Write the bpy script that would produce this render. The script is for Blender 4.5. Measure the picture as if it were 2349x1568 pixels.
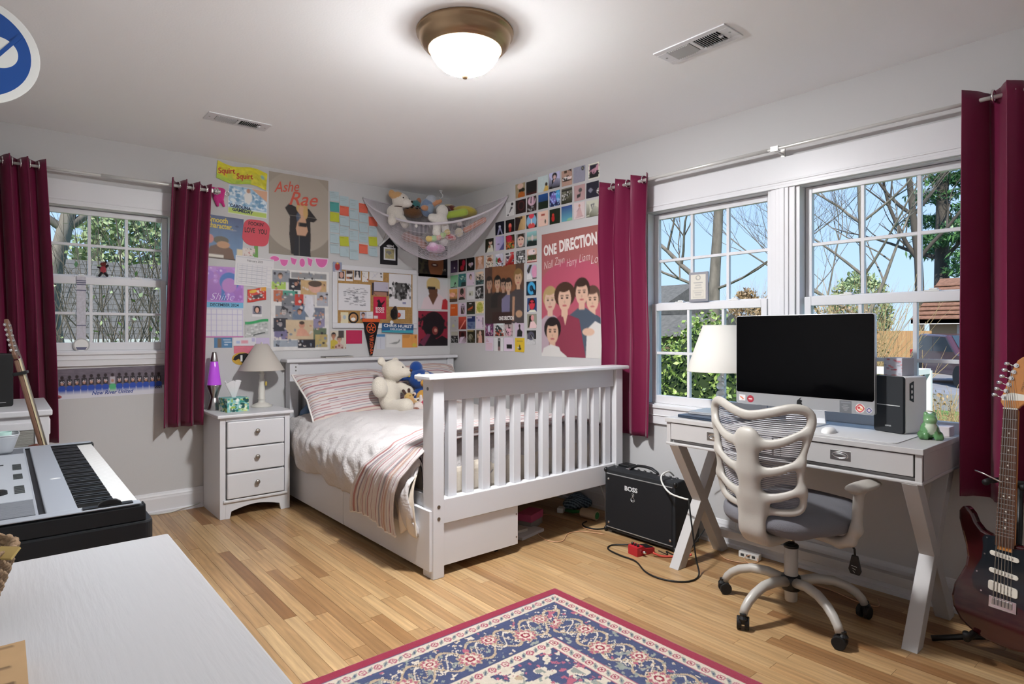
import bpy, bmesh, math, random
import numpy as np
from mathutils import Vector, Matrix, Euler

for _o in list(bpy.data.objects):
    bpy.data.objects.remove(_o)
SC = bpy.context.scene
COL = SC.collection
PI = math.pi
R = math.radians
random.seed(7)

# ---------------------------------------------------------------- camera
CAM_X, CAM_Y, CAM_Z, YAW = -3.158, -4.624, 1.2034, 0.869165
FPX = 1388.26
_c = bpy.data.cameras.new('camera')
_c.sensor_width = 36.0
_c.lens = FPX / 2349 * 36
_c.shift_y = -(784 - 764.27) / 2349
_c.clip_start = 0.02
_c.clip_end = 300
cam = bpy.data.objects.new('camera', _c)
COL.objects.link(cam)
cam.location = (CAM_X, CAM_Y, CAM_Z)
cam.rotation_euler = (PI / 2, 0, YAW - PI / 2)
SC.camera = cam

# ---------------------------------------------------------------- sky
w = bpy.data.worlds.new('sky')
SC.world = w
w.use_nodes = True
nt = w.node_tree
nt.nodes.clear()
_out = nt.nodes.new('ShaderNodeOutputWorld')
_bg = nt.nodes.new('ShaderNodeBackground')
_tc = nt.nodes.new('ShaderNodeTexCoord')
_sx = nt.nodes.new('ShaderNodeSeparateXYZ')
_rp = nt.nodes.new('ShaderNodeValToRGB')
_rp.color_ramp.elements[0].position = 0.0
_rp.color_ramp.elements[0].color = (0.50, 0.69, 0.93, 1)
_rp.color_ramp.elements[1].position = 0.55
_rp.color_ramp.elements[1].color = (0.22, 0.45, 0.86, 1)
nt.links.new(_tc.outputs['Generated'], _sx.inputs[0])
nt.links.new(_sx.outputs['Z'], _rp.inputs['Fac'])
nt.links.new(_rp.outputs['Color'], _bg.inputs['Color'])
nt.links.new(_bg.outputs[0], _out.inputs[0])
_bg.inputs['Strength'].default_value = 1.04

# ---------------------------------------------------------------- sun (behind the house, from the left rear)
_s = bpy.data.lights.new('sun', 'SUN')
_s.energy = 5.0
_s.angle = R(0.6)
_s.color = (1.0, 0.95, 0.87)
sun = bpy.data.objects.new('sun', _s)
COL.objects.link(sun)
sun.rotation_euler = Vector((0.62, 0.34, -0.72)).to_track_quat('-Z', 'Y').to_euler()

LAMP_STRENGTH = 680.0      # the lit ceiling lamp's glass bowl

# ---------------------------------------------------------------- exposure
SC.view_settings.view_transform = 'Standard'
SC.view_settings.look = 'None'
SC.view_settings.exposure = 0.36
SC.view_settings.gamma = 1.0
SC.view_settings.use_curve_mapping = False

# ================================================================ helpers
def lin(c):
    if isinstance(c, str):
        c = c.lstrip('#')
        if len(c) == 3:
            c = ''.join(a * 2 for a in c)
        c = [int(c[i:i + 2], 16) / 255 for i in (0, 2, 4)]
        return tuple(a / 12.92 if a <= 0.04045 else ((a + 0.055) / 1.055) ** 2.4 for a in c)
    return tuple(c[:3])

MATS = {}
def mat(name, col='ccc', rough=0.5, metal=0.0, spec=0.5, bump=0.0, bscale=40.0, var=0.0, vscale=8.0,
        sheen=0.0, coat=0.0, emit=0.0, trans=0.0, attr=None, stretch=(1, 1, 1), translucent=0.0, alpha=1.0, ior=1.45):
    if name in MATS:
        return MATS[name]
    m = bpy.data.materials.new(name)
    m.use_nodes = True
    nt = m.node_tree
    b = nt.nodes['Principled BSDF']
    c = lin(col)
    b.inputs['Base Color'].default_value = (*c, 1)
    b.inputs['Roughness'].default_value = rough
    b.inputs['Metallic'].default_value = metal
    b.inputs['Specular IOR Level'].default_value = spec
    b.inputs['IOR'].default_value = ior
    if sheen:
        b.inputs['Sheen Weight'].default_value = sheen
        b.inputs['Sheen Roughness'].default_value = 0.4
    if coat:
        b.inputs['Coat Weight'].default_value = coat
        b.inputs['Coat Roughness'].default_value = 0.05
    if trans:
        b.inputs['Transmission Weight'].default_value = trans
    if alpha < 1:
        b.inputs['Alpha'].default_value = alpha
    if emit:
        b.inputs['Emission Color'].default_value = (*c, 1)
        b.inputs['Emission Strength'].default_value = emit
    tc = None
    if bump or var:
        tc = nt.nodes.new('ShaderNodeTexCoord')
        mp = nt.nodes.new('ShaderNodeMapping')
        mp.inputs['Scale'].default_value = stretch
        nt.links.new(tc.outputs['Object'], mp.inputs[0])
    src = None
    if attr:
        a = nt.nodes.new('ShaderNodeVertexColor')
        a.layer_name = attr
        src = a.outputs['Color']
    if var:
        n = nt.nodes.new('ShaderNodeTexNoise')
        n.inputs['Scale'].default_value = vscale
        n.inputs['Detail'].default_value = 5
        nt.links.new(mp.outputs[0], n.inputs['Vector'])
        mr = nt.nodes.new('ShaderNodeMapRange')
        mr.inputs['From Min'].default_value = 0.3
        mr.inputs['From Max'].default_value = 0.7
        mr.inputs['To Min'].default_value = 1 - var
        mr.inputs['To Max'].default_value = 1 + var
        nt.links.new(n.outputs[0], mr.inputs[0])
        mx = nt.nodes.new('ShaderNodeVectorMath')
        mx.operation = 'SCALE'
        if src is not None:
            nt.links.new(src, mx.inputs[0])
        else:
            mx.inputs[0].default_value = c
        nt.links.new(mr.outputs[0], mx.inputs['Scale'])
        src = mx.outputs[0]
    if src is not None:
        nt.links.new(src, b.inputs['Base Color'])
    if bump:
        n = nt.nodes.new('ShaderNodeTexNoise')
        n.inputs['Scale'].default_value = bscale
        n.inputs['Detail'].default_value = 4
        nt.links.new(mp.outputs[0], n.inputs['Vector'])
        bp = nt.nodes.new('ShaderNodeBump')
        bp.inputs['Strength'].default_value = bump
        bp.inputs['Distance'].default_value = 0.01
        nt.links.new(n.outputs[0], bp.inputs['Height'])
        nt.links.new(bp.outputs[0], b.inputs['Normal'])
    if translucent:
        tl = nt.nodes.new('ShaderNodeBsdfTranslucent')
        if src is not None:
            nt.links.new(src, tl.inputs['Color'])
        else:
            tl.inputs['Color'].default_value = (*c, 1)
        mxs = nt.nodes.new('ShaderNodeMixShader')
        mxs.inputs[0].default_value = translucent
        o = nt.nodes['Material Output']
        nt.links.new(b.outputs[0], mxs.inputs[1])
        nt.links.new(tl.outputs[0], mxs.inputs[2])
        nt.links.new(mxs.outputs[0], o.inputs['Surface'])
    MATS[name] = m
    return m

def glass_mat(name, tint=(1, 1, 1), refl=1.0, rough=0.0):
    """thin pane: clear with a fresnel reflection"""
    if name in MATS:
        return MATS[name]
    m = bpy.data.materials.new(name)
    m.use_nodes = True
    nt = m.node_tree
    nt.nodes.clear()
    o = nt.nodes.new('ShaderNodeOutputMaterial')
    t = nt.nodes.new('ShaderNodeBsdfTransparent')
    t.inputs[0].default_value = (*tint, 1)
    g = nt.nodes.new('ShaderNodeBsdfGlossy')
    g.inputs['Roughness'].default_value = rough
    f = nt.nodes.new('ShaderNodeFresnel')
    f.inputs['IOR'].default_value = 1.04
    mt = nt.nodes.new('ShaderNodeMath')
    mt.operation = 'MULTIPLY'
    mt.inputs[1].default_value = refl
    mx = nt.nodes.new('ShaderNodeMixShader')
    nt.links.new(f.outputs[0], mt.inputs[0])
    nt.links.new(mt.outputs[0], mx.inputs[0])
    nt.links.new(t.outputs[0], mx.inputs[1])
    nt.links.new(g.outputs[0], mx.inputs[2])
    nt.links.new(mx.outputs[0], o.inputs[0])
    MATS[name] = m
    return m

def tag(o, label=None, cat=None, group=None, kind=None):
    if label: o['label'] = label
    if cat: o['category'] = cat
    if group: o['group'] = group
    if kind: o['kind'] = kind
    return o

def thing(name, label, cat, loc=(0, 0, 0), rotz=0.0, group=None):
    o = bpy.data.objects.new(name, None)
    o.empty_display_size = 0.1
    COL.objects.link(o)
    o.location = loc
    o.rotation_euler = (0, 0, rotz)
    return tag(o, label, cat, group)

def copy_tree(o, parent=None):
    c = o.copy()
    COL.objects.link(c)
    c.parent = parent
    for ch in list(o.children):
        copy_tree(ch, c)
    return c

def rotm(v, to=(0, 0, 1)):
    return Vector(to).rotation_difference(Vector(v)).to_matrix()

class MB:
    def __init__(s):
        s.v = []; s.f = []
    def add(s, vs, fs):
        n = len(s.v)
        s.v.extend(tuple(float(a) for a in p) for p in vs)
        s.f.extend(tuple(i + n for i in f) for f in fs)
        return s
    def box(s, x0, y0, z0, x1, y1, z1):
        if x0 > x1: x0, x1 = x1, x0
        if y0 > y1: y0, y1 = y1, y0
        if z0 > z1: z0, z1 = z1, z0
        return s.add([(x0, y0, z0), (x1, y0, z0), (x1, y1, z0), (x0, y1, z0), (x0, y0, z1), (x1, y0, z1), (x1, y1, z1), (x0, y1, z1)],
                     [(0, 3, 2, 1), (4, 5, 6, 7), (0, 1, 5, 4), (1, 2, 6, 5), (2, 3, 7, 6), (3, 0, 4, 7)])
    def bar(s, p0, p1, w, d, up=(0, 0, 1), e0=0, e1=0):
        """rectangular bar from p0 to p1; w along side, d along up-ish"""
        p0 = Vector(p0); p1 = Vector(p1)
        a = (p1 - p0).normalized()
        p0 = p0 - a * e0; p1 = p1 + a * e1
        sd = a.cross(Vector(up)).normalized()
        u = sd.cross(a).normalized()
        vs = []
        for p in (p0, p1):
            for i, j in ((-1, -1), (1, -1), (1, 1), (-1, 1)):
                vs.append(p + sd * (i * w / 2) + u * (j * d / 2))
        return s.add(vs, [(3, 2, 1, 0), (4, 5, 6, 7), (0, 1, 5, 4), (1, 2, 6, 5), (2, 3, 7, 6), (3, 0, 4, 7)])
    def cyl(s, p0, p1, r0, r1=None, n=16, caps=True):
        return s.tube([p0, p1], [r0, r0 if r1 is None else r1], n, caps)
    def tube(s, pts, r, n=8, caps=True, closed=False, flat=1.0, up=None):
        pts = [Vector(p) for p in pts]
        if not isinstance(r, (list, tuple, np.ndarray)):
            r = [r] * len(pts)
        m = len(pts)
        vs = []
        pu = None
        for i, p in enumerate(pts):
            if closed:
                t = pts[(i + 1) % m] - pts[i - 1]
            else:
                t = pts[min(i + 1, m - 1)] - pts[max(i - 1, 0)]
            if t.length < 1e-9: t = Vector((0, 0, 1))
            t.normalize()
            if pu is None:
                a = Vector(up) if up else (Vector((0, 0, 1)) if abs(t.z) < 0.9 else Vector((1, 0, 0)))
            else:
                a = pu
            u = (a - t * a.dot(t))
            if u.length < 1e-6: u = t.orthogonal()
            u.normalize(); pu = u
            w_ = t.cross(u)
            for k in range(n):
                an = 2 * PI * k / n
                vs.append(p + u * (math.cos(an) * r[i] * flat) + w_ * (math.sin(an) * r[i]))
        fs = []
        rows = m if closed else m - 1
        for i in range(rows):
            for k in range(n):
                a = i * n + k; b = i * n + (k + 1) % n
                j = (i + 1) % m
                fs.append((a, b, j * n + (k + 1) % n, j * n + k))
        if caps and not closed:
            fs.append(tuple(range(n - 1, -1, -1)))
            fs.append(tuple((m - 1) * n + k for k in range(n)))
        return s.add(vs, fs)
    def lathe(s, prof, n=24, c=(0, 0, 0), sx=1.0, sy=1.0, caps=True):
        vs = []
        for r, z in prof:
            for k in range(n):
                a = 2 * PI * k / n
                vs.append((c[0] + r * sx * math.cos(a), c[1] + r * sy * math.sin(a), c[2] + z))
        fs = []
        for i in range(len(prof) - 1):
            for k in range(n):
                k2 = (k + 1) % n
                fs.append((i * n + k, i * n + k2, (i + 1) * n + k2, (i + 1) * n + k))
        if caps:
            if prof[0][0] > 1e-6: fs.append(tuple(range(n - 1, -1, -1)))
            if prof[-1][0] > 1e-6: fs.append(tuple((len(prof) - 1) * n + k for k in range(n)))
        return s.add(vs, fs)
    def ell(s, c, r, nu=14, nv=9, rot=None):
        if not isinstance(r, (tuple, list)): r = (r, r, r)
        vs = []
        M = rot if rot is not None else Matrix.Identity(3)
        C = Vector(c)
        vs.append(C + M @ Vector((0, 0, -r[2])))
        for j in range(1, nv):
            ph = -PI / 2 + PI * j / nv
            for k in range(nu):
                a = 2 * PI * k / nu
                vs.append(C + M @ Vector((r[0] * math.cos(ph) * math.cos(a), r[1] * math.cos(ph) * math.sin(a), r[2] * math.sin(ph))))
        vs.append(C + M @ Vector((0, 0, r[2])))
        fs = []
        for k in range(nu):
            fs.append((0, 1 + (k + 1) % nu, 1 + k))
            fs.append((len(vs) - 1, 1 + (nv - 2) * nu + k, 1 + (nv - 2) * nu + (k + 1) % nu))
        for j in range(nv - 2):
            for k in range(nu):
                a = 1 + j * nu + k; b = 1 + j * nu + (k + 1) % nu
                fs.append((a, b, b + nu, a + nu))
        return s.add(vs, fs)
    def prism(s, poly, fn, d0, d1):
        """polygon (list of 2-D) extruded from depth d0 to d1; fn(a, b, d) -> 3-D"""
        n = len(poly)
        vs = [fn(a, b, d0) for a, b in poly] + [fn(a, b, d1) for a, b in poly]
        fs = [tuple(range(n)), tuple(range(2 * n - 1, n - 1, -1))]
        for i in range(n):
            j = (i + 1) % n
            fs.append((i, n + i, n + j, j))
        return s.add(vs, fs)
    def grid(s, fn, nu, nv, wrap=False):
        vs = [fn(i / nu, j / nv) for j in range(nv + 1) for i in range(nu + (0 if wrap else 1))]
        W = nu if wrap else nu + 1
        fs = []
        for j in range(nv):
            for i in range(nu):
                a = j * W + i; b = j * W + (i + 1) % W
                fs.append((a, b, b + W, a + W))
        return s.add(vs, fs)
    def build(s, name, m, parent=None, smooth=False, bevel=0.0, sub=0, solid=0.0, loc=None, fixn=True, seg=2):
        me = bpy.data.meshes.new(name)
        me.from_pydata(s.v, [], s.f)
        if fixn:
            bm = bmesh.new(); bm.from_mesh(me)
            bmesh.ops.recalc_face_normals(bm, faces=bm.faces)
            bm.to_mesh(me); bm.free()
        me.update()
        return link(name, me, m, parent, smooth, bevel, sub, solid, loc, seg)

def link(name, me, m, parent=None, smooth=False, bevel=0.0, sub=0, solid=0.0, loc=None, seg=2):
    if isinstance(m, str): m = MATS[m]
    if m is not None and not me.materials: me.materials.append(m)
    if smooth:
        me.polygons.foreach_set('use_smooth', [True] * len(me.polygons))
    o = bpy.data.objects.new(name, me)
    COL.objects.link(o)
    if parent is not None: o.parent = parent
    if loc is not None: o.location = loc
    if solid:
        md = o.modifiers.new('solid', 'SOLIDIFY'); md.thickness = solid; md.offset = 0
    if bevel:
        md = o.modifiers.new('bevel', 'BEVEL'); md.width = bevel; md.segments = seg; md.limit_method = 'ANGLE'; md.angle_limit = R(40)
        md.harden_normals = False
    if sub:
        md = o.modifiers.new('sub', 'SUBSURF'); md.levels = sub; md.render_levels = sub
    return o

def struct(o, kind='structure'):
    o['kind'] = kind
    return o

# ---- noise
_perm = np.random.RandomState(3).rand(64, 64, 64)
def vnoise(x, y, z=0.0):
    x = np.asarray(x, float); y = np.asarray(y, float); z = np.asarray(z, float) + 0 * x
    xi = np.floor(x).astype(int); yi = np.floor(y).astype(int); zi = np.floor(z).astype(int)
    xf = x - xi; yf = y - yi; zf = z - zi
    sm = lambda t: t * t * (3 - 2 * t)
    xf, yf, zf = sm(xf), sm(yf), sm(zf)
    g = lambda a, b, c: _perm[(xi + a) % 64, (yi + b) % 64, (zi + c) % 64]
    def lerp(a, b, t): return a + (b - a) * t
    c0 = lerp(lerp(g(0, 0, 0), g(1, 0, 0), xf), lerp(g(0, 1, 0), g(1, 1, 0), xf), yf)
    c1 = lerp(lerp(g(0, 0, 1), g(1, 0, 1), xf), lerp(g(0, 1, 1), g(1, 1, 1), xf), yf)
    return lerp(c0, c1, zf)
def fbm(x, y, z=0.0, o=4):
    s = 0; a = 0.5; f = 1
    for i in range(o):
        s = s + a * vnoise(np.asarray(x) * f + i * 7.3, np.asarray(y) * f + i * 3.1, np.asarray(z) * f)
        a *= 0.5; f *= 2
    return s

# ---- signed-distance modelling -> one continuous mesh
def S_ell(c, r, rot=None):
    c = np.array(c, float); r = np.array(r if isinstance(r, (tuple, list)) else (r, r, r), float)
    Mi = np.array(Euler([R(a) for a in rot]).to_matrix()) if rot else None
    def f(p):
        q = p - c
        if Mi is not None: q = q @ Mi
        k0 = np.sqrt(((q / r) ** 2).sum(-1)); k1 = np.sqrt(((q / r ** 2) ** 2).sum(-1)) + 1e-9
        return k0 * (k0 - 1) / k1
    f.lo = c - r.max(); f.hi = c + r.max()
    return f
def S_cap(a, b, ra, rb=None):
    a = np.array(a, float); b = np.array(b, float); rb = ra if rb is None else rb
    ab = b - a; L = ab @ ab + 1e-12
    def f(p):
        t = np.clip(((p - a) @ ab) / L, 0, 1)
        return np.sqrt((((p - a) - t[..., None] * ab) ** 2).sum(-1)) - (ra + (rb - ra) * t)
    m = max(ra, rb)
    f.lo = np.minimum(a, b) - m; f.hi = np.maximum(a, b) + m
    return f
def S_grp(ps):
    def f(p):
        D = ps[0](p)
        for q in ps[1:]: D = np.minimum(D, q(p))
        return D
    f.lo = np.min([q.lo for q in ps], 0); f.hi = np.max([q.hi for q in ps], 0)
    return f
def sdf_mesh(prims, res, k=0.02, cols=None, disp=0.0, dscale=30.0, post=None):
    """prims: list of sdf functions, smooth-unioned. returns verts, faces, colours"""
    lo = np.min([p.lo for p in prims], 0) - 3 * res - disp
    hi = np.max([p.hi for p in prims], 0) + 3 * res + disp
    n = np.ceil((hi - lo) / res).astype(int) + 1
    ax = [lo[i] + res * np.arange(n[i]) for i in range(3)]
    P = np.stack(np.meshgrid(*ax, indexing='ij'), -1)
    def ev(P):
        D = None
        for q in prims:
            d = q(P)
            if D is None: D = d
            elif k > 0:
                h = np.clip(0.5 + 0.5 * (D - d) / k, 0, 1)
                D = D * (1 - h) + d * h - k * h * (1 - h)
            else: D = np.minimum(D, d)
        if post is not None: D = post(P, D)
        return D
    D = ev(P)
    if disp:
        D = D + disp * (fbm(P[..., 0] * dscale, P[..., 1] * dscale, P[..., 2] * dscale, 2) - 0.4)
    ins = D < 0
    c = np.zeros(tuple(n - 1), int); acc = np.zeros(tuple(n - 1) + (3,)); cnt = np.zeros(tuple(n - 1))
    sl = lambda d, m: slice(d, m - 1 + d)
    crn = [(a, b, e) for a in (0, 1) for b in (0, 1) for e in (0, 1)]
    for i in range(8):
        for j in range(i + 1, 8):
            A, Bc = crn[i], crn[j]
            if sum(abs(A[t] - Bc[t]) for t in range(3)) != 1: continue
            da = D[sl(A[0], n[0]), sl(A[1], n[1]), sl(A[2], n[2])]; db = D[sl(Bc[0], n[0]), sl(Bc[1], n[1]), sl(Bc[2], n[2])]
            cr = (da < 0) != (db < 0)
            t = np.where(cr, da / np.where(cr, da - db, 1), 0)
            for e in range(3):
                acc[..., e] += np.where(cr, A[e] + t * (Bc[e] - A[e]), 0)
            cnt += cr
    act = cnt > 0
    idx = -np.ones(tuple(n - 1), int)
    idx[act] = np.arange(act.sum())
    base = np.stack(np.nonzero(act), -1)
    V = lo + res * (base + acc[act] / cnt[act][:, None])
    F = []
    for e in range(3):
        o = [(1, 2), (2, 0), (0, 1)][e]
        s0 = [slice(None)] * 3; s1 = [slice(None)] * 3
        s0[e] = slice(0, n[e] - 1); s1[e] = slice(1, n[e])
        for t in o:
            s0[t] = slice(1, n[t] - 1); s1[t] = slice(1, n[t] - 1)
        a = ins[tuple(s0)]; b = ins[tuple(s1)]
        cr = np.stack(np.nonzero(a != b), -1)
        if not len(cr): continue
        flip = a[tuple(cr.T)]
        g = cr.copy()
        for t in o: g[:, t] += 1
        def cell(d1, d2):
            h = g.copy(); h[:, o[0]] -= d1; h[:, o[1]] -= d2
            return idx[tuple(h.T)]
        q = np.stack([cell(1, 1), cell(0, 1), cell(0, 0), cell(1, 0)], -1)
        q[~flip] = q[~flip][:, ::-1]
        F.append(q)
    F = np.concatenate(F)
    C = None
    if cols is not None:
        ds = np.stack([q(V) for q in prims], -1)
        C = np.array([lin(c) for c in cols])[ds.argmin(-1)]
    return V, F, C
def sdf_obj(name, prims, res, m, parent=None, k=0.02, cols=None, disp=0.0, dscale=30.0, post=None):
    V, F, C = sdf_mesh(prims, res, k, cols, disp, dscale, post)
    me = bpy.data.meshes.new(name)
    me.from_pydata(V.tolist(), [], F.tolist())
    me.update()
    if C is not None: setcol(me, C)
    return link(name, me, m, parent, smooth=True)
def setcol(me, C):
    a = me.color_attributes.new('Col', 'FLOAT_COLOR', 'POINT')
    a.data.foreach_set('color', np.concatenate([C, np.ones((len(C), 1))], 1).astype(np.float32).ravel())

# ---- printed paper: a thin sheet whose face carries a drawn picture
class Cv:
    def __init__(s, nx, ny, bg='fff', ss=3):
        s.nx, s.ny, s.ss = nx, ny, ss
        X, Y = nx * ss, ny * ss
        s.u, s.v = np.meshgrid((np.arange(X) + .5) / X, (np.arange(Y) + .5) / Y)
        s.a = np.zeros((Y, X, 3)); s.a[:] = lin(bg)
        s.rs = np.random.RandomState(nx * 31 + ny)
    def put(s, m, c): s.a[m] = lin(c)
    def E(s, cx, cy, rx, ry, c): s.put(((s.u - cx) / rx) ** 2 + ((s.v - cy) / ry) ** 2 < 1, c)
    def Rc(s, x0, y0, x1, y1, c): s.put((s.u >= x0) & (s.u < x1) & (s.v >= y0) & (s.v < y1), c)
    def P(s, c, pts):
        ins = np.zeros(s.u.shape, bool); n = len(pts)
        for i in range(n):
            (x0, y0), (x1, y1) = pts[i], pts[(i + 1) % n]
            if y0 == y1: continue
            cond = ((y0 > s.v) != (y1 > s.v)) & (s.u < (x1 - x0) * (s.v - y0) / (y1 - y0) + x0)
            ins ^= cond
        s.put(ins, c)
    def L(s, x0, y0, x1, y1, w, c):
        dx, dy = x1 - x0, y1 - y0
        t = np.clip(((s.u - x0) * dx + (s.v - y0) * dy) / (dx * dx + dy * dy + 1e-9), 0, 1)
        s.put((s.u - x0 - t * dx) ** 2 + (s.v - y0 - t * dy) ** 2 < w * w / 4, c)
    def Gv(s, c0, c1):
        t = s.v[..., None]; s.a[:] = np.array(lin(c0)) * (1 - t) + np.array(lin(c1)) * t
    def Gh(s, c0, c1):
        t = s.u[..., None]; s.a[:] = np.array(lin(c0)) * (1 - t) + np.array(lin(c1)) * t
    def N(s, amt, sc=9): s.a *= (1 + amt * 2 * (fbm(s.u * sc + 3, s.v * sc) - .47))[..., None]
    def Sp(s, n, c, v0, v1, r=.05):
        for i in range(int(n)):
            s.E(s.rs.rand(), v0 + (v1 - v0) * s.rs.rand(), r * (.4 + s.rs.rand()), r * (.4 + s.rs.rand()), c)
    def face(s, cx, cy, h, skin='dba', hair='321', shirt='433', body=True, hs=1.0):
        """head and shoulders; h = head half height in v; aspect handled by nx/ny"""
        ar = s.ny / s.nx
        w_ = h * .74 * ar
        if body:
            s.P(shirt, [(cx - w_ * 2.3, 1.02), (cx - w_ * 2.1, cy + h * 1.9), (cx - w_ * .6, cy + h * 1.25), (cx + w_ * .6, cy + h * 1.25), (cx + w_ * 2.1, cy + h * 1.9), (cx + w_ * 2.3, 1.02)])
            s.Rc(cx - w_ * .42, cy + h * .6, cx + w_ * .42, cy + h * 1.35, skin)
        s.E(cx, cy - h * .28, w_ * 1.16 * hs, h * .95, hair)
        s.E(cx, cy + h * .05, w_ * .88, h * .92, skin)
        s.E(cx - w_ * .1, cy - h * .78, w_ * .85, h * .32, hair)
        for sx in (-1, 1):
            s.E(cx + sx * w_ * .36, cy - h * .02, w_ * .17, h * .07, '322')
            s.E(cx + sx * w_ * .36, cy - h * .2, w_ * .25, h * .045, hair)
        s.E(cx, cy + h * .28, w_ * .13, h * .12, tuple(a * .8 for a in lin(skin)))
        s.E(cx, cy + h * .55, w_ * .32, h * .075, 'b66')
    def run(s, ops):
        for op in ops.split(';'):
            k, *a = op.split()
            if k == 'B': s.a[:] = lin(a[0])
            elif k == 'E': s.E(*map(float, a[:4]), a[4])
            elif k == 'R': s.Rc(*map(float, a[:4]), a[4])
            elif k == 'P':
                q = list(map(float, a[1:])); s.P(a[0], list(zip(q[::2], q[1::2])))
            elif k == 'L': s.L(*map(float, a[:5]), a[5])
            elif k == 'G': s.Gv(*a)
            elif k == 'H': s.Gh(*a)
            elif k == 'N': s.N(float(a[0]))
            elif k == 'S': s.Sp(float(a[0]), a[1], float(a[2]), float(a[3]))
            elif k == 'F': s.face(*map(float, a[:3]), *a[3:])
        return s
    def pix(s):
        return np.clip(s.a.reshape(s.ny, s.ss, s.nx, s.ss, 3).mean((1, 3)), 0, 1)

def sheet_mesh(name, w, h, img, t=0.0015, curl=0.0, seed=0, shape=None):
    """img[ny,nx,3]; local x right, z up, front towards -y, back at y=0"""
    ny, nx = img.shape[:2]
    X = (np.arange(nx) / (nx - 1) - .5) * w
    Z = (.5 - np.arange(ny) / (ny - 1)) * h
    xx, zz = np.meshgrid(X, Z)
    yy = np.full(xx.shape, -t)
    if curl:
        rs = np.random.RandomState(seed)
        for sx in (-1, 1):
            for sz in (-1, 1):
                a = curl * rs.rand() ** 2
                d = np.clip((sx * xx / w * 2 + sz * zz / h * 2) - 1.1, 0, None)
                yy -= a * d * d
    if shape is not None:
        xx, yy, zz = shape(xx, yy, zz)
    V = np.stack([xx, yy, zz], -1).reshape(-1, 3)
    n = nx * ny
    Bk = V.copy(); Bk[:, 1] = np.minimum(Bk[:, 1] + t, 0.0)
    ids = np.arange(n).reshape(ny, nx)
    F = np.stack([ids[:-1, :-1], ids[1:, :-1], ids[1:, 1:], ids[:-1, 1:]], -1).reshape(-1, 4).tolist()
    rim = list(ids[0, :]) + list(ids[1:, -1]) + list(ids[-1, -2::-1]) + list(ids[-2:0, 0])
    m = len(rim)
    V = np.concatenate([V, Bk[rim]])
    for i in range(m):
        j = (i + 1) % m
        F.append((int(rim[i]), int(rim[j]), n + j, n + i))
    F.append(tuple(n + i for i in range(m)))
    me = bpy.data.meshes.new(name)
    me.from_pydata(V.tolist(), [], F)
    C = img.reshape(-1, 3)
    setcol(me, np.concatenate([C, C[rim]]))
    return me

_txtcache = {}
def text_mesh(s, size, shear=0.0, align='CENTER', space=1.0, offset=0.0):
    cu = bpy.data.curves.new('txt', 'FONT')
    cu.body = s; cu.size = size; cu.shear = shear; cu.align_x = align; cu.align_y = 'CENTER'
    cu.space_character = space; cu.offset = offset; cu.resolution_u = 3
    o = bpy.data.objects.new('txt', cu)
    COL.objects.link(o)
    dg = bpy.context.evaluated_depsgraph_get()
    me = bpy.data.meshes.new_from_object(o.evaluated_get(dg))
    bpy.data.objects.remove(o); bpy.data.curves.remove(cu)
    return me
def lettering(s, size, col, parent, x=0, z=0, y=-0.003, rot=0.0, shear=0.0, sx=1.0, fit=None, offset=0.0, space=1.0, flat=False, align='CENTER', rough=.5, warp=None, name='lettering'):
    """text standing on a vertical sheet (local x right, z up, front -y); flat=True lies in the xy plane"""
    me = text_mesh(s, size, shear, align, space, offset)
    ca, sa = math.cos(rot), math.sin(rot)
    if fit:
        xs = [v.co.x for v in me.vertices]; sx = fit / (max(xs) - min(xs))
    for v in me.vertices:
        a, b = v.co.x * sx, v.co.y
        if warp: a, b = warp(a, b)
        a, b = a * ca - b * sa, a * sa + b * ca
        v.co = (x + a, z + b, y) if flat else (x + a, y, z + b)
    me.name = name
    m = mat('ink_' + (col if isinstance(col, str) else 'x'), col, rough)
    me.materials.clear()
    return link(name, me, m, parent)

def smooth_path(pts, n=10):
    P = [Vector(p) for p in pts]; out_ = []
    for i in range(len(P) - 1):
        p0, p1, p2, p3 = P[max(i - 1, 0)], P[i], P[i + 1], P[min(i + 2, len(P) - 1)]
        for k in range(n):
            f = k / n
            out_.append(.5 * (2 * p1 + (p2 - p0) * f + (2 * p0 - 5 * p1 + 4 * p2 - p3) * f * f + (3 * p1 - p0 - 3 * p2 + p3) * f ** 3))
    return out_ + [P[-1]]
# ================================================================ materials
mat('wall_paint', 'c8c7c7', .75, bump=.04, bscale=180)
mat('ceiling_paint', 'f6f7f8', .85, bump=.05, bscale=120)
mat('trim_white', 'dedee1', .35)
mat('white_wood', 'd6d6d9', .38, bump=.05, bscale=30, stretch=(1, 6, 1))
mat('print', 'fff', .42, attr='Col')
mat('paper_matte', 'fff', .75, attr='Col')
mat('plush', 'fff', .95, attr='Col', bump=.6, bscale=160, sheen=.5)
mat('chrome', 'ddd', .15, metal=1)
mat('steel', 'bbb', .3, metal=1)
mat('black_plastic', '161718', .4)
mat('white_plastic', 'e6e6e4', .35)
mat('rubber', '101011', .6)
mat('cable_black', '121212', .5)
mat('cable_white', 'd8d8d4', .5)
mat('cable_copper', 'c99b78', .35)
glass_mat('pane_glass', (1, 1, 1), .12)

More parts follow.
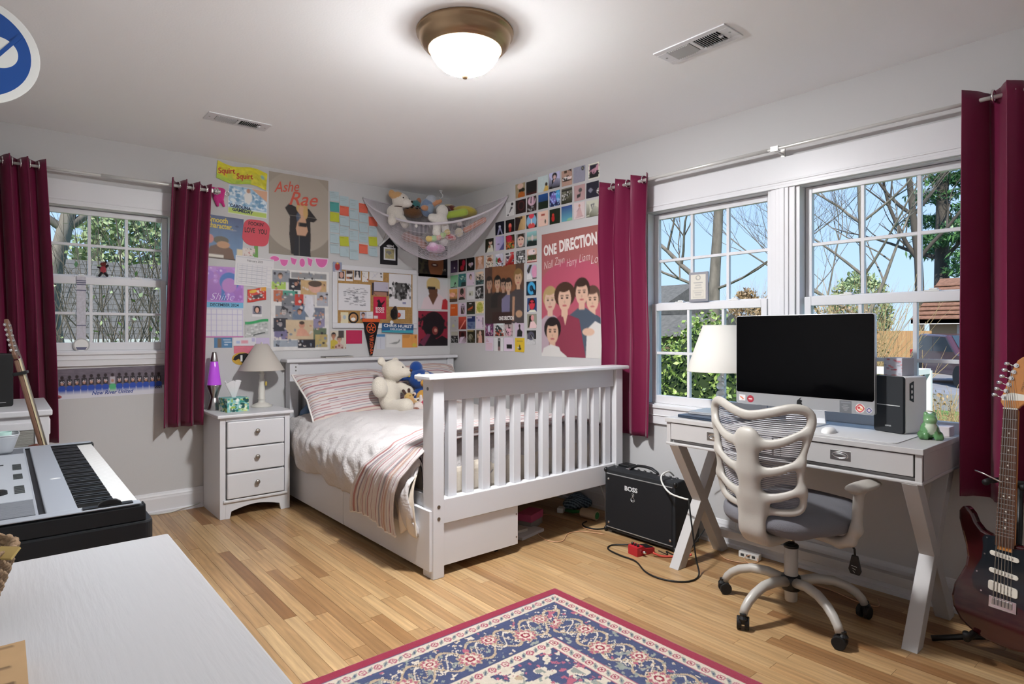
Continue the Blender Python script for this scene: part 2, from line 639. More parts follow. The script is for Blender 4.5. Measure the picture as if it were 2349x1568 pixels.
# ================================================================ floor
def plank_mat(name, island):
    m = bpy.data.materials.new(name)
    m.use_nodes = True
    nt = m.node_tree
    b = nt.nodes['Principled BSDF']
    g = nt.nodes.new('ShaderNodeNewGeometry')
    if island:
        rnd = g.outputs['Random Per Island']
    else:
        rnd = nt.nodes.new('ShaderNodeObjectInfo').outputs['Random']
    off = nt.nodes.new('ShaderNodeVectorMath'); off.operation = 'SCALE'
    off.inputs[0].default_value = (37, 91, 13)
    nt.links.new(rnd, off.inputs['Scale'])
    ad = nt.nodes.new('ShaderNodeVectorMath'); ad.operation = 'ADD'
    nt.links.new(g.outputs['Position'], ad.inputs[0]); nt.links.new(off.outputs[0], ad.inputs[1])
    def noise(sc, det, rough=.5, dist=0.0):
        mp = nt.nodes.new('ShaderNodeMapping'); mp.inputs['Scale'].default_value = sc
        nt.links.new(ad.outputs[0], mp.inputs[0])
        n = nt.nodes.new('ShaderNodeTexNoise'); n.inputs['Scale'].default_value = 1; n.inputs['Detail'].default_value = det
        n.inputs['Roughness'].default_value = rough; n.inputs['Distortion'].default_value = dist
        nt.links.new(mp.outputs[0], n.inputs['Vector'])
        return n.outputs[0]
    n1 = noise((26, 2.2, 10), 4, .6, .8)
    n2 = noise((190, 7, 10), 3)
    wv = nt.nodes.new('ShaderNodeTexWave'); wv.wave_type = 'RINGS'; wv.rings_direction = 'Y'
    mp = nt.nodes.new('ShaderNodeMapping'); mp.inputs['Scale'].default_value = (9, .8, 3)
    nt.links.new(ad.outputs[0], mp.inputs[0]); nt.links.new(mp.outputs[0], wv.inputs['Vector'])
    wv.inputs['Scale'].default_value = 1.4; wv.inputs['Distortion'].default_value = 5; wv.inputs['Detail'].default_value = 3; wv.inputs['Detail Scale'].default_value = 1.2
    base = nt.nodes.new('ShaderNodeValToRGB')
    e = base.color_ramp.elements
    e[0].position = 0; e[0].color = (*lin('946a44'), 1)
    e[1].position = 1; e[1].color = (*lin('cdac80'), 1)
    e.new(.16).color = (*lin('b99266'), 1); e.new(.7).color = (*lin('c39f72'), 1)
    nt.links.new(rnd, base.inputs[0])
    def mul(colsock, fac, lo, hi, f0=.3, f1=.7):
        mr = nt.nodes.new('ShaderNodeMapRange'); mr.inputs['From Min'].default_value = f0; mr.inputs['From Max'].default_value = f1
        mr.inputs['To Min'].default_value = lo; mr.inputs['To Max'].default_value = hi
        nt.links.new(fac, mr.inputs[0])
        s = nt.nodes.new('ShaderNodeVectorMath'); s.operation = 'SCALE'
        nt.links.new(colsock, s.inputs[0]); nt.links.new(mr.outputs[0], s.inputs['Scale'])
        return s.outputs[0]
    c = mul(base.outputs[0], n1, .66, .98)
    c = mul(c, n2, .9, 1.06)
    c = mul(c, wv.outputs['Fac'], .86, 1.03, 0, 1)
    nt.links.new(c, b.inputs['Base Color'])
    b.inputs['Roughness'].default_value = .3
    b.inputs['Specular IOR Level'].default_value = .35
    MATS[name] = m
    return m
plank_mat('oak', False); plank_mat('oak_field', True)
mat('floor_gap', '5a3d22', .8)

X0, Y0, H = -3.45, -5.3, 2.44          # left wall, wall behind the camera, ceiling height
floor = struct(MB().box(X0 - .15, Y0 - .15, -.2, .15, .15, -.012).build('floor', 'floor_gap'))
def view(p):
    dx, dy = p[0] - CAM_X, p[1] - CAM_Y
    d = dx * math.cos(YAW) + dy * math.sin(YAW)
    if d < .1: return None
    return (1174.5 + FPX * (dx * math.sin(YAW) - dy * math.cos(YAW)) / d, 764.3 - FPX * (p[2] - CAM_Z) / d, d)
RUG = (-2.78, -4.93, -1.17, -2.583)
planks = []
rs = random.Random(11)
pw = .0572
i = 0
while X0 + (i + 1) * pw < .16:
    xa = X0 + i * pw; i += 1
    y = Y0 - rs.random() * .9
    while y < .02:
        L = rs.uniform(.35, 1.25)
        y1 = min(y + L, .02)
        ya = max(y, Y0)
        if y1 - ya > .04:
            cx, cy = xa + pw / 2, (ya + y1) / 2
            vis = 0.0
            for q in (ya + .05, cy, y1 - .05):
                v = view((cx, q, 0))
                if v and -20 < v[0] < 2369 and v[1] < 1590:
                    hid = (RUG[0] < cx < RUG[2] and RUG[1] < q < RUG[3]) or (-1.52 < cx and q > -2.05) or (cx < -2.87) or (cx < -1.55 and q > -.4)
                    if not hid: vis += 1 / v[2] ** 2
            planks.append((vis * (y1 - ya), cx, cy, y1 - ya))
        y = y1
planks.sort(key=lambda p: -p[0])
_pb = MB()
_pb.box(-.5, -.5, -.5, .5, .5, .5)
_pm = bpy.data.meshes.new('plank'); _pm.from_pydata(_pb.v, [], _pb.f); _pm.materials.append(MATS['oak'])
for q, (s_, cx, cy, L) in enumerate(planks[:300]):
    o = bpy.data.objects.new('plank', _pm); COL.objects.link(o)
    o.parent = floor; o.location = (cx, cy, -.006 - .0004 * rs.random()); o.scale = (pw - .0011, L - .0013, .012)
fb = MB()
for s_, cx, cy, L in planks[300:]:
    fb.box(cx - pw / 2 + .0005, cy - L / 2 + .0006, -.012, cx + pw / 2 - .0005, cy + L / 2 - .0006, -.0002)
tag(fb.build('plank_field', 'oak_field', floor), kind='stuff')

# ================================================================ walls, ceiling, baseboards
HA = (-2.624 - .357, -2.624 + .357, 1.076, 2.012)      # window hole in the back wall (x0, x1, z0, z1)
HB = (-4.003, -2.2135, .744, 1.985)                     # window hole in the right wall (y0, y1, z0, z1)
b = MB()
b.box(X0 - .15, 0, -.02, HA[0], .15, H + .15).box(HA[1], 0, -.02, .15, .15, H + .15).box(HA[0], 0, -.02, HA[1], .15, HA[2]).box(HA[0], 0, HA[3], HA[1], .15, H + .15)
struct(b.build('wall_back', 'wall_paint'))
b = MB()
b.box(0, Y0 - .15, -.02, .15, HB[0], H + .15).box(0, HB[1], -.02, .15, 0, H + .15).box(0, HB[0], -.02, .15, HB[1], HB[2]).box(0, HB[0], HB[3], .15, HB[1], H + .15)
struct(b.build('wall_right', 'wall_paint'))
struct(MB().box(X0 - .15, Y0 - .15, -.02, X0, 0, H + .15).build('wall_left', 'wall_paint'))
struct(MB().box(X0, Y0 - .15, -.02, 0, Y0, H + .15).build('wall_front', 'wall_paint'))
struct(MB().box(X0, Y0, H, 0, 0, H + .15).build('ceiling', 'ceiling_paint'))
def baseboard(name, p0, p1, nrm):
    b = MB()
    prof = [(0, 0), (.026, 0), (.026, .018), (.016, .024), (.016, .10), (.013, .112), (.013, .118), (.009, .128), (.006, .138), (0, .14)]
    p0 = Vector(p0); p1 = Vector(p1); nv = Vector(nrm)
    n = len(prof)
    vs = [p0 + nv * a + Vector((0, 0, z)) for a, z in prof] + [p1 + nv * a + Vector((0, 0, z)) for a, z in prof]
    b.add(vs, [tuple(range(n)), tuple(range(2 * n - 1, n - 1, -1))] + [(k, (k + 1) % n, n + (k + 1) % n, n + k) for k in range(n)])
    struct(b.build(name, 'trim_white'))
baseboard('baseboard_back', (X0, 0, 0), (0, 0, 0), (0, -1, 0))
baseboard('baseboard_right', (0, Y0, 0), (0, 0, 0), (-1, 0, 0))
baseboard('baseboard_left', (X0, Y0, 0), (X0, 0, 0), (1, 0, 0))

# ================================================================ windows (local: x right, -y into the room, z up)
def make_window(name, loc, rotz, gw, zl0, zl1, zu0, zu1, lx=.014):
    t = thing(name, None, None, loc, rotz); struct(t)
    ow = gw + .054
    z0, z1 = zl0 - .062, zu1 + .05
    MB().box(-ow, .0, z0, -ow + .018, .14, z1).box(ow - .018, .0, z0, ow, .14, z1).box(-ow, .0, z1 - .014, ow, .14, z1).box(-ow, .0, z0, ow, .14, z0 + .012).build('frame', 'trim_white', t)
    def sash(nm, hw, a0, a1, y0, y1, top, bot):
        st = hw + .034
        s = MB().box(-st, y0, a0 - bot, -hw, y1, a1 + top).box(hw, y0, a0 - bot, st, y1, a1 + top).box(-hw, y0, a1, hw, y1, a1 + top).box(-hw, y0, a0 - bot, hw, y1, a0).build(nm, 'trim_white', t, bevel=.003)
        ym = (y0 + y1) / 2
        for k in (1, 2):
            x = -hw + 2 * hw * k / 3
            MB().box(x - .0085, y0 + .004, a0, x + .0085, y1 - .004, a1).build('muntin', 'trim_white', s, bevel=.002)
        zm = (a0 + a1) / 2
        MB().box(-hw, y0 + .0045, zm - .0085, hw, y1 - .0045, zm + .0085).build('muntin', 'trim_white', s, bevel=.002)
        pm = None
        for k in range(3):
            for j in range(2):
                if pm is None:
                    o = MB().box(-hw / 3, -.0015, -(a1 - a0) / 4, hw / 3, .0015, (a1 - a0) / 4).build('pane', 'pane_glass', s); pm = o.data
                else:
                    o = bpy.data.objects.new('pane', pm); COL.objects.link(o); o.parent = s
                o.location = (-hw + 2 * hw * (k + .5) / 3, ym, a0 + (a1 - a0) * (j + .5) / 2)
        return s
    sash('upper_sash', gw, zu0, zu1, .062, .092, .034, .04)
    ls = sash('lower_sash', gw - .014, zl0, zl1, .018, .052, .046, .05)
    for sx in (-.5, .5):
        MB().box(sx * gw - .03, .02, zl1 + .046, sx * gw + .03, .05, zl1 + .054).box(sx * gw - .012, .024, zl1 + .054, sx * gw + .022, .044, zl1 + .062).build('sash_lock', 'white_plastic', ls, bevel=.003)
    return t
make_window('window_1', (-2.624, 0, 0), 0, .303, 1.146, 1.512, 1.573, 1.955)
make_window('window_2', (0, -2.6285, 0), -PI / 2, .3595, .814, 1.345, 1.398, 1.93)
make_window('window_3', (0, -3.588, 0), -PI / 2, .3595, .814, 1.345, 1.398, 1.93)
def casing(name, loc, rotz, ow, z0, z1, head, apron, mull=None):
    t = thing(name, None, None, loc, rotz); struct(t)
    MB().box(-ow - .09, -.016, z1, ow + .09, .0, z1 + head).box(-ow - .09, -.021, z1 - .012, ow + .09, 0, z1 + .006).box(-ow - .09, -.02, z1 + .018, ow + .09, 0, z1 + .028).build('head_casing', 'trim_white', t, bevel=.002)
    for s in (-1, 1):
        MB().box(s * ow, -.016, z0 - apron + .0, s * (ow + .09), 0, z1 - .012).build('side_casing', 'trim_white', t, bevel=.003)
    MB().box(-ow - .0, -.016, z0 - apron, ow, 0, z0 - .016).box(-ow, -.021, z0 - apron * .55, ow, 0, z0 - apron * .5).build('apron', 'trim_white', t, bevel=.003)
    MB().box(-ow, -.026, z0 - .016, ow, .018, z0 + .006).build('sill', 'trim_white', t, bevel=.004)
    if mull is not None:
        MB().box(mull[0], -.012, z0, mull[1], .13, z1 - .012).box(mull[0] + .03, -.019, z0, mull[1] - .03, 0, z1 - .012).box(mull[0] + .05, -.024, z0, mull[1] - .05, 0, z1 - .012).build('mullion', 'trim_white', t, bevel=.003)
casing('trim_1', (-2.624, 0, 0), 0, .357, 1.084, 2.005, .142, .085)
casing('trim_2', (0, -3.1083, 0), -PI / 2, .895, .752, 1.98, .15, .115, (-.0647, .0647))

# ================================================================ curtains
def cur_mat():
    m = mat('curtain_satin', '7c1c44', .42, bump=.08, bscale=400, sheen=.35, spec=.4, translucent=.16)
    return m
cur_mat()
def curtain(label, axis, t0, t1, b0, b1, z0, z1, n, amp, off, rings, ph=0.0, boff=None):
    """axis 'x': hangs on the back wall (a = x, depth = -y); axis 'y': on the right wall (a = y)"""
    t = thing('curtain', label, 'curtain', group=None)
    def P(a, d, z):
        return (a, -d, z) if axis == 'x' else (-d, a, z)
    def fn(u, v):
        z = z1 + (z0 - z1) * v
        e = 1 - (1 - v) ** 1.5
        a = (t0 + (t1 - t0) * u) * (1 - e) + (b0 + (b1 - b0) * u) * e
        A = amp * (1 + .25 * v + .2 * math.sin(3 * v + 5 * u + ph))
        w_ = math.sin(2 * PI * n * u + ph + .35 * math.sin(2.2 * v + ph))
        e2 = min(1.0, max(0.0, (v - .25) / .4))
        if boff is not None: A = A * (1 - e2) + A * .62 * e2
        d = off + ((boff - off) * e2 if boff is not None else 0) + A * (abs(w_) ** .6) * (1 if w_ > 0 else -1)
        d += .006 * math.sin(9 * u + 7 * v) * v
        return P(a + .012 * math.sin(2 * (2 * PI * n * u + ph)), d, z + .006 * math.sin(2 * PI * n * u + ph) * (1 if v < .02 or v > .98 else 0))
    MB().grid(fn, n * 16, 46).build('fabric', 'curtain_satin', t, smooth=True, solid=.0016, fixn=False)
    for u in rings:
        a = t0 + (t1 - t0) * u
        q = []
        for k in range(20):
            an = 2 * PI * k / 20
            q.append((math.cos(an) * .024, math.sin(an) * .024))
        if axis == 'x':
            pts = [(a + .004 * s_, -off + c_, z1 - .034 + s_) for c_, s_ in q]
        else:
            pts = [(-off + c_, a + .004 * s_, z1 - .034 + s_) for c_, s_ in q]
        MB().tube(pts, .0055, 8, closed=True).build('grommet_ring', 'chrome', t, smooth=True)
    return t
curtain('crimson curtain panel behind the piano beside the small window', 'x', -3.21, -2.965, -3.16, -2.905, .55, 2.225, 3, .050, .09, (.08, .25, .42, .58, .75, .92), 1.0)
curtain('crimson curtain panel between the small window and the poster wall', 'x', -2.305, -2.06, -2.355, -2.118, .58, 2.225, 3, .050, .09, (.08, .25, .42, .58, .75, .92), .5)
curtain('crimson curtain panel between the tall band poster and the desk window', 'y', -2.30, -1.93, -2.285, -1.895, .55, 2.195, 3, .046, .09, (.08, .25, .42, .58, .75, .92), 2.6, .052)
curtain('crimson curtain panel behind the electric guitar', 'y', -4.33, -3.905, -4.36, -3.90, .53, 2.195, 3, .052, .09, (.08, .25, .42, .58, .75, .92), 2.2)
mat('rod_white', 'dcdcd8', .3, metal=.35)
def rod(label, axis, a0, a1, z, brackets, joint):
    t = thing('curtain_rod', label, 'curtain rod')
    P = (lambda a, d, z: (a, -d, z)) if axis == 'x' else (lambda a, d, z: (-d, a, z))
    MB().cyl(P(a0, .09, z), P(a1, .09, z), .0085, n=12).build('rod', 'rod_white', t, smooth=True)
    MB().cyl(P(joint, .09, z), P(a1, .09, z), .0105, n=12).build('outer_tube', 'rod_white', t, smooth=True)
    for a in brackets:
        MB().bar(P(a, .0, z - .012), P(a, .09, z - .012), .012, .006).bar(P(a, .004, z - .04), P(a, .004, z + .02), .02, .006, up=(1, 0, 0) if axis == 'y' else (0, 1, 0)).bar(P(a - .02, .09, z + .0), P(a + .02, .09, z + .0), .026, .026).build('bracket', 'rod_white', t)
    for a, s in ((a0, -1), (a1, 1)):
        b = MB()
        for k in range(4):
            rr = (.014, .022, .024, .015)[k]
            b.ell(P(a + s * .014 * k, .09, z), (rr * (.5 if axis == 'x' else 1), rr * (1 if axis == 'x' else .5), rr), 12, 7)
        b.build('finial', 'chrome', t, smooth=True)
    return t
rod('thin white rod above the small window', 'x', -3.3, -2.035, 2.188, (-3.25, -2.06), -2.68)
rod('long white rod above the double window', 'y', -4.42, -1.93, 2.158, (-4.38, -3.108, -1.96), -3.07)

# ================================================================ ceiling lamp, vents, decal, hook
mat('bronze', 'a3896b', .32, metal=.85)
lm = bpy.data.materials.new('lamp_glass_lit'); lm.use_nodes = True
_b = lm.node_tree.nodes['Principled BSDF']
_b.inputs['Base Color'].default_value = (.95, .93, .90, 1); _b.inputs['Emission Color'].default_value = (.985, .99, 1, 1)
_b.inputs['Roughness'].default_value = .25
_g = lm.node_tree.nodes.new('ShaderNodeNewGeometry'); _sp = lm.node_tree.nodes.new('ShaderNodeSeparateXYZ'); _mr = lm.node_tree.nodes.new('ShaderNodeMapRange')
lm.node_tree.links.new(_g.outputs['Normal'], _sp.inputs[0]); lm.node_tree.links.new(_sp.outputs['Z'], _mr.inputs[0])
_mr.inputs['From Min'].default_value = -.62; _mr.inputs['From Max'].default_value = -1.0          # glow shaped by face direction, strongest underneath, to avoid a ceiling hot spot
_mr.inputs['To Min'].default_value = LAMP_STRENGTH * .026; _mr.inputs['To Max'].default_value = LAMP_STRENGTH
lm.node_tree.links.new(_mr.outputs[0], _b.inputs['Emission Strength'])
MATS['lamp_glass_lit'] = lm
t = thing('ceiling_lamp', 'round bronze ceiling lamp with a lit frosted glass bowl', 'lamp', (-1.70, -2.60, 2.44))
MB().lathe([(.195, 0), (.2, -.006), (.198, -.016), (.19, -.02), (.188, -.03), (.18, -.05), (.166, -.066), (.158, -.07), (.155, -.076), (.148, -.078), (.148, -.04)], 48, caps=False).build('rim', 'bronze', t, smooth=True)
MB().lathe([(.147, -.06), (.145, -.078), (.137, -.10), (.122, -.122), (.098, -.144), (.066, -.16), (.03, -.169), (.001, -.171)], 40, caps=False).build('glass_bowl', 'lamp_glass_lit', t, smooth=True)
MB().lathe([(.001, -.192), (.008, -.191), (.014, -.184), (.016, -.177), (.014, -.172), (.02, -.169), (.001, -.167)], 20).build('finial', 'bronze', t, smooth=True)
mat('vent_dark', '3b3f40', .7)
def vent(label, cx, cy, lx, ly, rz, flip):
    t = thing('ceiling_vent', label, 'vent', (cx, cy, 2.44), rz, 'ceiling air vents')
    h = lx / 2; g = ly / 2
    MB().box(-h, -g, -.006, h, -g + .03, 0).box(-h, g - .03, -.006, h, g, 0).box(-h, -g + .03, -.006, -h + .05, g - .03, 0).box(h - .05, -g + .03, -.006, h, g - .03, 0).box(-.008, -g + .03, -.006, .008, g - .03, 0).build('frame', 'trim_white', t, bevel=.002)
    MB().box(-h + .05, -g + .03, -.0008, h - .05, g - .03, 0).build('backing', 'vent_dark', t)
    sl = None
    for sd in (-1, 1):
        for k in range(10):
            x = sd * (.016 + (h - .07) * (k + .5) / 10)
            ang = sd * flip * .75
            if sl is None:
                sl = MB().box(-.0007, -g + .03, -.007, .0007, g - .03, .007).build('slat', 'trim_white', t).data
                o = t.children[-1]
            else:
                o = bpy.data.objects.new('slat', sl); COL.objects.link(o); o.parent = t
            o.location = (x, 0, -.0065); o.rotation_euler = (0, ang, 0)
    MB().box(h - .065, -.012, -.012, h - .05, .004, -.004).build('lever', 'trim_white', t)
    for s in (-1, 1): MB().cyl((s * (h - .02), 0, -.0075), (s * (h - .02), 0, -.005), .005, n=8).build('screw', 'steel', t)
    return t
vent('white slatted ceiling vent above the nightstand', -2.10, -.895, .345, .14, 0, 1)
vent('white slatted ceiling vent near the desk window', -.88, -3.155, .345, .15, -PI / 2, -1)
# round blue sign hung from the ceiling, only its rim is in view
def disc(b, rx, rz, y0, y1, n=56, c=(0, 0)):
    b.prism([(c[0] + rx * math.cos(2 * PI * k / n), c[1] + rz * math.sin(2 * PI * k / n)) for k in range(n)], lambda a, e, d: (a, d, e), y0, y1)
    return b
mat('sign_white', 'e4e6e2', .4); mat('sign_blue', '20509a', .4)
t = thing('hanging_sign', 'round blue sign with white rim hung from the ceiling', 'sign', (-3.232, -1.947, 2.145))
disc(MB(), .18, .18, -.003, .003).build('board', 'sign_white', t)
disc(MB(), .155, .155, -.0045, -.003).build('blue_field', 'sign_blue', t)
disc(MB(), .052, .052, -.006, -.0045, c=(.068, .005)).build('white_shape', 'sign_white', t)
MB().bar((.03, -.0065, -.06), (.125, -.0065, .075), .012, .002, up=(0, 1, 0)).build('slash', 'sign_blue', t)
MB().cyl((0, 0, .178), (0, 0, .295), .002, n=6).build('cord', 'cable_white', t)
# ================================================================ bed
bed = thing('bed', 'white slatted wooden bed frame with storage drawers', 'bed', (-.82, -1.1, 0))
BO = Vector((.82, 1.1, 0))
def bb(): 
    return MB()
class BW(MB):       # builds in world coordinates, stored relative to the bed's base
    def build(s, *a, **k):
        s.v = [(x + .82, y + 1.1, z) for x, y, z in s.v]
        return MB.build(s, *a, **k)
fbd = BW().box(-1.548, -2.125, 0, -1.484, -2.03, .975).build('footboard', 'white_wood', bed, bevel=.003)
def sub(b, name, par, bevel=.003, m='white_wood', **k): return b.build(name, m, par, bevel=bevel, **k)
sub(BW().box(-.183, -2.125, 0, -.119, -2.03, .975), 'post', fbd)
sub(BW().box(-1.585, -2.150, .975, -.082, -2.005, .998), 'cap_rail', fbd, .006)
sub(BW().box(-1.484, -2.105, .868, -.183, -2.05, .975), 'top_rail', fbd)
sub(BW().box(-1.484, -2.12, .262, -.183, -2.06, .383), 'bottom_rail', fbd)
for k in range(12):
    xc = -1.415 + k * .1075
    sub(BW().box(xc - .0255, -2.098, .383, xc + .0255, -2.06, .868), 'slat', fbd, .002)
mat('bolt', '8f8d88', .35, metal=1)
for z in (.352, .293):
    sub(BW().cyl((-1.516, -2.1265, z), (-1.516, -2.122, z), .009, n=14), 'bolt', fbd, 0, 'bolt')
sub(BW().cyl((-1.5495, -2.075, .318), (-1.545, -2.075, .318), .009, n=14), 'bolt', fbd, 0, 'bolt')
sub(BW().cyl((-1.5495, -2.075, .93), (-1.545, -2.075, .93), .009, n=14), 'bolt', fbd, 0, 'bolt')
hbd = BW().box(-1.515, -.12, 0, -1.45, -.03, .985).build('headboard', 'white_wood', bed, bevel=.003)
sub(BW().box(-.105, -.12, 0, -.04, -.03, .985), 'post', hbd)
sub(BW().box(-1.545, -.145, .985, -.012, -.005, 1.012), 'cap_rail', hbd, .006)
sub(BW().box(-1.45, -.105, .885, -.105, -.05, .985), 'top_rail', hbd)
sub(BW().box(-1.45, -.105, .28, -.105, -.05, .42), 'bottom_rail', hbd)
for k in range(12):
    xc = -1.372 + k * .1075
    sub(BW().box(xc - .0255, -.098, .42, xc + .0255, -.06, .885), 'slat', hbd, .002)
for z in (.952, .925): sub(BW().cyl((-1.47, -.1215, z), (-1.47, -.117, z), .006, n=12), 'bolt', hbd, 0, 'bolt')
sub(BW().box(-1.535, -2.03, .235, -1.503, -.12, .40), 'side_rail', bed)
sub(BW().box(-.165, -2.03, .235, -.133, -.12, .40), 'side_rail', bed)
sub(BW().box(-1.50, -2.05, .30, -.165, -.13, .33), 'slat_base', bed)
def bed_drawer(y0, y1):
    d = BW().box(-1.562, y0, .038, -1.54, y1, .335).build('drawer', 'white_wood', bed, bevel=.002)
    sub(BW().box(-1.54, y0 + .004, .05, -.99, y0 + .02, .258), 'side_panel', d, .001)
    sub(BW().box(-1.54, y1 - .02, .05, -.99, y1 - .004, .258), 'side_panel', d, .001)
    sub(BW().box(-1.012, y0 + .02, .05, -.99, y1 - .02, .258), 'back_panel', d, .001)
    sub(BW().box(-1.54, y0 + .02, .05, -1.012, y1 - .02, .06), 'bottom_panel', d, 0)
    for yy in (y0 + .1, y1 - .1):
        for xx in (-1.46, -1.07):
            sub(BW().cyl((xx - .008, yy, .02), (xx + .008, yy, .02), .0195, n=14).box(xx - .006, yy - .008, .03, xx + .006, yy + .008, .05), 'caster', d, 0, 'black_plastic')
    for z in (.09, .215):
        sub(BW().cyl((-1.0, y0 + .003, z), (-1.0, y0 + .006, z), .005, n=10), 'screw', d, 0, 'bolt')
bed_drawer(-2.112, -1.143)
bed_drawer(-1.136, -.16)
mat('sheet_cream', 'ddd2c2', .85, bump=.3, bscale=40)
tag(MB().box(-1.49, -2.02, .33, -.17, -.13, .53).build('mattress', 'sheet_cream', None, bevel=.05, seg=4), 'thick mattress under the white duvet', 'mattress')

# duvet: draped cloth with a thickness of its own
mat('duvet_cotton', 'cdc9c8', .9, bump=.5, bscale=70, var=.02)
def wrk(x, y):
    return fbm(x * 5 + 3, y * 5 + 1.5, .3, 4) - .47
def top_z(x, y):
    return .585 + .03 * wrk(x * .6, y * .8)
def duvet_pt(u, v):
    """u 0..1 from the hem on the left over the bed to the right wall side, v 0 head .. 1 foot"""
    y = -.20 - 1.855 * v
    near = min(1.0, max(0.0, (v - .08) / .16))
    hem = .235 + .05 * math.sin(3.2 * v + .6) + .10 * max(0, 1 - v / .18) + .015 * math.sin(23 * v)
    Lh = .585 - hem
    Lt = 1.40
    s = u * (Lh + Lt + .22)
    bulge = (.03 + .03 * math.sin(2.5 * v + .4)) * (.15 + .85 * near)
    if s < Lh:
        k = s / Lh
        z = hem + Lh * k
        x = -1.578 - bulge * math.sin(PI * min(1, k * .95)) + .055 * max(0, k - .72) / .28
    elif s < Lh + Lt:
        k = (s - Lh) / Lt
        x = -1.523 + Lt * k
        z = .585 + .045 * min(1, k * 7) * min(1, (1 - k) * 7)
        if k < .05: z -= .012 * (1 - k / .05)
    else:
        k = (s - Lh - Lt) / .22
        x = -.123 + .012 * k
        z = .585 - .22 * k
    n = float(fbm(x * 7 + z * 5 + 1, y * 7, z * 6, 4)) - .47
    n2 = float(fbm(x * 2.2 + z * 3, y * 2.4 + 9, z * 2, 2)) - .37
    fold = .011 * math.sin(26 * (y + .55 * x + .8 * z) + 7 * n2) + .005 * math.sin(61 * (y - .5 * x - .6 * z) + 9 * n2 + 4 * n)
    d = .07 * n + .03 * n2 + fold * (.8 if s < Lh else .5)
    if s < Lh: d *= .25 + .75 * near
    if s < Lh: x -= d + .004
    elif s < Lh + Lt: z += d * .75
    if v > .955:
        k = (v - .955) / .045
        z -= (.20 + .03 * math.sin(31 * x)) * k ** 1.4 if s >= Lh else .0
        y = -.20 - 1.855 * .955 - .028 * math.sin(k * PI / 2) - .012 * math.sin(24 * x + 3 * k) * k
    return (x, max(y + .015 * n2, -2.048), z)
tag(MB().grid(duvet_pt, 150, 130).build('duvet', 'duvet_cotton', None, smooth=True, solid=.022, fixn=False), 'rumpled off-white duvet covering the bed', 'duvet')
# the cream sheet hanging out by the foot
def sheet_pt(u, v):
    y = -1.86 - .165 * u
    z = .50 - (.30 + .02 * math.sin(9 * u)) * v
    x = -1.560 - .035 * math.sin(PI * v * .9) - .012 * math.sin(14 * u + 5 * v) - .01
    return (x, y, z)
tag(MB().grid(sheet_pt, 26, 30).build('bed_sheet', 'sheet_cream', None, smooth=True, solid=.006, fixn=False), 'cream sheet corner hanging beside the footboard post', 'sheet')

# striped cotton: colours by distance along one axis
STRIPES = [(0, 'e6dedc'), (.05, 'c79a9c'), (.075, 'e6dedc'), (.11, 'b3838a'), (.125, 'e9e2e0'), (.17, '9c9aa8'), (.18, 'e6dedc'), (.22, 'c48f8e'), (.25, 'e6d8cc'), (.30, 'b98f95'), (.31, 'e9e2e0'), (.36, 'cfae9e'), (.385, 'e6dedc'), (.43, '8f7f92'), (.44, 'e9e2e0'), (.48, 'b5777f'), (.51, 'e6dedc'), (.56, 'a89aa6'), (.57, 'e6dedc'), (.61, 'c79a9c'), (.65, 'e6dedc'), (.69, '7f8199'), (.70, 'e6dedc'), (.74, 'ba8287'), (.755, 'e9e2e0'), (.80, 'd3b3a2'), (.83, 'e6dedc'), (.88, 'b3838a'), (.90, 'e6dedc'), (.94, '9c8fa0'), (.95, 'e6dedc'), (.98, 'c79a9c')]
_sp = np.array([a for a, c in STRIPES]); _sc = np.array([lin(c) for a, c in STRIPES]) * .8
def stripe(t):
    t = np.asarray(t) % 1.0
    return _sc[np.clip(np.searchsorted(_sp, t, 'right') - 1, 0, len(_sp) - 1)]
mat('striped_cotton', 'fff', .9, attr='Col', bump=.5, bscale=220, stretch=(1, 1, 1))
def col_grid(name, fn, cf, nu, nv, m, parent=None, solid=.008):
    b = MB().grid(fn, nu, nv)
    me = bpy.data.meshes.new(name); me.from_pydata(b.v, [], b.f)
    u = np.tile(np.arange(nu + 1) / nu, nv + 1); v = np.repeat(np.arange(nv + 1) / nv, nu + 1)
    setcol(me, cf(u, v))
    return link(name, me, m, parent, smooth=True, solid=solid)
def throw_pt(u, v):
    """v 0..1 across the throw's width (towards the foot), u 0..1 from the left hem over the bed to the right side"""
    hang = .40
    L = hang + 1.36
    s = u * L
    if s < hang:
        k = s / hang
        yc0, yc1 = (-1.385 - .32 * k ** 1.2, -1.885 - .155 * k ** 1.2)
        z = .19 + (.60 - .19) * k + .02 * math.sin(5 * v) * (1 - k)
        x = -1.612 - .045 * math.sin(PI * min(1, k * .93)) - .006 * math.sin(40 * v) + .07 * max(0, k - .74) / .26 - .01
    else:
        k = (s - hang) / 1.36
        yc0, yc1 = (-1.705 + .12 * k, -2.04)
        x = -1.552 + 1.36 * k
        z = .60 + .055 * min(1, k * 7) * min(1, (1 - k) * 9)
    y = yc0 + (yc1 - yc0) * v
    n = float(fbm(x * 7 + z * 5 + 1, y * 7, z * 6, 3)) - .43
    if s < hang: x -= .03 * n + .004 * math.sin(95 * v)
    else: z += .03 * n + .003 * math.sin(95 * v) + .012
    return (x, y, z)
o = col_grid('throw_blanket', throw_pt, lambda u, v: stripe(v * 1.55 + .1), 130, 120, 'striped_cotton', None, .010)
tag(o, 'red and grey striped cotton throw over the foot of the bed', 'blanket')
def piping(name, fn, path, r, m, parent):
    return MB().tube([fn(u, v) for u, v in path], r, 6).build(name, m, parent, smooth=True)
mat('piping_white', 'e8e3df', .9)
piping('hem', throw_pt, [(0, k / 50) for k in range(51)], .008, 'piping_white', o)
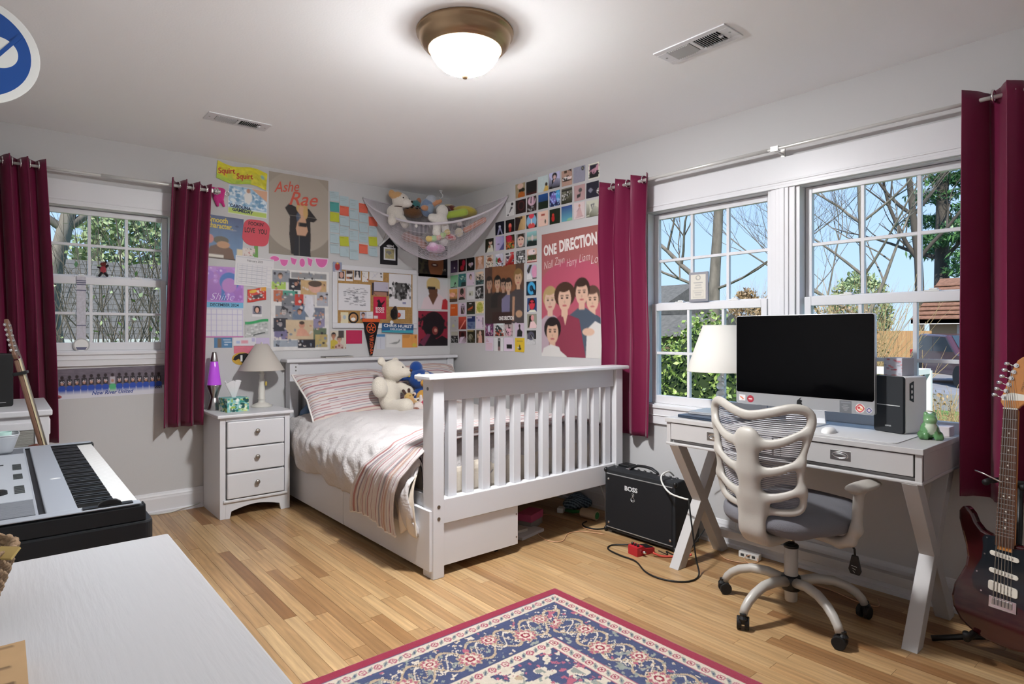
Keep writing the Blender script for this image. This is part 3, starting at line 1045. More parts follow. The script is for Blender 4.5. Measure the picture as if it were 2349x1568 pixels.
# striped pillows
def pillow(label, loc, rot, W, Hh, T, ph, tilt):
    t = thing('pillow', label, 'pillow', loc)
    t.rotation_euler = rot
    def surf(sg):
        def fn(u, v):
            a = 2 * u - 1; c = 2 * v - 1
            e = max(0.0, (1 - abs(a) ** 3.2)) ** .5 * max(0.0, (1 - abs(c) ** 3.2)) ** .5
            pin = 1 - .06 * (1 - abs(a)) * abs(c) ** 2 - .0
            pz = 1 - .08 * (1 - abs(c)) * abs(a) ** 2
            w_ = float(fbm(a * 3 + ph, c * 3, .5, 3)) - .43
            return (a * W / 2 * pz, sg * (T / 2 * e + .012 * w_ * e), c * Hh / 2 * pin + .015 * math.sin(3 * a + ph))
        return fn
    for sg in (-1, 1):
        col_grid('cover', surf(sg), lambda u, v: stripe((1 - v) * 1.35 + ph * .1 + .02 * np.sin(u * 3)), 60, 90, 'striped_cotton', t, 0)
    f = surf(1)
    path = [(k / 40, 0) for k in range(40)] + [(1, k / 24) for k in range(24)] + [(1 - k / 40, 1) for k in range(40)] + [(0, 1 - k / 24) for k in range(24)]
    MB().tube([f(u, v) for u, v in path], .007, 6, closed=True).build('piping', 'piping_white', t, smooth=True)
    return t
pillow('striped pillow lying nearer the nightstand', (-1.145, -.375, .735), (R(-48), 0, R(3)), .76, .50, .17, .3, 0)
pillow('striped pillow leaning in the bed corner by the right wall', (-.44, -.31, .755), (R(-40), 0, R(-3)), .66, .47, .16, .9, 0)
mat('toy_blue_cloth', '6d86a6', .9)
tag(sdf_obj('cloth_bundle', [S_ell((-1.42, -.20, .60), (.05, .045, .055)), S_ell((-1.40, -.21, .655), (.035, .03, .03)), S_ell((-1.445, -.19, .56), (.03, .03, .04))], .008, 'toy_blue_cloth', None, .02), 'small blue cloth toy squeezed behind the pillow', 'toy')

t = thing('book', 'thin dark book lying on the headboard cap', 'book', (-1.125, -.075, 1.0122), R(1))
MB().box(-.115, -.05, .0005, .115, .05, .002).box(-.115, -.05, .010, .115, .05, .0115).build('cover', mat('book_dark', '2b3034', .6), t)
MB().box(-.113, -.048, .002, .113, .05, .010).build('pages', mat('book_pages', 'cfcac0', .9), t)

# ---------------------------------------------------------------- plush toys on the bed
mat('toy_black', '17120f', .25)
mat('toy_brown', '4a3226', .5)
mat('toy_white', 'e9e6e0', .9)
def plush(name, label, cat, prims, cols, res=.008, k=.018, loc=(0, 0, 0), rot=(0, 0, 0), disp=.006, dscale=60, extras=(), group=None, sc=1.0):
    t = thing(name, label, cat, loc, 0, group)
    t.rotation_euler = rot
    t.scale = (sc, sc, sc)
    sdf_obj('body', prims, res, 'plush', t, k, cols, disp, dscale)
    for nm, c, r, m in extras:
        MB().ell(c, r, 12, 8).build(nm, m, t, smooth=True)
    return t
W_ = 'ddd5c6'
plush('teddy_bear', 'cream plush teddy bear sitting against the striped pillow', 'plush toy',
      [S_ell((0, 0, .13), (.085, .075, .13)), S_ell((.03, -.035, .315), (.092, .085, .082)), S_ell((.075, -.105, .295), (.045, .05, .038)),
       S_ell((-.055, .0, .39), (.032, .022, .032)), S_ell((.105, .02, .385), (.032, .022, .032)),
       S_ell((-.115, -.03, .20), (.06, .052, .078)), S_cap((.08, -.02, .2), (.13, -.07, .15), .035, .04),
       S_cap((-.03, -.05, .045), (-.02, -.19, .05), .05, .055), S_cap((.06, -.04, .045), (.15, -.15, .045), .048, .052)],
      [W_] * 9, .0075, .02, (-.93, -.58, .607), (R(-6), 0, R(14)), .006, 60,
      [('eye', (.045, -.117, .332), (.007, .006, .008), 'toy_black'), ('eye', (.098, -.085, .33), (.007, .006, .008), 'toy_black'), ('nose', (.093, -.152, .305), (.014, .009, .010), 'toy_brown'), ('mouth', (.093, -.152, .285), (.0025, .004, .012), 'toy_brown')])
BL = '1d4a94'
plush('blue_plush', 'blue plush animal with a tan muzzle behind the small giraffe', 'plush toy',
      [S_ell((0, 0, .08), (.06, .055, .08)), S_ell((0, -.01, .22), (.09, .08, .082)), S_ell((-.015, .0, .315), (.052, .045, .05)), S_cap((-.075, .01, .25), (-.15, .02, .235), .038, .02), S_cap((.075, .01, .25), (.15, .02, .24), .038, .02),
       S_ell((.03, -.075, .185), (.058, .035, .036)), S_ell((-.03, -.072, .225), (.026, .018, .034)), S_ell((.035, -.075, .235), (.026, .018, .034)), S_ell((.0, -.035, .07), (.05, .035, .06)),
       S_cap((-.03, -.03, .03), (-.03, -.12, .025), .032, .036), S_cap((.04, -.03, .03), (.05, -.12, .025), .032, .036)],
      [BL, BL, BL, BL, BL, 'd9a44a', 'd8d2c6', 'd8d2c6', 'd9a44a', 'c98a3a', 'c98a3a'], .007, .008, (-.615, -.50, .622), (R(-10), 0, R(-4)), .002, 60,
      [('eye', (-.017, -.089, .222), (.007, .005, .012), 'toy_black'), ('eye', (.03, -.092, .232), (.007, .005, .012), 'toy_black'), ('ear_lining', (-.098, -.028, .252), (.014, .008, .016), 'toy_yellow' if 'toy_yellow' in MATS else mat('toy_yellow', 'd9c05a', .9))])
GI = 'c9a763'
t = plush('giraffe_plush', 'small brown-spotted giraffe plush in front of the cream bear', 'plush toy',
      [S_ell((0, 0, .05), (.055, .045, .045)), S_ell((-.045, -.02, .115), (.036, .036, .034)), S_ell((-.055, -.05, .09), (.036, .032, .03)), S_cap((-.065, -.005, .14), (-.082, .0, .165), .010, .012), S_cap((-.03, .0, .145), (-.032, .0, .17), .010, .012),
       S_ell((.01, -.01, .135), (.018, .01, .015)), S_cap((-.02, -.04, .02), (-.03, -.085, .018), .026, .03), S_cap((.04, -.035, .02), (.06, -.075, .018), .026, .028)],
      [GI, GI, 'c79a62', '46302a', '46302a', 'dcc9b8', '8d5c4c', '8d5c4c'], .006, .008, (-.805, -.685, .615), (0, 0, R(6)), .003, 70)
for a, c in enumerate(((.02, -.043, .06), (.045, -.02, .07), (-.01, -.03, .085), (.03, -.03, .088), (-.03, -.052, .135), (-.055, -.045, .125), (.052, -.01, .045))):
    MB().ell(c, (.009, .007, .009), 8, 6).build('spot', 'toy_brown', t, smooth=True)
plush('mouse_plush', 'grey round plush with a red collar by the footboard', 'plush toy',
      [S_ell((0, 0, .055), (.075, .06, .055)), S_ell((-.07, -.005, .06), (.022, .05, .045)), S_cap((-.08, -.01, .10), (-.085, -.01, .135), .014, .01), S_ell((-.10, 0, .05), (.05, .045, .04))],
      ['7d706b', 'b92f4b', 'd9cdc8', 'ded2cb'], .006, .006, (-.69, -.735, .605), (0, 0, R(5)), .002, 70)

# ================================================================ nightstand
ns = thing('nightstand', 'white three-drawer nightstand beside the bed', 'nightstand', (-1.855, -.225, 0))
mat('nickel', 'a59f98', .35, metal=.9)
def L(b, dx=1.855, dy=.225):
    b.v = [(x + dx, y + dy, z) for x, y, z in b.v]; return b
body = L(MB().box(-2.08, -.435, .0, -2.045, -.02, .655).box(-1.665, -.435, .0, -1.63, -.02, .655).box(-2.045, -.40, .08, -1.665, -.02, .655).box(-2.045, -.435, .63, -1.665, -.40, .655).box(-2.045, -.435, .108, -1.665, -.40, .12)).build('body', 'white_wood', ns, bevel=.002)
arch = [(-2.045, .108), (-1.665, .108), (-1.665, .0), (-1.69, .0), (-1.70, .045)] + [(-1.70 - .31 * k / 12, .045 + .028 * math.sin(PI * k / 12)) for k in range(1, 12)] + [(-2.01, .045), (-2.02, .0), (-2.045, .0)]
L(MB().prism(arch, lambda a, c, d: (a, d, c), -.435, -.415)).build('apron', 'white_wood', ns)
L(MB().box(-2.06, -.448, .105, -1.65, -.43, .122)).build('base_moulding', 'white_wood', ns, bevel=.004)
L(MB().box(-2.10, -.462, .655, -1.61, -.005, .676)).build('top', 'white_wood', ns, bevel=.006)
for z0, z1 in ((.462, .628), (.297, .455), (.128, .288)):
    d = L(MB().box(-2.038, -.452, z0, -1.672, -.42, z1)).build('drawer', 'white_wood', ns, bevel=.007, seg=2)
    zc = (z0 + z1) / 2 + .012
    kb = MB()
    kb.lathe([(.001, 0), (.006, .0), (.006, .012), (.0145, .016), (.016, .02), (.014, .026), (.008, .029), (.001, .03)], 18)
    kb.v = [(x - 1.855 + 1.855 + 0, -.452 + .225 - z, y + zc) for x, y, z in kb.v]
    kb.build('knob', 'nickel', d, smooth=True)
NZ = .676
# cream lamp
mat('lamp_shade', 'd6cfc6', .8, bump=.15, bscale=300, translucent=.25)
mat('cream_paint', 'd9d6cd', .4)
t = thing('table_lamp', 'cream table lamp with turned base on the nightstand', 'lamp', (-1.72, -.125, NZ))
MB().lathe([(.072, 0), (.072, .008), (.066, .014), (.055, .016), (.052, .022), (.034, .027), (.024, .032), (.022, .05), (.026, .054), (.026, .06), (.023, .066), (.024, .12), (.021, .145), (.017, .165), (.021, .178), (.021, .195), (.016, .20), (.016, .225), (.021, .232), (.019, .24), (.015, .25), (.013, .30), (.008, .31), (.005, .45), (.001, .455)], 28).build('base', 'cream_paint', t, smooth=True)
MB().lathe([(.152, .262), (.155, .262), (.155, .266), (.042, .452), (.039, .452), (.152, .264)], 40, caps=False).build('shade', 'lamp_shade', t, smooth=True)
MB().cyl((.028, -.01, .175), (.028, -.01, .29), .0012, n=6).build('pull_chain', 'steel', t)
MB().ell((.028, -.01, .165), (.008, .008, .018), 10, 6).build('chain_pull', mat('brass_pull', 'cbb35a', .4), t, smooth=True)
MB().cyl((0, 0, .449), (0, 0, .464), .006, n=10).build('finial', 'cream_paint', t)
# lava lamp
mat('lava_metal', 'b6b3b1', .28, metal=1)
mat('lava_liquid', 'b04fd0', .08, spec=.6, trans=.0, emit=.18)
t = thing('lava_lamp', 'silver lava lamp with purple liquid beside the tissue box', 'lamp', (-2.03, -.10, NZ))
MB().lathe([(.044, 0), (.046, .004), (.024, .08), (.021, .086), (.024, .092), (.047, .168), (.046, .172)], 30).build('base', 'lava_metal', t, smooth=True)
MB().lathe([(.045, .170), (.044, .178), (.024, .335), (.023, .337)], 30).build('liquid_bottle', 'lava_liquid', t, smooth=True)
MB().lathe([(.0245, .333), (.0245, .338), (.0145, .394), (.012, .398), (.001, .398)], 26).build('cap', 'lava_metal', t, smooth=True)
# tissue box
def tissue_img(seed):
    c = Cv(40, 26, '8fc6c2'); rs = np.random.RandomState(seed)
    for cc in ('2f8f86', '1c6a66', 'dfe9d6', '9fbd4c', 'cfd98a', '2f8f86', 'eef2ea', '14504e'):
        for k in range(9): c.E(rs.rand(), rs.rand(), .03 + .08 * rs.rand(), .03 + .12 * rs.rand(), cc)
    return c.pix()
t = thing('tissue_box', 'green leaf-patterned tissue box on the nightstand', 'tissue box', (-1.945, -.255, NZ))
t.rotation_euler = (0, 0, R(8))
MB().box(-.072, -.066, 0, .072, .066, .093).build('carton', mat('carton_teal', '7cc0bb', .5), t, bevel=.002)
for nm, rz, off, wd, sd in (('printed_side', 0, (0, -.0662, .0465), .143, 3), ('printed_side', -PI / 2, (-.0722, 0, .0465), .131, 5)):
    o = link(nm, sheet_mesh(nm, wd, .092, tissue_img(sd), .0012), 'print', t); o.location = off; o.rotation_euler = (0, 0, rz)
def tis(u, v):
    a = u * 2 * PI; z = v * .105
    r = .012 + .032 * v + .009 * math.sin(3 * a + 2) * v + .006 * math.sin(7 * a) * v
    return (r * math.cos(a) * 1.2 - .012 * v, r * math.sin(a) * .5, .092 + z + .012 * math.sin(3 * a) * v)
MB().grid(tis, 36, 14, wrap=True).build('tissue', mat('tissue_white', 'f0f0f0', .9, translucent=.3), t, smooth=True, fixn=False)
# clock radio
t = thing('alarm_clock', 'small white and black alarm clock behind the tissue box', 'clock', (-1.862, -.10, NZ))
MB().prism([(-.06, 0), (.055, 0), (.058, .004), (.052, .07), (.044, .078), (-.055, .078), (-.06, .072)], lambda a, c, d: (a, d, c), -.02, .02).build('case', 'white_plastic', t, bevel=.004)
MB().box(-.05, -.0215, .012, .034, -.0195, .064).build('display', 'black_plastic', t, bevel=.0)
MB().prism([(-.055, .079), (.04, .079), (.046, .073), (.05, .05), (.042, .05), (.036, .068), (-.055, .068)], lambda a, c, d: (a, d, c), -.0225, -.0195).build('handle_trim', 'black_plastic', t)
# wall cable by the skirting
tag(MB().tube([(-2.42, -.035, .012), (-2.36, -.045, .006), (-2.28, -.05, .006), (-2.22, -.036, .016), (-2.16, -.03, .02), (-2.10, -.022, .03)], .0035, 6).build('lamp_cord', 'cable_white', None, smooth=True), 'pale cord lying along the skirting beside the nightstand', 'cord')
# ================================================================ desk
mat('desk_grey', 'b9b7b6', .42, bump=.04, bscale=60)
mat('seam_dark', '4d4b4b', .7)
DK = thing('desk', 'light grey campaign desk with crossed legs under the window', 'desk', (-.28, -3.32, 0))
class DW(MB):
    def build(s, *a, **k):
        s.v = [(x + .28, y + 3.32, z) for x, y, z in s.v]; return MB.build(s, *a, **k)
DW().box(-.535, -3.892, .748, -.035, -2.742, .77).build('top', 'desk_grey', DK, bevel=.002)
DW().box(-.515, -3.885, .645, -.045, -3.865, .748).box(-.515, -2.769, .645, -.045, -2.749, .748).box(-.065, -3.865, .645, -.045, -2.769, .748).box(-.505, -3.865, .645, -.065, -2.769, .655).box(-.525, -3.885, .645, -.505, -3.862, .748).box(-.525, -2.772, .645, -.505, -2.749, .748).box(-.525, -3.345, .66, -.505, -3.315, .745).build('carcass', 'desk_grey', DK, bevel=.001)
DW().box(-.53, -3.888, .632, -.04, -2.746, .645).build('bottom_moulding', 'desk_grey', DK, bevel=.004)
def pull(yc, zc, par):
    t = DW().box(-.5305, yc - .04, zc - .02, -.528, yc + .04, zc + .02).build('pull_plate', 'steel', par, bevel=.001)
    DW().tube([(-.531, yc + .03 * math.cos(2 * PI * k / 24), zc + .012 * math.sin(2 * PI * k / 24)) for k in range(24)], .0032, 6, closed=True).build('pull_rim', 'chrome', par, smooth=True)
    DW().ell((-.529, yc, zc), (.004, .026, .010), 14, 8).build('pull_cup', 'steel', par, smooth=True)
for y0, y1, yp in ((-3.86, -3.347, -3.598), (-3.313, -2.774, -3.025)):
    d = DW().box(-.529, y0 + .003, .662, -.508, y1 - .003, .744).build('drawer', 'desk_grey', DK, bevel=.001)
    pull(yp, .704, d)
DW().box(-.508, -3.862, .655, -.506, -2.772, .748).build('drawer_gap', 'seam_dark', DK)
for y0 in (-3.872, -2.822):
    y1 = y0 + .055
    ym = (y0 + y1) / 2
    for (xa, xb) in ((-.497, -.085), (-.085, -.497)):
        # parallelogram bars crossing in the depth direction
        hw = .034
        DW().prism([(xa - hw, .632), (xa + hw, .632), (xb + hw, 0), (xb - hw, 0)], lambda a, c, d: (a, d, c), y0 + (.0 if xa < xb else .0008), y1 - (.0008 if xa < xb else .0)).build('leg', 'desk_grey', DK, bevel=.002)
DW().box(-.125, -3.83, .085, -.085, -2.80, .127).build('stretcher', 'desk_grey', DK, bevel=.002)
DW().box(-.10, -3.85, .565, -.07, -2.79, .632).build('back_rail', 'desk_grey', DK, bevel=.002)

DZ = .77
mat('desk_mat', 'c5c5c6', .6)
def rrect(x0, y0, x1, y1, r, n=6):
    p = []
    for cx, cy, a0 in ((x1 - r, y1 - r, 0), (x0 + r, y1 - r, 90), (x0 + r, y0 + r, 180), (x1 - r, y0 + r, 270)):
        for k in range(n + 1):
            a = R(a0 + 90 * k / n); p.append((cx + r * math.cos(a), cy + r * math.sin(a)))
    return p
flatp = lambda a, c, d: (a, c, d)
o = tag(MB().prism(rrect(-.478, -3.785, -.075, -2.99, .03), flatp, DZ, DZ + .003).build('desk_mat', 'desk_mat', None), 'pale grey desk mat under the computer', 'desk mat')
DM = DZ + .003
# all-in-one computer
mat('alu', 'c3c4c6', .3, metal=.6)
mat('screen_black', '010102', .12, spec=.18)
pc = thing('desktop_computer', 'silver all-in-one computer with a big black screen', 'computer', (-.24, -3.307, DM))
yz = lambda a, c, d: (d, a, c)
MB().prism(rrect(-.325, .072, .325, .52, .012), yz, -.012, .012).build('body', 'alu', pc, bevel=.002)
MB().ell((.018, 0, .32), (.03, .24, .17), 28, 12).build('back_bulge', 'alu', pc, smooth=True)
MB().prism(rrect(-.322, .132, .322, .517, .010), yz, -.0135, -.012).build('screen', 'screen_black', pc)
MB().cyl((-.0138, 0, .508), (-.0134, 0, .508), .0025, n=10).build('camera_dot', 'black_plastic', pc)
MB().prism([(.012, .30), (.02, .28), (.055, .03), (.06, .004), (.05, .004), (.042, .03), (.012, .22)], lambda a, c, d: (a, d, c), -.095, .095).build('stand', 'alu', pc, bevel=.002)
MB().prism(rrect(-.10, -.10, .085, .10, .008), flatp, 0, .006).build('stand_foot', 'alu', pc, bevel=.001)
# bitten-fruit emblem on the chin
ap = MB()
n = 40
def applept(k):
    a = 2 * PI * k / n
    r = .0155 * (1 - .14 * math.cos(2 * a) * (1 if math.sin(a) > 0 else .6)) * (1 - .10 * max(0, math.sin(a)) ** 8)
    x, z = r * math.cos(a), r * 1.05 * math.sin(a)
    if x > .009 and abs(z - .002) < .0085:
        x = min(x, .0175 - math.sqrt(max(0, .0085 ** 2 - (z - .002) ** 2)))
    return (-x, z + .1)
ap.prism([applept(k) for k in range(n)], yz, -.0128, -.0118)
ap.prism([(-.002 - .0, .117), (-.008, .126), (-.002, .124), (.0035, .117)][::-1], yz, -.0128, -.0118)
ap.build('fruit_emblem', 'black_plastic', pc)
def sticker(nm, y, z, w, h, ops, nx=22, ny=22, rx=None, label=None):
    o = link(nm, sheet_mesh(nm, w, h, Cv(nx, ny).run(ops).pix(), .0006, shape=rx), 'print', pc)
    o.rotation_euler = (0, 0, -PI / 2); o.location = (-.0122, y, z)
    return o
def roundify(w, h):
    def f(x, y, z):
        a = x / (w / 2); c = z / (h / 2)
        return x * np.sqrt(np.clip(1 - c * c / 2, 0, 1)), y, z * np.sqrt(np.clip(1 - a * a / 2, 0, 1))
    return f
sticker('round_sticker', .247, .099, .036, .036, 'B a33440;E .5 .5 .42 .42 8d2432;E .5 .5 .34 .34 a93a46;R .25 .42 .75 .58 e6c8c8', rx=roundify(.036, .036))
sticker('orange_sticker', .292, .102, .034, .03, 'B d8d3d3;P d27a56 .1 .2 .35 .3 .6 .45 .8 .7 .6 .8 .45 .6 .25 .5;R .3 .88 .8 .93 b99')
sticker('grey_label', -.205, .100, .05, .055, 'B 6a6c70;R .1 .12 .9 .2 8a8c90;R .3 .35 .7 .4 999;R .2 .5 .8 .54 999;R .3 .62 .7 .66 999;R .4 .75 .6 .79 999')
sticker('red_badge', -.265, .099, .040, .040, 'B e7dfd8;E .5 .5 .45 .45 c2414a;E .5 .5 .3 .3 f0d9c8;E .4 .45 .14 .14 c2414a;E .62 .6 .12 .1 d9a05a', rx=roundify(.04, .04))
sticker('blue_badge', -.302, .093, .024, .024, 'B dcdce4;E .5 .5 .42 .42 4a4f86;E .5 .5 .24 .24 e0c8c8', 14, 14, rx=roundify(.024, .024))
# mouse
def mouse_pt(u, v):
    a = u * 2 * PI
    return (.057 * math.cos(a) * math.cos(v * PI / 2), .029 * math.sin(a) * math.cos(v * PI / 2), .022 * math.sin(v * PI / 2) ** .7)
o = tag(MB().grid(mouse_pt, 24, 8, wrap=True).add([(.057 * math.cos(2 * PI * k / 24), .029 * math.sin(2 * PI * k / 24), 0) for k in range(24)], [tuple(range(24))]).build('computer_mouse', 'white_plastic', None, smooth=True), 'low white computer mouse on the desk mat', 'mouse')
o.location = (-.40, -3.50, DM); o.rotation_euler = (0, 0, R(12))
# laptops
mat('laptop_navy', '3b4657', .35, metal=.4)
t = thing('laptop', 'dark blue closed laptop at the desk corner', 'laptop', (-.385, -2.945, DZ), R(-4))
MB().prism(rrect(-.11, -.155, .11, .155, .01), flatp, .002, .009).build('base', 'laptop_navy', t, bevel=.001)
MB().prism(rrect(-.11, -.155, .11, .155, .01), flatp, .0095, .015).build('lid', 'laptop_navy', t, bevel=.001)
MB().box(-.1, -.14, 0, .1, .14, .002).build('feet', 'rubber', t)
t = thing('laptop', 'silver closed laptop stacked on the blue one', 'laptop', (-.305, -2.945, DZ + .015), R(5))
MB().prism(rrect(-.105, -.15, .105, .15, .01), flatp, .0015, .009).build('base', 'alu', t, bevel=.001)
MB().prism(rrect(-.105, -.15, .105, .15, .01), flatp, .0095, .014).build('lid', 'alu', t, bevel=.001)
MB().box(-.095, -.14, 0, .095, .14, .0015).build('feet', 'rubber', t)
# crystal lamp
m = glass_mat('crystal', (.97, .98, 1), 1.0); 
mat('crystal_ball', 'eef2f4', .05, spec=.7, trans=.55)
mat('shade_ivory', 'efece6', .8, translucent=.35)
t = thing('table_lamp', 'table lamp with crystal ball stem behind the computer', 'lamp', (-.135, -2.825, DZ))
MB().lathe([(.055, 0), (.055, .01), (.04, .016), (.02, .02), (.001, .02)], 28).build('foot', 'crystal_ball', t, smooth=True)
for k, r in enumerate((.033, .026, .024, .019)):
    MB().ell((0, 0, (.045, .098, .144, .184)[k]), (r, r, r * .92), 20, 12).build('crystal_ball', 'crystal_ball', t, smooth=True)
MB().cyl((0, 0, .018), (0, 0, .30), .004, n=8).build('stem', 'chrome', t)
MB().lathe([(.18, .225), (.182, .225), (.182, .228), (.095, .478), (.093, .478), (.18, .228)], 44, caps=False).build('shade', 'shade_ivory', t, smooth=True)
# speaker
mat('speaker_front', '26292d', .75, bump=.3, bscale=900)
mat('speaker_side', 'f3f2ef', .5, bump=.1, bscale=40, stretch=(1, 1, .1))
sp = thing('bookshelf_speaker', 'white speaker with a charcoal front beside the computer', 'speaker', (-.14, -3.69, DM), R(-17))
MB().prism(rrect(-.066, 0, .066, .245, .008), lambda a, c, d: (d, a, c), -.055, .082).build('cabinet', 'speaker_side', sp, bevel=.002)
MB().prism(rrect(-.0665, .0005, .0665, .2455, .012), lambda a, c, d: (d, a, c), -.072, -.056).build('grille', 'speaker_front', sp, bevel=.003)
MB().box(-.0728, -.052, .118, -.0718, .054, .1208).build('trim_line', 'white_plastic', sp)
MB().prism([(-.03, .215), (-.004, .225), (-.004, .135), (-.03, .145)], lambda a, c, d: (a, d, c), -.0675, -.066).build('control_panel', 'black_plastic', sp)
for z in (.203, .18, .157): MB().ell((-.017, -.0675, z), (.005, .003, .008), 10, 8).build('control_knob', 'white_plastic', sp, smooth=True)
o = lettering('EDIFIER', .0085, 'e8e8e8', sp, 0, .03, -.0727); 
for v in o.data.vertices: v.co = (v.co.y, -v.co.x, v.co.z)
def boxprint(c):
    c.run('B c9c9d2;N .1'); rs_ = np.random.RandomState(4)
    for k in range(26):
        x, y = rs_.rand(2); c.Rc(x, y, x + .16, y + .06, ('c23a4a', 'd8707a', '9a9aa6')[k % 3])
    return c
t = thing('tin_box', 'small grey and red patterned box on top of the speaker', 'box', (-.125, -3.685, DM + .2455), R(-17))
MB().box(-.04, -.042, 0, .04, .042, .078).build('tin', mat('tin_grey', 'b9b9c2', .5), t, bevel=.002)
o = link('printed_front', sheet_mesh('printed_front', .082, .076, boxprint(Cv(26, 24)).pix(), .0008), 'print', t); o.rotation_euler = (0, 0, -PI / 2); o.location = (-.0402, 0, .039)
# frog figurine
mat('frog_glaze', 'fff', .25, attr='Col', coat=.4)
t = thing('frog_figurine', 'glazed green ceramic frog sitting at the desk corner', 'figurine', (-.24, -3.832, DZ), R(25))
sdf_obj('body', [S_ell((0, 0, .038), (.034, .034, .038)), S_ell((-.006, 0, .082), (.026, .025, .022)), S_ell((-.022, 0, .078), (.016, .022, .012)), S_ell((.0, .014, .103), (.009, .008, .009)), S_ell((.0, -.014, .103), (.009, .008, .009)), S_ell((-.012, 0, .045), (.026, .022, .032)), S_cap((-.01, .03, .018), (-.032, .034, .01), .016, .01), S_cap((-.01, -.03, .018), (-.032, -.034, .01), .016, .01), S_cap((-.02, .016, .045), (-.034, .018, .008), .009, .009), S_cap((-.02, -.016, .045), (-.034, -.018, .008), .009, .009)], .0045, 'frog_glaze', t, .008,
        ['5f8f5e', '6d9a68', '7fa878', '6d9a68', '6d9a68', 'bcc9b2', '4f7a4c', '4f7a4c', '5f8f5e', '5f8f5e'])
MB().lathe([(.012, .11), (.013, .116), (.009, .112)], 12, c=(0, 0, 0), caps=False).build('crown', mat('frog_crown', 'd9d6c8', .3), t)
tag(MB().prism(rrect(-.035, -.027, .035, .027, .004), flatp, 0, .04).build('charger_box', mat('box_pale', 'd9d0d2', .6), None, bevel=.002), 'small pale square box behind the ceramic frog', 'box').location = (-.09, -3.845, DZ)
o = thing('plaque', 'grey framed award plaque leaning in the desk window', 'plaque', (.003, -2.595, 1.3915)); o.rotation_euler = (0, 0, -PI / 2)
pb = MB(); pb.box(-.064, 0, 0, .064, .012, .176); pb.build('frame', mat('plaque_grey', '8f8f96', .45), o, bevel=.003)
c = Cv(26, 34, 'd3cfc4').run('B d3cfc4;E .5 .14 .16 .1 8a8a88;E .5 .14 .11 .07 d3cfc4;R .2 .32 .8 .35 999;R .3 .42 .7 .45 999;R .25 .52 .75 .55 999;R .15 .64 .85 .92 a9a69c;R .17 .66 .83 .9 d3cfc4;R .25 .72 .75 .75 999;R .3 .8 .7 .83 999')
q = link('certificate', sheet_mesh('certificate', .1, .146, c.pix(), .001), 'print', o); q.location = (0, -.0002, .088)
o.rotation_euler = (R(0), 0, -PI / 2)

# ================================================================ office chair
mat('chair_plastic', 'aaa59d', .42, bump=.05, bscale=300)
mat('chair_fabric', '84838a', .85, bump=.8, bscale=700)
mat('chair_mesh', '8e8d92', .8)
mat('chair_metal', 'b3afa8', .35, metal=.1)
ch = thing('office_chair', 'beige mesh-back swivel office chair at the desk', 'office chair', (-.56, -3.41, 0), R(-7))
def bx_(y, z):
    return -.235 - .05 * (z - .45) / .45 - .03 * math.sin((z - .45) / .45 * PI) * 0 + .075 * (y / .22) ** 2 - .03 * math.cos((z - .66) / .24 * 1.2)
def bp_(y, z, dx=0): return (bx_(y, z) + dx, y, z)
out = []
def outline(t):
    # t 0..1 around the back, starting at the bottom middle, going to the left (+y)
    pts = [(0, .425), (.12, .43), (.175, .455), (.19, .52), (.185, .60), (.195, .70), (.215, .80), (.222, .87), (.205, .905), (.16, .912), (.08, .885), (0, .868)]
    pts = pts + [(-a, c) for a, c in pts[-2:0:-1]]
    n = len(pts); f = t * n; i = int(f) % n; fr = f - int(f)
    p0, p1, p2, p3 = pts[(i - 1) % n], pts[i], pts[(i + 1) % n], pts[(i + 2) % n]
    def cr(a, b, c, d): return .5 * (2 * b + (c - a) * fr + (2 * a - 5 * b + 4 * c - d) * fr ** 2 + (3 * b - a - 3 * c + d) * fr ** 3)
    return cr(p0[0], p1[0], p2[0], p3[0]), .495 + (cr(p0[1], p1[1], p2[1], p3[1]) - .425) * .857
prims = []
FLT = 1.75            # the frame is modelled deeper and flattened afterwards, so its bars are wide and thin
def S_capf(a, b, ra, rb=None): return S_cap((a[0] * FLT, a[1], a[2]), (b[0] * FLT, b[1], b[2]), ra, rb)
def chain(ps, rs_): return S_grp([S_capf(ps[k], ps[k + 1], rs_[k], rs_[k + 1]) for k in range(len(ps) - 1)])
NO = 72
ol = [outline(k / NO) for k in range(NO)] + [outline(0)]
prims.append(chain([bp_(*a) for a in ol], [.0145 + .005 * min(1, max(0, (a[1] - .82) / .04)) for a in ol]))
def rib(y0, z0, y1, z1, sag, r0, r1):
    ps = [bp_(y0 + (y1 - y0) * k / 12, z0 + (z1 - z0) * k / 12 - sag * math.sin(PI * k / 12), -.004) for k in range(13)]
    prims.append(chain(ps, [r0 + (r1 - r0) * (k / 12) ** .6 for k in range(13)]))
for s in (-1, 1):
    rib(0, .775, s * .205, .825, .03, .028, .0145)
    rib(0, .655, s * .188, .705, .02, .026, .0135)
    rib(0, .550, s * .188, .600, .02, .026, .0135)
prims.append(S_grp([chain([bp_(y, .52 + .27 * k / 10, -.008) for k in range(11)], [.034] * 11) for y in (-.014, 0, .014)]))
sp_ = [(-.268, .53), (-.272, .45), (-.268, .405), (-.235, .372), (-.17, .362), (-.08, .368)]
sp2 = [(p.x, p.y) for p in smooth_path([(a, c, 0) for a, c in sp_], 6)]
prims.append(S_grp([chain([(a, y, c) for a, c in sp2], [.028] * len(sp2)) for y in (-.034, -.017, 0, .017, .034)]))
V, F, _ = sdf_mesh(prims, .0062, .034)
V[:, 0] /= FLT
me = bpy.data.meshes.new('back_frame'); me.from_pydata(V.tolist(), [], F.tolist()); link('back_frame', me, 'chair_plastic', ch, smooth=True)
mb = MB()
zz = np.linspace(.505, .885, 50)
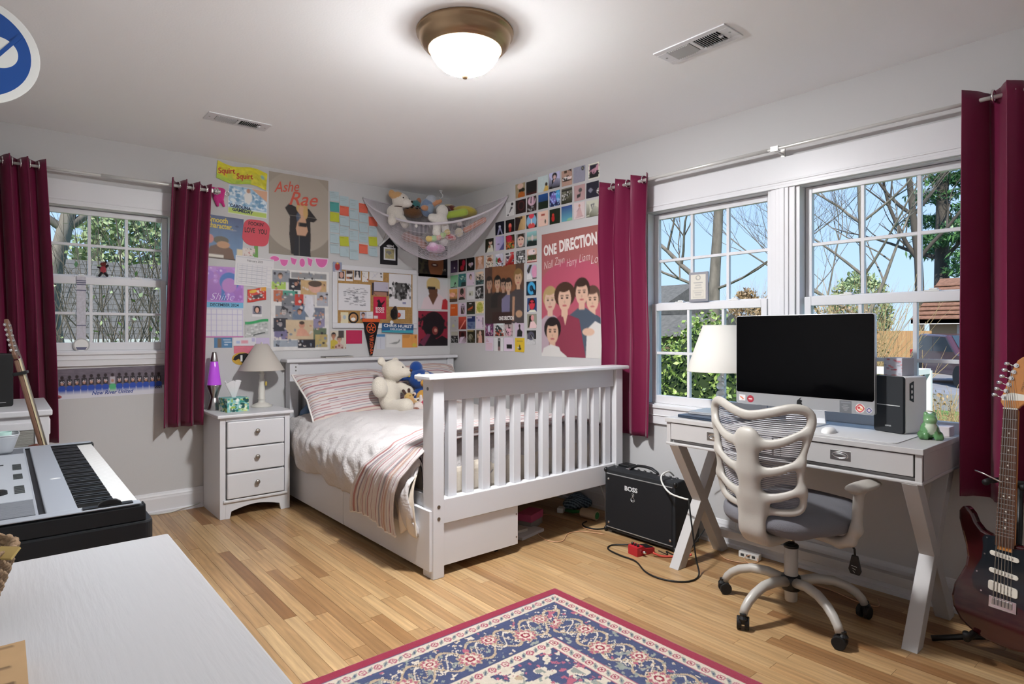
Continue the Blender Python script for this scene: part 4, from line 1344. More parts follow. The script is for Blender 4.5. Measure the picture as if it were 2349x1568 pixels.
for z in zz:
    ys = [a for a, c in (outline(k / 400) for k in range(400)) if abs(c - z) < .004]
    if not ys: continue
    ym, yn = min(ys), max(ys)
    mb.tube([bp_(ym + (yn - ym) * k / 10, z, .016) for k in range(11)], .0022, 4, caps=False)
tag(mb.build('mesh_back', 'chair_mesh', ch), kind='stuff')
def seat_post(P, D): return np.maximum(D, -(P[..., 2] - .405))
sdf_obj('seat', [S_ell((.0, 0, .445), (.26, .255, .052)), S_ell((-.05, .0, .44), (.22, .245, .05)), S_cap((.17, -.14, .445), (.17, .14, .445), .052), S_cap((-.16, -.12, .44), (-.16, .12, .44), .05)], .010, 'chair_fabric', ch, .05)
MB().prism(rrect(-.17, -.16, .16, .16, .05), flatp, .385, .408).build('seat_pan', 'black_plastic', ch, bevel=.006)
for s in (-1, 1):
    pa = [S_cap((-.02, s * .12, .378), (-.02, s * .22, .372), .02), S_cap((-.02, s * .22, .372), (-.02, s * .262, .39), .02), S_cap((-.02, s * .262, .39), (-.02, s * .285, .44), .021), S_cap((-.02, s * .285, .44), (-.015, s * .292, .58), .021, .019), S_ell((.02, s * .292, .605), (.115, .042, .016)), S_cap((-.06, s * .292, .604), (.10, s * .285, .604), .016)]
    sdf_obj('armrest', pa, .007, 'chair_plastic', ch, .02)
MB().cyl((0, 0, .28), (0, 0, .39), .014, n=18).build('gas_lift', 'chrome', ch, smooth=True)
MB().lathe([(.022, .055), (.025, .06), (.027, .12), (.028, .285), (.024, .29), (.001, .29)], 24).build('column', 'chair_metal', ch, smooth=True)
MB().lathe([(.030, .285), (.031, .295), (.026, .30), (.015, .30)], 24).build('column_collar', 'black_plastic', ch, smooth=True)
MB().lathe([(.036, .105), (.04, .115), (.04, .155), (.036, .165), (.027, .167)], 24).build('hub', 'black_plastic', ch, smooth=True)
MB().lathe([(.03, .355), (.034, .36), (.034, .385), (.03, .39)], 20, c=(.07, -.03, 0)).build('tension_knob', 'black_plastic', ch, smooth=True)
MB().box(-.06, -.05, .372, .08, .05, .39).build('mechanism', 'black_plastic', ch, bevel=.004)
MB().tube([(.04, -.05, .378), (.08, -.14, .355), (.10, -.20, .335), (.102, -.215, .32), (.102, -.217, .29)], .0045, 8).build('tilt_lever', 'black_plastic', ch, smooth=True)
lv = MB().prism([(-.012, .0), (.012, .0), (.026, -.06), (.018, -.078), (-.018, -.078), (-.026, -.06)], lambda a, c, d: (.102 + d, -.217 + a, .295 + c), -.005, .005).build('lever_paddle', 'black_plastic', ch, bevel=.003)
for k in range(3): MB().bar((.0965, -.217 - .01 + .004 * k, .25 - .012 * k), (.0965, -.217 + .012 - .003 * k, .252 - .01 * k), .002, .001).build('lever_mark', 'white_plastic', lv)
caster0 = None
for a in (103, 175, 247, 319, 31):
    ca, sa = math.cos(R(a)), math.sin(R(a))
    pts = [(.03, .142), (.10, .155), (.17, .15), (.225, .13), (.262, .105), (.285, .08), (.295, .058)]
    MB().tube([(ca * r, sa * r, z) for r, z in pts], [.021, .021, .02, .019, .018, .017, .016], 12).build('leg', 'chair_metal', ch, smooth=True)
    c = MB()
    for s in (-1, 1):
        c.cyl((0, s * .006, .0265), (0, s * .024, .0265), .0262, n=20)
    o = c.build('caster', 'rubber', ch, bevel=.003)
    MB().lathe([(.018, .045), (.019, .05), (.012, .06), (.012, .068)], 12, c=(.012, 0, 0)).box(-.012, -.008, .026, .02, .008, .052).build('caster_hood', 'black_plastic', o)
    o.location = (ca * .295, sa * .295, 0); o.rotation_euler = (0, 0, R(a + 40))

# ================================================================ amplifier
mat('tolex', '15181d', .6, bump=.5, bscale=500)
mat('grille_cloth', '15161b', .85, bump=.6, bscale=900)
am = thing('guitar_amplifier', 'black combo guitar amplifier between bed and desk', 'amplifier', (-.23, -2.425, 0))
xzp = lambda a, c, d: (a, d, c)
MB().prism([(-.115, .014), (-.115, .385), (-.03, .392), (.12, .27), (.12, .014)], xzp, -.252, .252).build('cabinet', 'tolex', am, bevel=.008)
MB().box(-.119, -.232, .04, -.112, .232, .355).build('front_grille', 'grille_cloth', am, bevel=.002)
for z in (.358, .037): MB().box(-.1205, -.235, z - .002, -.115, .235, z + .002).build('silver_piping', 'alu', am)
for y in (-.22, .22):
    for z in (.325, .065): MB().ell((-.119, y, z), (.004, .008, .008), 12, 8).build('rivet', 'chrome', am, smooth=True)
    for z in (.018, .375):
        for x in (-.108,):
            MB().ell((x, y * 1.128, z), (.016, .012, .016), 10, 8).build('corner_guard', 'black_plastic', am, smooth=True)
for x in (-.08, .08):
    for y in (-.21, .21): MB().cyl((x, y, 0), (x, y, .016), .014, n=12).build('foot', 'rubber', am)
MB().tube([(-.055, .10, .39), (-.055, .09, .405), (-.055, .05, .422), (-.055, 0, .426), (-.055, -.05, .422), (-.055, -.09, .405), (-.055, -.10, .39)], [.008, .011, .013, .013, .013, .011, .008], 10, flat=.6, up=(0, 0, 1)).build('handle', 'black_plastic', am, smooth=True)
for s in (-1, 1): MB().box(-.07, s * .115 - .014, .386, -.04, s * .115 + .014, .398).build('handle_bracket', 'chrome', am, bevel=.003)
for k in range(9):
    y = .19 - .045 * k
    MB().cyl((.01, y, .365), (.022, y, .38), .0085, n=12).build('knob', 'black_plastic', am)
for s in (-1, 1): MB().cyl((-.07, s * .2, .388), (-.07, s * .2, .392), .006, n=10).build('screw', 'chrome', am)
MB().box(-.02, .15, .38, .06, .23, .4).build('strap_end', 'black_plastic', am, bevel=.006)
def lett_right(s, size, col, par, x, y, z, **k):
    o = lettering(s, size, col, par, 0, 0, 0, **k)
    o.rotation_euler = (0, 0, -PI / 2); o.location = (x, y, z); return o
lett_right('BOSS', .036, 'd5d8dc', am, -.1198, .05, .292, offset=.0012, sx=1.15)
em = MB()
em.tube([(-.1198, .042, .27), (-.1198, .03, .27), (-.1198, .028, .26), (-.1198, .036, .255), (-.1198, .028, .24)], .0018, 6).tube([(-.1198, .044, .262), (-.1198, .036, .262), (-.1198, .044, .24)], .0018, 6)
for q in (0, .007): em.tube([(-.1198, .05 - .006 * k + .002, .238 - q - .008 * math.sin(PI * k / 5)) for k in range(6)], .0016, 6)
em.build('emblem', 'alu', am, smooth=True)
# pedal
mat('pedal_red', 'b3252f', .4)
pd = thing('effects_pedal', 'red effects pedal on the floor before the amplifier', 'pedal', (-.475, -2.548, 0), R(172))
MB().prism([(-.065, 0), (.065, 0), (.065, .048), (.02, .053), (-.0, .036), (-.065, .028)], xzp, -.036, .036).build('housing', 'pedal_red', pd, bevel=.002)
MB().prism([(-.062, .029), (-.004, .036), (-.004, .039), (-.062, .032)], xzp, -.03, .03).build('treadle', 'rubber', pd, bevel=.001)
for y in (-.022, 0, .022): MB().lathe([(.007, .05), (.007, .06), (.005, .062), (.001, .062)], 12, c=(.045, y, 0)).build('knob', 'black_plastic', pd)
MB().cyl((.03, .036, .025), (.03, .062, .025), .007, n=12).build('jack_plug', 'chrome', pd, smooth=True)
MB().cyl((.03, -.036, .025), (.03, -.06, .025), .007, n=12).build('jack_plug', 'chrome', pd, smooth=True)
def cable(label, pts, r, m, cat='cable', name='cable'):
    return tag(MB().tube(smooth_path(pts), r, 8).build(name, m, None, smooth=True), label, cat)
cable('black guitar lead looping over the floor to the red pedal', [(-.455, -2.835, .352), (-.47, -2.85, .30), (-.49, -2.88, .20), (-.50, -2.905, .08), (-.52, -2.935, .012), (-.60, -2.945, .005), (-.665, -2.90, .005), (-.695, -2.821, .005), (-.678, -2.729, .005), (-.605, -2.61, .005), (-.60, -2.50, .005), (-.578, -2.40, .005), (-.515, -2.37, .005), (-.465, -2.43, .012), (-.445, -2.485, .024)], .0042, 'cable_black', name='guitar_lead')
cable('white lead curving over the corner of the amplifier', [(-.25, -2.60, .40), (-.30, -2.60, .43), (-.365, -2.60, .415), (-.385, -2.625, .375), (-.41, -2.69, .345), (-.44, -2.78, .345), (-.458, -2.832, .35)], .0048, 'cable_white', name='white_lead')
tag(MB().tube(smooth_path([(-.47, -2.62, .02), (-.44, -2.66, .006), (-.40, -2.70, .006), (-.36, -2.74, .006), (-.33, -2.77, .02)]), .006, 8).build('patch_lead', mat('patch_red', 'c24a3c', .5), None, smooth=True), 'short red patch lead between pedal and desk leg', 'cable')
tag(MB().tube(smooth_path([(-.42, -2.62, .02), (-.395, -2.66, .005), (-.36, -2.63, .005), (-.37, -2.69, .005), (-.30, -2.72, .005), (-.20, -2.70, .03), (-.09, -2.72, .12)]), .003, 6).build('power_lead', 'cable_black', None, smooth=True), 'thin tangled black lead behind the amplifier', 'cable')

# ---------------------------------------------------------------- under the bed
t = thing('shoe_box', 'small pink box under the bed', 'box', (-.62, -1.80, .045), R(20))
MB().box(-.08, -.05, 0, .08, .05, .045).build('lid', mat('box_pink', 'b8527c', .6), t, bevel=.002)
MB().box(-.075, -.045, -.045, .075, .045, .0).build('base', mat('box_grey', '8d8a88', .7), t)
tag(MB().prism(rrect(-.11, -.09, .11, .09, .004), flatp, 0, .018).build('notebook', mat('book_white', 'c9c8cc', .6), None, bevel=.002), 'white notebook lying under the bed edge', 'notebook').location = (-.755, -1.87, .0)
bpy.data.objects['notebook'].rotation_euler = (0, 0, R(12))
tag(MB().prism(rrect(-.06, -.05, .06, .05, .003), flatp, 0, .016).build('booklet', mat('book_grey', 'b9b3ac', .6), None), 'small pale booklet on the white notebook', 'booklet').location = (-.80, -1.86, .0185)
t = thing('lint_roller', 'lint roller with green handle under the bed', 'lint roller', (-.245, -1.89, 0)); t.rotation_euler = (0, 0, R(-82))
MB().cyl((.0, 0, .032), (.115, 0, .032), .031, n=22).build('roll', mat('roll_tan', 'b9a48c', .8), t, smooth=False)
MB().cyl((.1152, 0, .032), (.118, 0, .032), .022, n=18).build('core', mat('roller_green', '2c7a44', .5), t)
MB().tube([(.0, 0, .032), (-.03, 0, .03), (-.07, 0, .022), (-.13, 0, .02)], [.008, .013, .017, .016], 12, flat=.7).build('handle', 'roller_green', t, smooth=True)
t = thing('power_adapter', 'white plug adapter lying under the bed', 'adapter', (-.27, -1.72, 0), R(30))
MB().box(-.03, -.022, 0, .03, .022, .032).build('housing', 'white_plastic', t, bevel=.004)
for s in (-1, 1): MB().box(.03, s * .007 - .001, .012, .044, s * .007 + .001, .02).build('prong', 'steel', t)
mat('cloth_stripe', 'fff', .9, attr='Col')
V, F, C_ = sdf_mesh([S_ell((0, 0, .035), (.09, .06, .04)), S_ell((.05, .02, .06), (.06, .05, .035)), S_ell((-.06, -.02, .05), (.05, .045, .04)), S_ell((.08, -.03, .03), (.05, .04, .03))], .008, .03, None, .01, 25)
me = bpy.data.meshes.new('striped_cloth'); me.from_pydata(V.tolist(), [], F.tolist())
st = ((np.sin((V[:, 0] * .8 + V[:, 2] * 1.2 + V[:, 1] * .4) * 230) > 0)[:, None])
setcol(me, np.where(st, np.array(lin('27384c')), np.array(lin('7f93a4'))))
o = link('striped_cloth', me, 'cloth_stripe', None, smooth=True); o.location = (-.14, -1.72, .0)
tag(o, 'crumpled navy striped cloth under the bed', 'cloth')
cable('loose copper wire loop under the bed', [(-.66, -1.90, .004), (-.52, -1.80, .004), (-.42, -1.70, .004), (-.38, -1.73, .004), (-.372, -1.83, .004), (-.352, -1.96, .004), (-.405, -2.05, .004), (-.40, -2.12, .004), (-.377, -2.17, .004)], .0022, 'cable_copper', name='copper_wire')
cable('copper wire trailing past the footboard to the amplifier', [(-.66, -1.93, .004), (-.715, -1.98, .004), (-.736, -2.09, .004), (-.677, -2.139, .004), (-.559, -2.07, .004), (-.475, -2.087, .004), (-.43, -2.16, .004), (-.40, -2.22, .004)], .0024, 'cable_copper', name='copper_wire')
cable('black cord curling beside the amplifier under the bed', [(-.30, -1.98, .005), (-.36, -2.0, .005), (-.39, -2.06, .005), (-.36, -2.13, .005), (-.27, -2.155, .005), (-.19, -2.12, .005)], .004, 'cable_black', name='floor_cable')
cable('grey cord running down the wall behind the bed', [(-.03, -1.80, .30), (-.05, -1.86, .20), (-.08, -1.95, .09), (-.14, -2.06, .03), (-.2, -2.13, .02)], .004, 'cable_white', name='trailing_cable')
t = thing('power_strip', 'white power strip on the floor below the desk', 'power strip', (-.095, -2.972, 0), R(-84))
MB().box(-.055, -.02, 0, .055, .02, .034).build('housing', 'white_plastic', t, bevel=.005)
for k in range(3): MB().box(-.042 + .03 * k, -.0208, .01, -.024 + .03 * k, -.019, .024).build('socket', 'vent_dark', t)
cable('copper wire snaking from the power strip below the desk', [(-.16, -2.83, .004), (-.21, -2.90, .004), (-.19, -2.98, .004), (-.13, -3.03, .004), (-.10, -3.0, .03), (-.15, -2.97, .012), (-.19, -3.05, .004), (-.20, -3.2, .004), (-.19, -3.4, .004), (-.23, -3.56, .004), (-.21, -3.63, .004), (-.13, -3.6, .004)], .0022, 'cable_copper', name='copper_wire')
cable('grey lead hanging down the wall behind the desk', [(-.055, -2.98, .62), (-.04, -2.95, .45), (-.05, -2.90, .30), (-.04, -2.86, .16), (-.06, -2.88, .10)], .003, 'cable_white', name='desk_lead')
cable('thin grey lead sagging behind the crossed desk leg', [(-.05, -2.96, .46), (-.06, -2.86, .42), (-.07, -2.76, .40), (-.09, -2.70, .38)], .003, 'cable_white', name='desk_lead')

# ================================================================ electric guitar
mat('guitar_burst', '33090d', .12, coat=.8)
mat('guitar_edge', '0d0506', .15, coat=.8)
mat('pickguard', '1a2026', .12, coat=.5)
mat('rosewood', '5a3a2a', .5, bump=.2, bscale=60, var=.25, vscale=20, stretch=(1, 8, 1))
mat('maple', 'b87a3e', .3, coat=.4, var=.08, vscale=14)
mat('pickup_cream', 'd9d4c8', .4)
mat('string_steel', 'b9b9b5', .3, metal=1)
OUT = [(0, 0), (-.045, .003), (-.09, .018), (-.13, .045), (-.156, .085), (-.163, .125), (-.156, .17), (-.138, .21), (-.122, .25), (-.118, .285), (-.125, .325), (-.138, .37), (-.150, .415), (-.151, .445), (-.140, .465), (-.122, .465), (-.105, .445), (-.092, .415), (-.072, .392), (-.045, .382), (-.026, .381), (.026, .366), (.05, .368), (.075, .384), (.095, .402), (.115, .41), (.13, .397), (.134, .37), (.126, .325), (.117, .28), (.12, .24), (.136, .19), (.154, .14), (.158, .10), (.146, .06), (.118, .028), (.08, .009), (.04, .001)]
def electric(label, M, body_m, edge_m, head_m, board_m, guard=True):
    """local: a to the picture right, b up the neck, d towards the front"""
    g = thing('electric_guitar' if guard else 'acoustic_guitar', label, 'guitar')
    g.matrix_world = M
    F3 = lambda a, c, d: (a, -d, c)
    body = MB().prism(OUT, F3, -.021, .021).build('body', body_m, g, bevel=.010, seg=3)
    if guard:
        gp = [(-.028, .383), (-.062, .378), (-.07, .365), (-.066, .33), (-.07, .29), (-.088, .25), (-.098, .215), (-.09, .18), (-.07, .165), (-.04, .16), (.03, .16), (.065, .15), (.10, .13), (.125, .125), (.14, .14), (.132, .19), (.112, .24), (.106, .28), (.115, .33), (.118, .365), (.10, .385), (.075, .37), (.05, .355), (.028, .352)]
        MB().prism(gp, F3, .021, .0232).build('pickguard', 'pickguard', g)
        for a, c in ((-.055, .37), (-.06, .31), (-.082, .24), (-.066, .175), (.098, .372), (.104, .30), (.125, .19), (.115, .135)):
            MB().cyl(F3(a, c, .0232), F3(a, c, .0242), .003, n=8).build('screw', 'chrome', g)
        for c, tl in ((.318, .0), (.257, .0)):
            p = MB().prism(rrect(-.044, -.0085, .044, .0085, .0084), lambda a, e, d: (a, -d, c + e - a * .08), .0232, .0275).build('pickup', 'pickup_cream', g, bevel=.001)
            for k in range(6): MB().cyl((-.026 + .0104 * k, -.0274, c - (-.026 + .0104 * k) * .08), (-.026 + .0104 * k, -.0284, c - (-.026 + .0104 * k) * .08), .0026, n=8).build('pole_piece', 'steel', p)
        p = MB().prism(rrect(-.044, -.017, .044, .017, .008), lambda a, e, d: (a, -d, .203 + e - a * .08), .0232, .0285).build('pickup', 'pickup_cream', g, bevel=.001)
        for e in (-.0085, .0085):
            for k in range(6): MB().cyl((-.026 + .0104 * k, -.0284, .203 + e - (-.026 + .0104 * k) * .08), (-.026 + .0104 * k, -.0294, .203 + e - (-.026 + .0104 * k) * .08), .0026, n=8).build('pole_piece', 'steel', p)
        br = MB().box(-.041, -.0255, .128, .041, -.021, .168).build('bridge', 'chrome', g, bevel=.001)
        for k in range(6): MB().box(-.0305 + .0104 * k, -.030, .14, -.0225 + .0104 * k, -.0255, .162).build('saddle', 'steel', br, bevel=.001)
        MB().tube([(.036, -.024, .14), (.045, -.04, .14), (.075, -.05, .135), (.13, -.05, .115)], .003, 8).build('tremolo_arm', 'chrome', g, smooth=True)
        for a, c in ((.088, .165), (.108, .13), (.122, .10)):
            MB().lathe([(.012, 0), (.0115, .006), (.009, .009), (.009, .014), (.001, .014)], 18).build('knob', 'pickup_cream', g)
            kb = g.children[-1]; kb.rotation_euler = (PI / 2, 0, 0); kb.location = (a, -.0235, c)
        MB().lathe([(.007, 0), (.005, .008), (.008, .014), (.001, .016)], 12, c=(0, 0, 0)).build('strap_button', 'chrome', g); kb = g.children[-1]; kb.rotation_euler = (0, 0, 0); kb.location = (-.138, 0, .466)
    # neck and fretboard
    NB, NT = .352, .845
    wN = lambda c: .0275 - (.0275 - .0215) * (c - NB) / (NT - NB)
    MB().prism([(-.0275, NB - .02), (-.0213, NT), (.0213, NT), (.0275, NB - .02)], F3, .004, .0235).build('neck', head_m, g, bevel=.006)
    fb_ = MB().prism([(-.0282, NB), (-.0215, NT), (.0215, NT), (.0282, NB)], F3, .0235, .0285).build('fretboard', board_m, g)
    sc_ = .648
    for k in range(1, 22):
        c = NT - (sc_ - sc_ / 2 ** (k / 12))
        if c < NB: break
        h = wN(c)
        MB().box(-h, -.0297, c - .001, h, -.0283, c + .001).build('fret', 'steel', fb_)
        if k in (3, 5, 7, 9, 15, 17, 19, 12):
            c2 = (c + NT - (sc_ - sc_ / 2 ** ((k - 1) / 12))) / 2
            for a in ((-.009, .009) if k == 12 else (0,)):
                MB().cyl((a, -.0284, c2), (a, -.029, c2), .003, n=10).build('inlay_dot', 'pickup_cream', fb_)
    MB().box(-.0215, -.0312, NT, .0215, -.0225, NT + .0045).build('nut', 'pickup_cream', g)
    for k in range(6):
        a0, a1 = -.026 + .0104 * k, -.0165 + .0066 * k
        MB().tube([(a0, -.0305, .155), (a1, -.0318, NT + .002), (a1 - .004 - .003 * k, -.024, NT + .045 + .023 * k)], .0006 + .00012 * (5 - k), 5).build('string', 'string_steel', g)
    hd = [(-.0215, NT + .004), (-.028, NT + .012), (-.034, NT + .025), (-.032, NT + .04), (.0, NT + .15), (.012, NT + .178), (.028, NT + .192), (.05, NT + .192), (.072, NT + .176), (.082, NT + .152), (.078, NT + .135), (.065, NT + .128), (.052, NT + .125), (.046, NT + .115), (.05, NT + .098), (.062, NT + .08), (.074, NT + .055), (.074, NT + .035), (.06, NT + .028), (.04, NT + .025), (.026, NT + .012), (.0215, NT + .004)]
    hs = MB().prism(hd, F3, .006, .0205).build('headstock', head_m, g, bevel=.003)
    for k in range(6):
        c = NT + .042 + .0235 * k; a = -.024 + .0068 * k
        tn = MB().cyl((a, -.0205, c), (a, -.029, c), .0045, n=12).cyl((a, -.0205, c), (a, -.0225, c), .008, n=14).build('tuner_post', 'chrome', g, smooth=False)
        tn2 = MB().cyl((a - .008, -.011, c - .002), (a - .026, -.011, c + .004), .002, n=8).ell((a - .032, -.011, c + .006), (.010, .006, .0075), 10, 8).build('tuner_key', 'chrome', tn, smooth=True)
    if guard:
        MB().prism([(-.03, NT + .03), (.072, NT + .036), (.07, NT + .052), (.0, NT + .06), (-.03, NT + .05)], F3, .0206, .0209).build('tape_patch', mat('tape_white', 'd9d6cc', .6), hs)
        lettering('STRATOCASTER', .0095, '2a1a10', hs, .036, NT + .10, -.0209, rot=R(78), shear=.2)
        lettering('Squier', .014, '2a1a10', hs, .062, NT + .053, -.0212, rot=R(60), shear=.3)
    return g
def frame(o, right, up):
    r = Vector(right).normalized(); u = Vector(up).normalized(); n = r.cross(u).normalized()      # n points to the back (+y local)
    u = n.cross(r).normalized()
    M = Matrix((( r.x, n.x * -1 * -1, u.x, o[0]), (r.y, n.y, u.y, o[1]), (r.z, n.z, u.z, o[2]), (0, 0, 0, 1)))
    # local y axis must be the back direction = up x right
    b = u.cross(r)
    M[0][1], M[1][1], M[2][1] = b.x, b.y, b.z
    return M
electric('dark wine-red electric guitar on a stand by the curtain', frame((-.415, -4.105, .085), (-.18, -1, 0), (.10, .012, 1)), 'guitar_burst', 'guitar_edge', 'maple', 'rosewood')
# its stand
gs = thing('guitar_stand', 'black folding stand holding the electric guitar', 'guitar stand')
gb = MB().tube([(-.25, -4.10, .05), (-.22, -4.11, .30), (-.20, -4.115, .62)], .011, 10).build('upright', 'black_plastic', gs, smooth=True)
for p in ((-.375, -3.875), (-.43, -4.30), (-.06, -4.14)):
    MB().tube([(-.25, -4.10, .062), ((p[0] - .25) / 2, (p[1] - 4.10) / 2, .04), (p[0], p[1], .012)], .0105, 10).build('leg', 'black_plastic', gs, smooth=True)
MB().box(-.29, -4.13, .035, -.21, -4.07, .085).build('hub', 'black_plastic', gs, bevel=.008)
for s in (-1, 1):
    y = -4.10 + s * .085
    MB().tube([(-.25, -4.10, .06), (-.29, y, .075), (-.36, y + s * .01, .075), (-.45, y + s * .01, .083), (-.462, y + s * .01, .11)], [.009, .009, .012, .012, .011], 10).build('cradle_arm', 'rubber', gs, smooth=True)
MB().tube([(-.20, -4.115, .62), (-.255, -4.112, .645)], .009, 8).build('yoke_post', 'black_plastic', gs, smooth=True)
for s in (-1, 1):
    MB().tube([(-.255, -4.112, .645), (-.27, -4.112 + s * .045, .65), (-.34, -4.105 + s * .055, .655), (-.385, -4.10 + s * .053, .655)], [.009, .01, .01, .012], 10).build('yoke_arm', 'rubber', gs, smooth=True)
cable('black lead hanging behind the electric guitar', [(-.03, -4.02, .62), (-.03, -4.03, .50), (-.05, -4.08, .40), (-.12, -4.14, .2), (-.1, -4.2, .02)], .004, 'cable_black', name='hanging_lead')

# ================================================================ rug
mat('rug_pile', 'fff', .95, attr='Col', bump=.6, bscale=500, sheen=.3)
def rug():
    W, Ln = RUG[2] - RUG[0], RUG[3] - RUG[1]
    nx, ny = 330, 470
    x = np.linspace(0, W, nx); y = np.linspace(0, Ln, ny)
    X, Y = np.meshgrid(x, y)
    dx = np.minimum(X, W - X); dy = np.minimum(Y, Ln - Y)
    d = np.minimum(dx, dy)
    along = np.where(dx < dy, Y - Ln / 2, X - W / 2)
    col = np.zeros(X.shape + (3,)); c_ = lambda s: np.array(lin(s))
    rs_ = np.random.RandomState(2)
    fine = fbm(X * 60, Y * 60, .2, 2); mid = fbm(X * 26 + 5, Y * 26, .7, 2)
    cream, navy, red, tan, rose, sage = map(c_, ('cbbfae', '3a456b', '93163a', 'b09a7e', 'a8566a', '8a8f88'))
    col[:] = cream
    def put(m, c): col[m] = c
    put(d < .045, red)
    # guard bands
    def guard(a0, a1, per):
        m = (d >= a0) & (d < a1); put(m, cream)
        t = (along % per) / per - .5; r_ = (d - (a0 + a1) / 2) / (a1 - a0)
        rr = np.hypot(t * per, r_ * (a1 - a0))
        put(m & (rr < .016), rose); put(m & (rr < .010), cream); put(m & (rr < .005), red)
        t2 = ((along + per / 2) % per) / per - .5
        rr = np.hypot(t2 * per * .7, (r_ + t2 * .8) * (a1 - a0))
        put(m & (rr < .010), sage); put(m & (rr < .004), navy)
        put(m & (np.abs(r_) > .44), rose); put(m & (np.abs(r_) > .48), navy)
    guard(.045, .105, .06)
    a0, a1 = .105, .325
    m = (d >= a0) & (d < a1); put(m, navy)
    r_ = d - (a0 + a1) / 2
    per = .27
    ph = 2 * PI * along / per
    for amp, k, o, c, wd in ((.07, 1, 0, tan, .007), (.07, 1, PI, tan, .007), (.045, 2, .7, cream, .005), (.05, 3, 1.9, cream, .004), (.03, 4, .2, tan, .004)):
        put(m & (np.abs(r_ - amp * np.sin(k * ph + o)) < wd), c)
    put(m & (fine > .50) & (np.abs(r_) < .1) & (mid > .36), cream); put(m & (fine > .545) & (mid > .42), tan)
    put(m & (mid > .56), rose); put(m & (fine < .27) & (mid < .34), sage)
    for off, sz in ((0, 1.0), (.5, .78)):
        t = ((along / per + off) % 1 - .5) * per
        rc = r_ - (.03 if off == 0 else -.035)
        an = np.arctan2(rc, t); rr = np.hypot(t, rc) / sz
        pet = .047 + .006 * np.cos(10 * an)
        put(m & (rr < pet), tan); put(m & (rr < pet - .008), rose); put(m & (rr < .030 + .004 * np.cos(8 * an)), cream); put(m & (rr < .019), red); put(m & (rr < .010), cream)
    guard(.325, .385, .06)
    m = (d >= .385) & (d < .42); put(m, navy); put(m & (mid > .43), cream); put(m & (fine > .5), rose)
    m = d >= .42
    put(m, cream)
    put(m & (mid > .50), tan); put(m & (fine > .56), rose); put(m & (fine < .30), sage); put(m & (mid < .30), navy); put(m & (mid < .26), rose)
    # corner spandrels and central medallion
    fx, fy = dx - .42, dy - .42
    sp = np.hypot(fx, fy) + .03 * np.cos(10 * np.arctan2(fy, fx))
    mm = m & (sp < .17); put(mm, navy); put(mm & (mid > .42), cream); put(mm & (fine > .5), rose); put(mm & (mid > .5), sage)
    ux, uy = (X - W / 2) / (W / 2 - .40), (Y - Ln / 2) / (Ln / 2 - .50)
    an = np.arctan2(uy, ux)
    md = np.hypot(ux, uy) * (1 + .06 * np.abs(np.sin(8 * an)) - .10 * np.abs(np.cos(an * 2)) ** 4)
    mm = m & (md < .99); put(mm, tan); mm = m & (md < .965); put(mm, red)
    put(mm & (fine > .53), cream); put(mm & (mid > .53), tan); put(mm & (mid < .30), navy)
    for cx_, cy_ in ((0, .80), (0, -.80), (.72, 0), (-.72, 0)):
        a = np.hypot((ux - cx_) * 1.0, (uy - cy_) * 1.25); an2 = np.arctan2(uy - cy_, ux - cx_)
        put(mm & (a < .16 + .03 * np.cos(6 * an2)), tan); put(mm & (a < .13 + .03 * np.cos(6 * an2)), cream); put(mm & (a < .07 + .02 * np.cos(8 * an2)), rose); put(mm & (a < .03), navy)
    mm = m & (md < .5); put(mm, navy); put(mm & (mid > .45), cream); put(mm & (md < .25), red)
    col *= (.86 + .28 * fbm(X * 90, Y * 90, .5, 2))[..., None] * 1.08
    Z = np.full(X.shape, .0085) + .0012 * (fbm(X * 40, Y * 40) - .45)
    V = np.stack([X + RUG[0], Y + RUG[1], Z], -1).reshape(-1, 3)
    ids = np.arange(nx * ny).reshape(ny, nx)
    F = np.stack([ids[:-1, :-1], ids[:-1, 1:], ids[1:, 1:], ids[1:, :-1]], -1).reshape(-1, 4).tolist()
    rim = list(ids[0, :]) + list(ids[1:, -1]) + list(ids[-1, -2::-1]) + list(ids[-2:0, 0])
    Bv = V[rim].copy(); Bv[:, 2] = .0005
    n = len(V); mrim = len(rim)
    V = np.concatenate([V, Bv])
    for i in range(mrim):
        j = (i + 1) % mrim; F.append((int(rim[j]), int(rim[i]), n + i, n + j))
    me = bpy.data.meshes.new('rug'); me.from_pydata(V.tolist(), [], F)
    C = np.clip(col.reshape(-1, 3), 0, 1); setcol(me, np.concatenate([C, C[rim]]))
    return tag(link('rug', me, 'rug_pile', None, smooth=True), 'crimson and navy floral oriental rug on the oak floor', 'rug')
rug()
# ================================================================ digital piano
mat('piano_silver', 'a9afb8', .4, metal=.25)
mat('piano_black', '15181b', .45)
mat('piano_panel', 'b6bcc4', .45, metal=.2)
mat('key_white', 'e3e3e1', .22)
mat('key_black', '121315', .3)
mat('piano_grille', '70747c', .6, bump=.8, bscale=160, stretch=(.12, 1, 1))
PN = thing('digital_piano', 'silver and black digital piano on its black stand', 'piano', (-3.05, -1.90, 0))
class PW(MB):
    def build(s, *a, **k):
        s.v = [(x + 3.05, y + 1.90, z) for x, y, z in s.v]; return MB.build(s, *a, **k)
PY0, PY1 = -2.57, -1.235
PW().prism([(-2.83, .655), (-2.832, .704), (-2.838, .7), (-3.30, .7), (-3.30, .655)], lambda a, c, d: (a, d, c), PY0, PY0 + .045).build('end_block', 'piano_black', PN, bevel=.006)
PW().prism([(-2.83, .655), (-2.832, .704), (-3.30, .704), (-3.30, .655)], lambda a, c, d: (a, d, c), PY1 - .035, PY1).build('end_block', 'piano_black', PN, bevel=.006)
PW().box(-2.842, PY0 + .001, .7045, -3.295, PY0 + .044, .7085).build('end_cap', 'piano_silver', PN, bevel=.002)
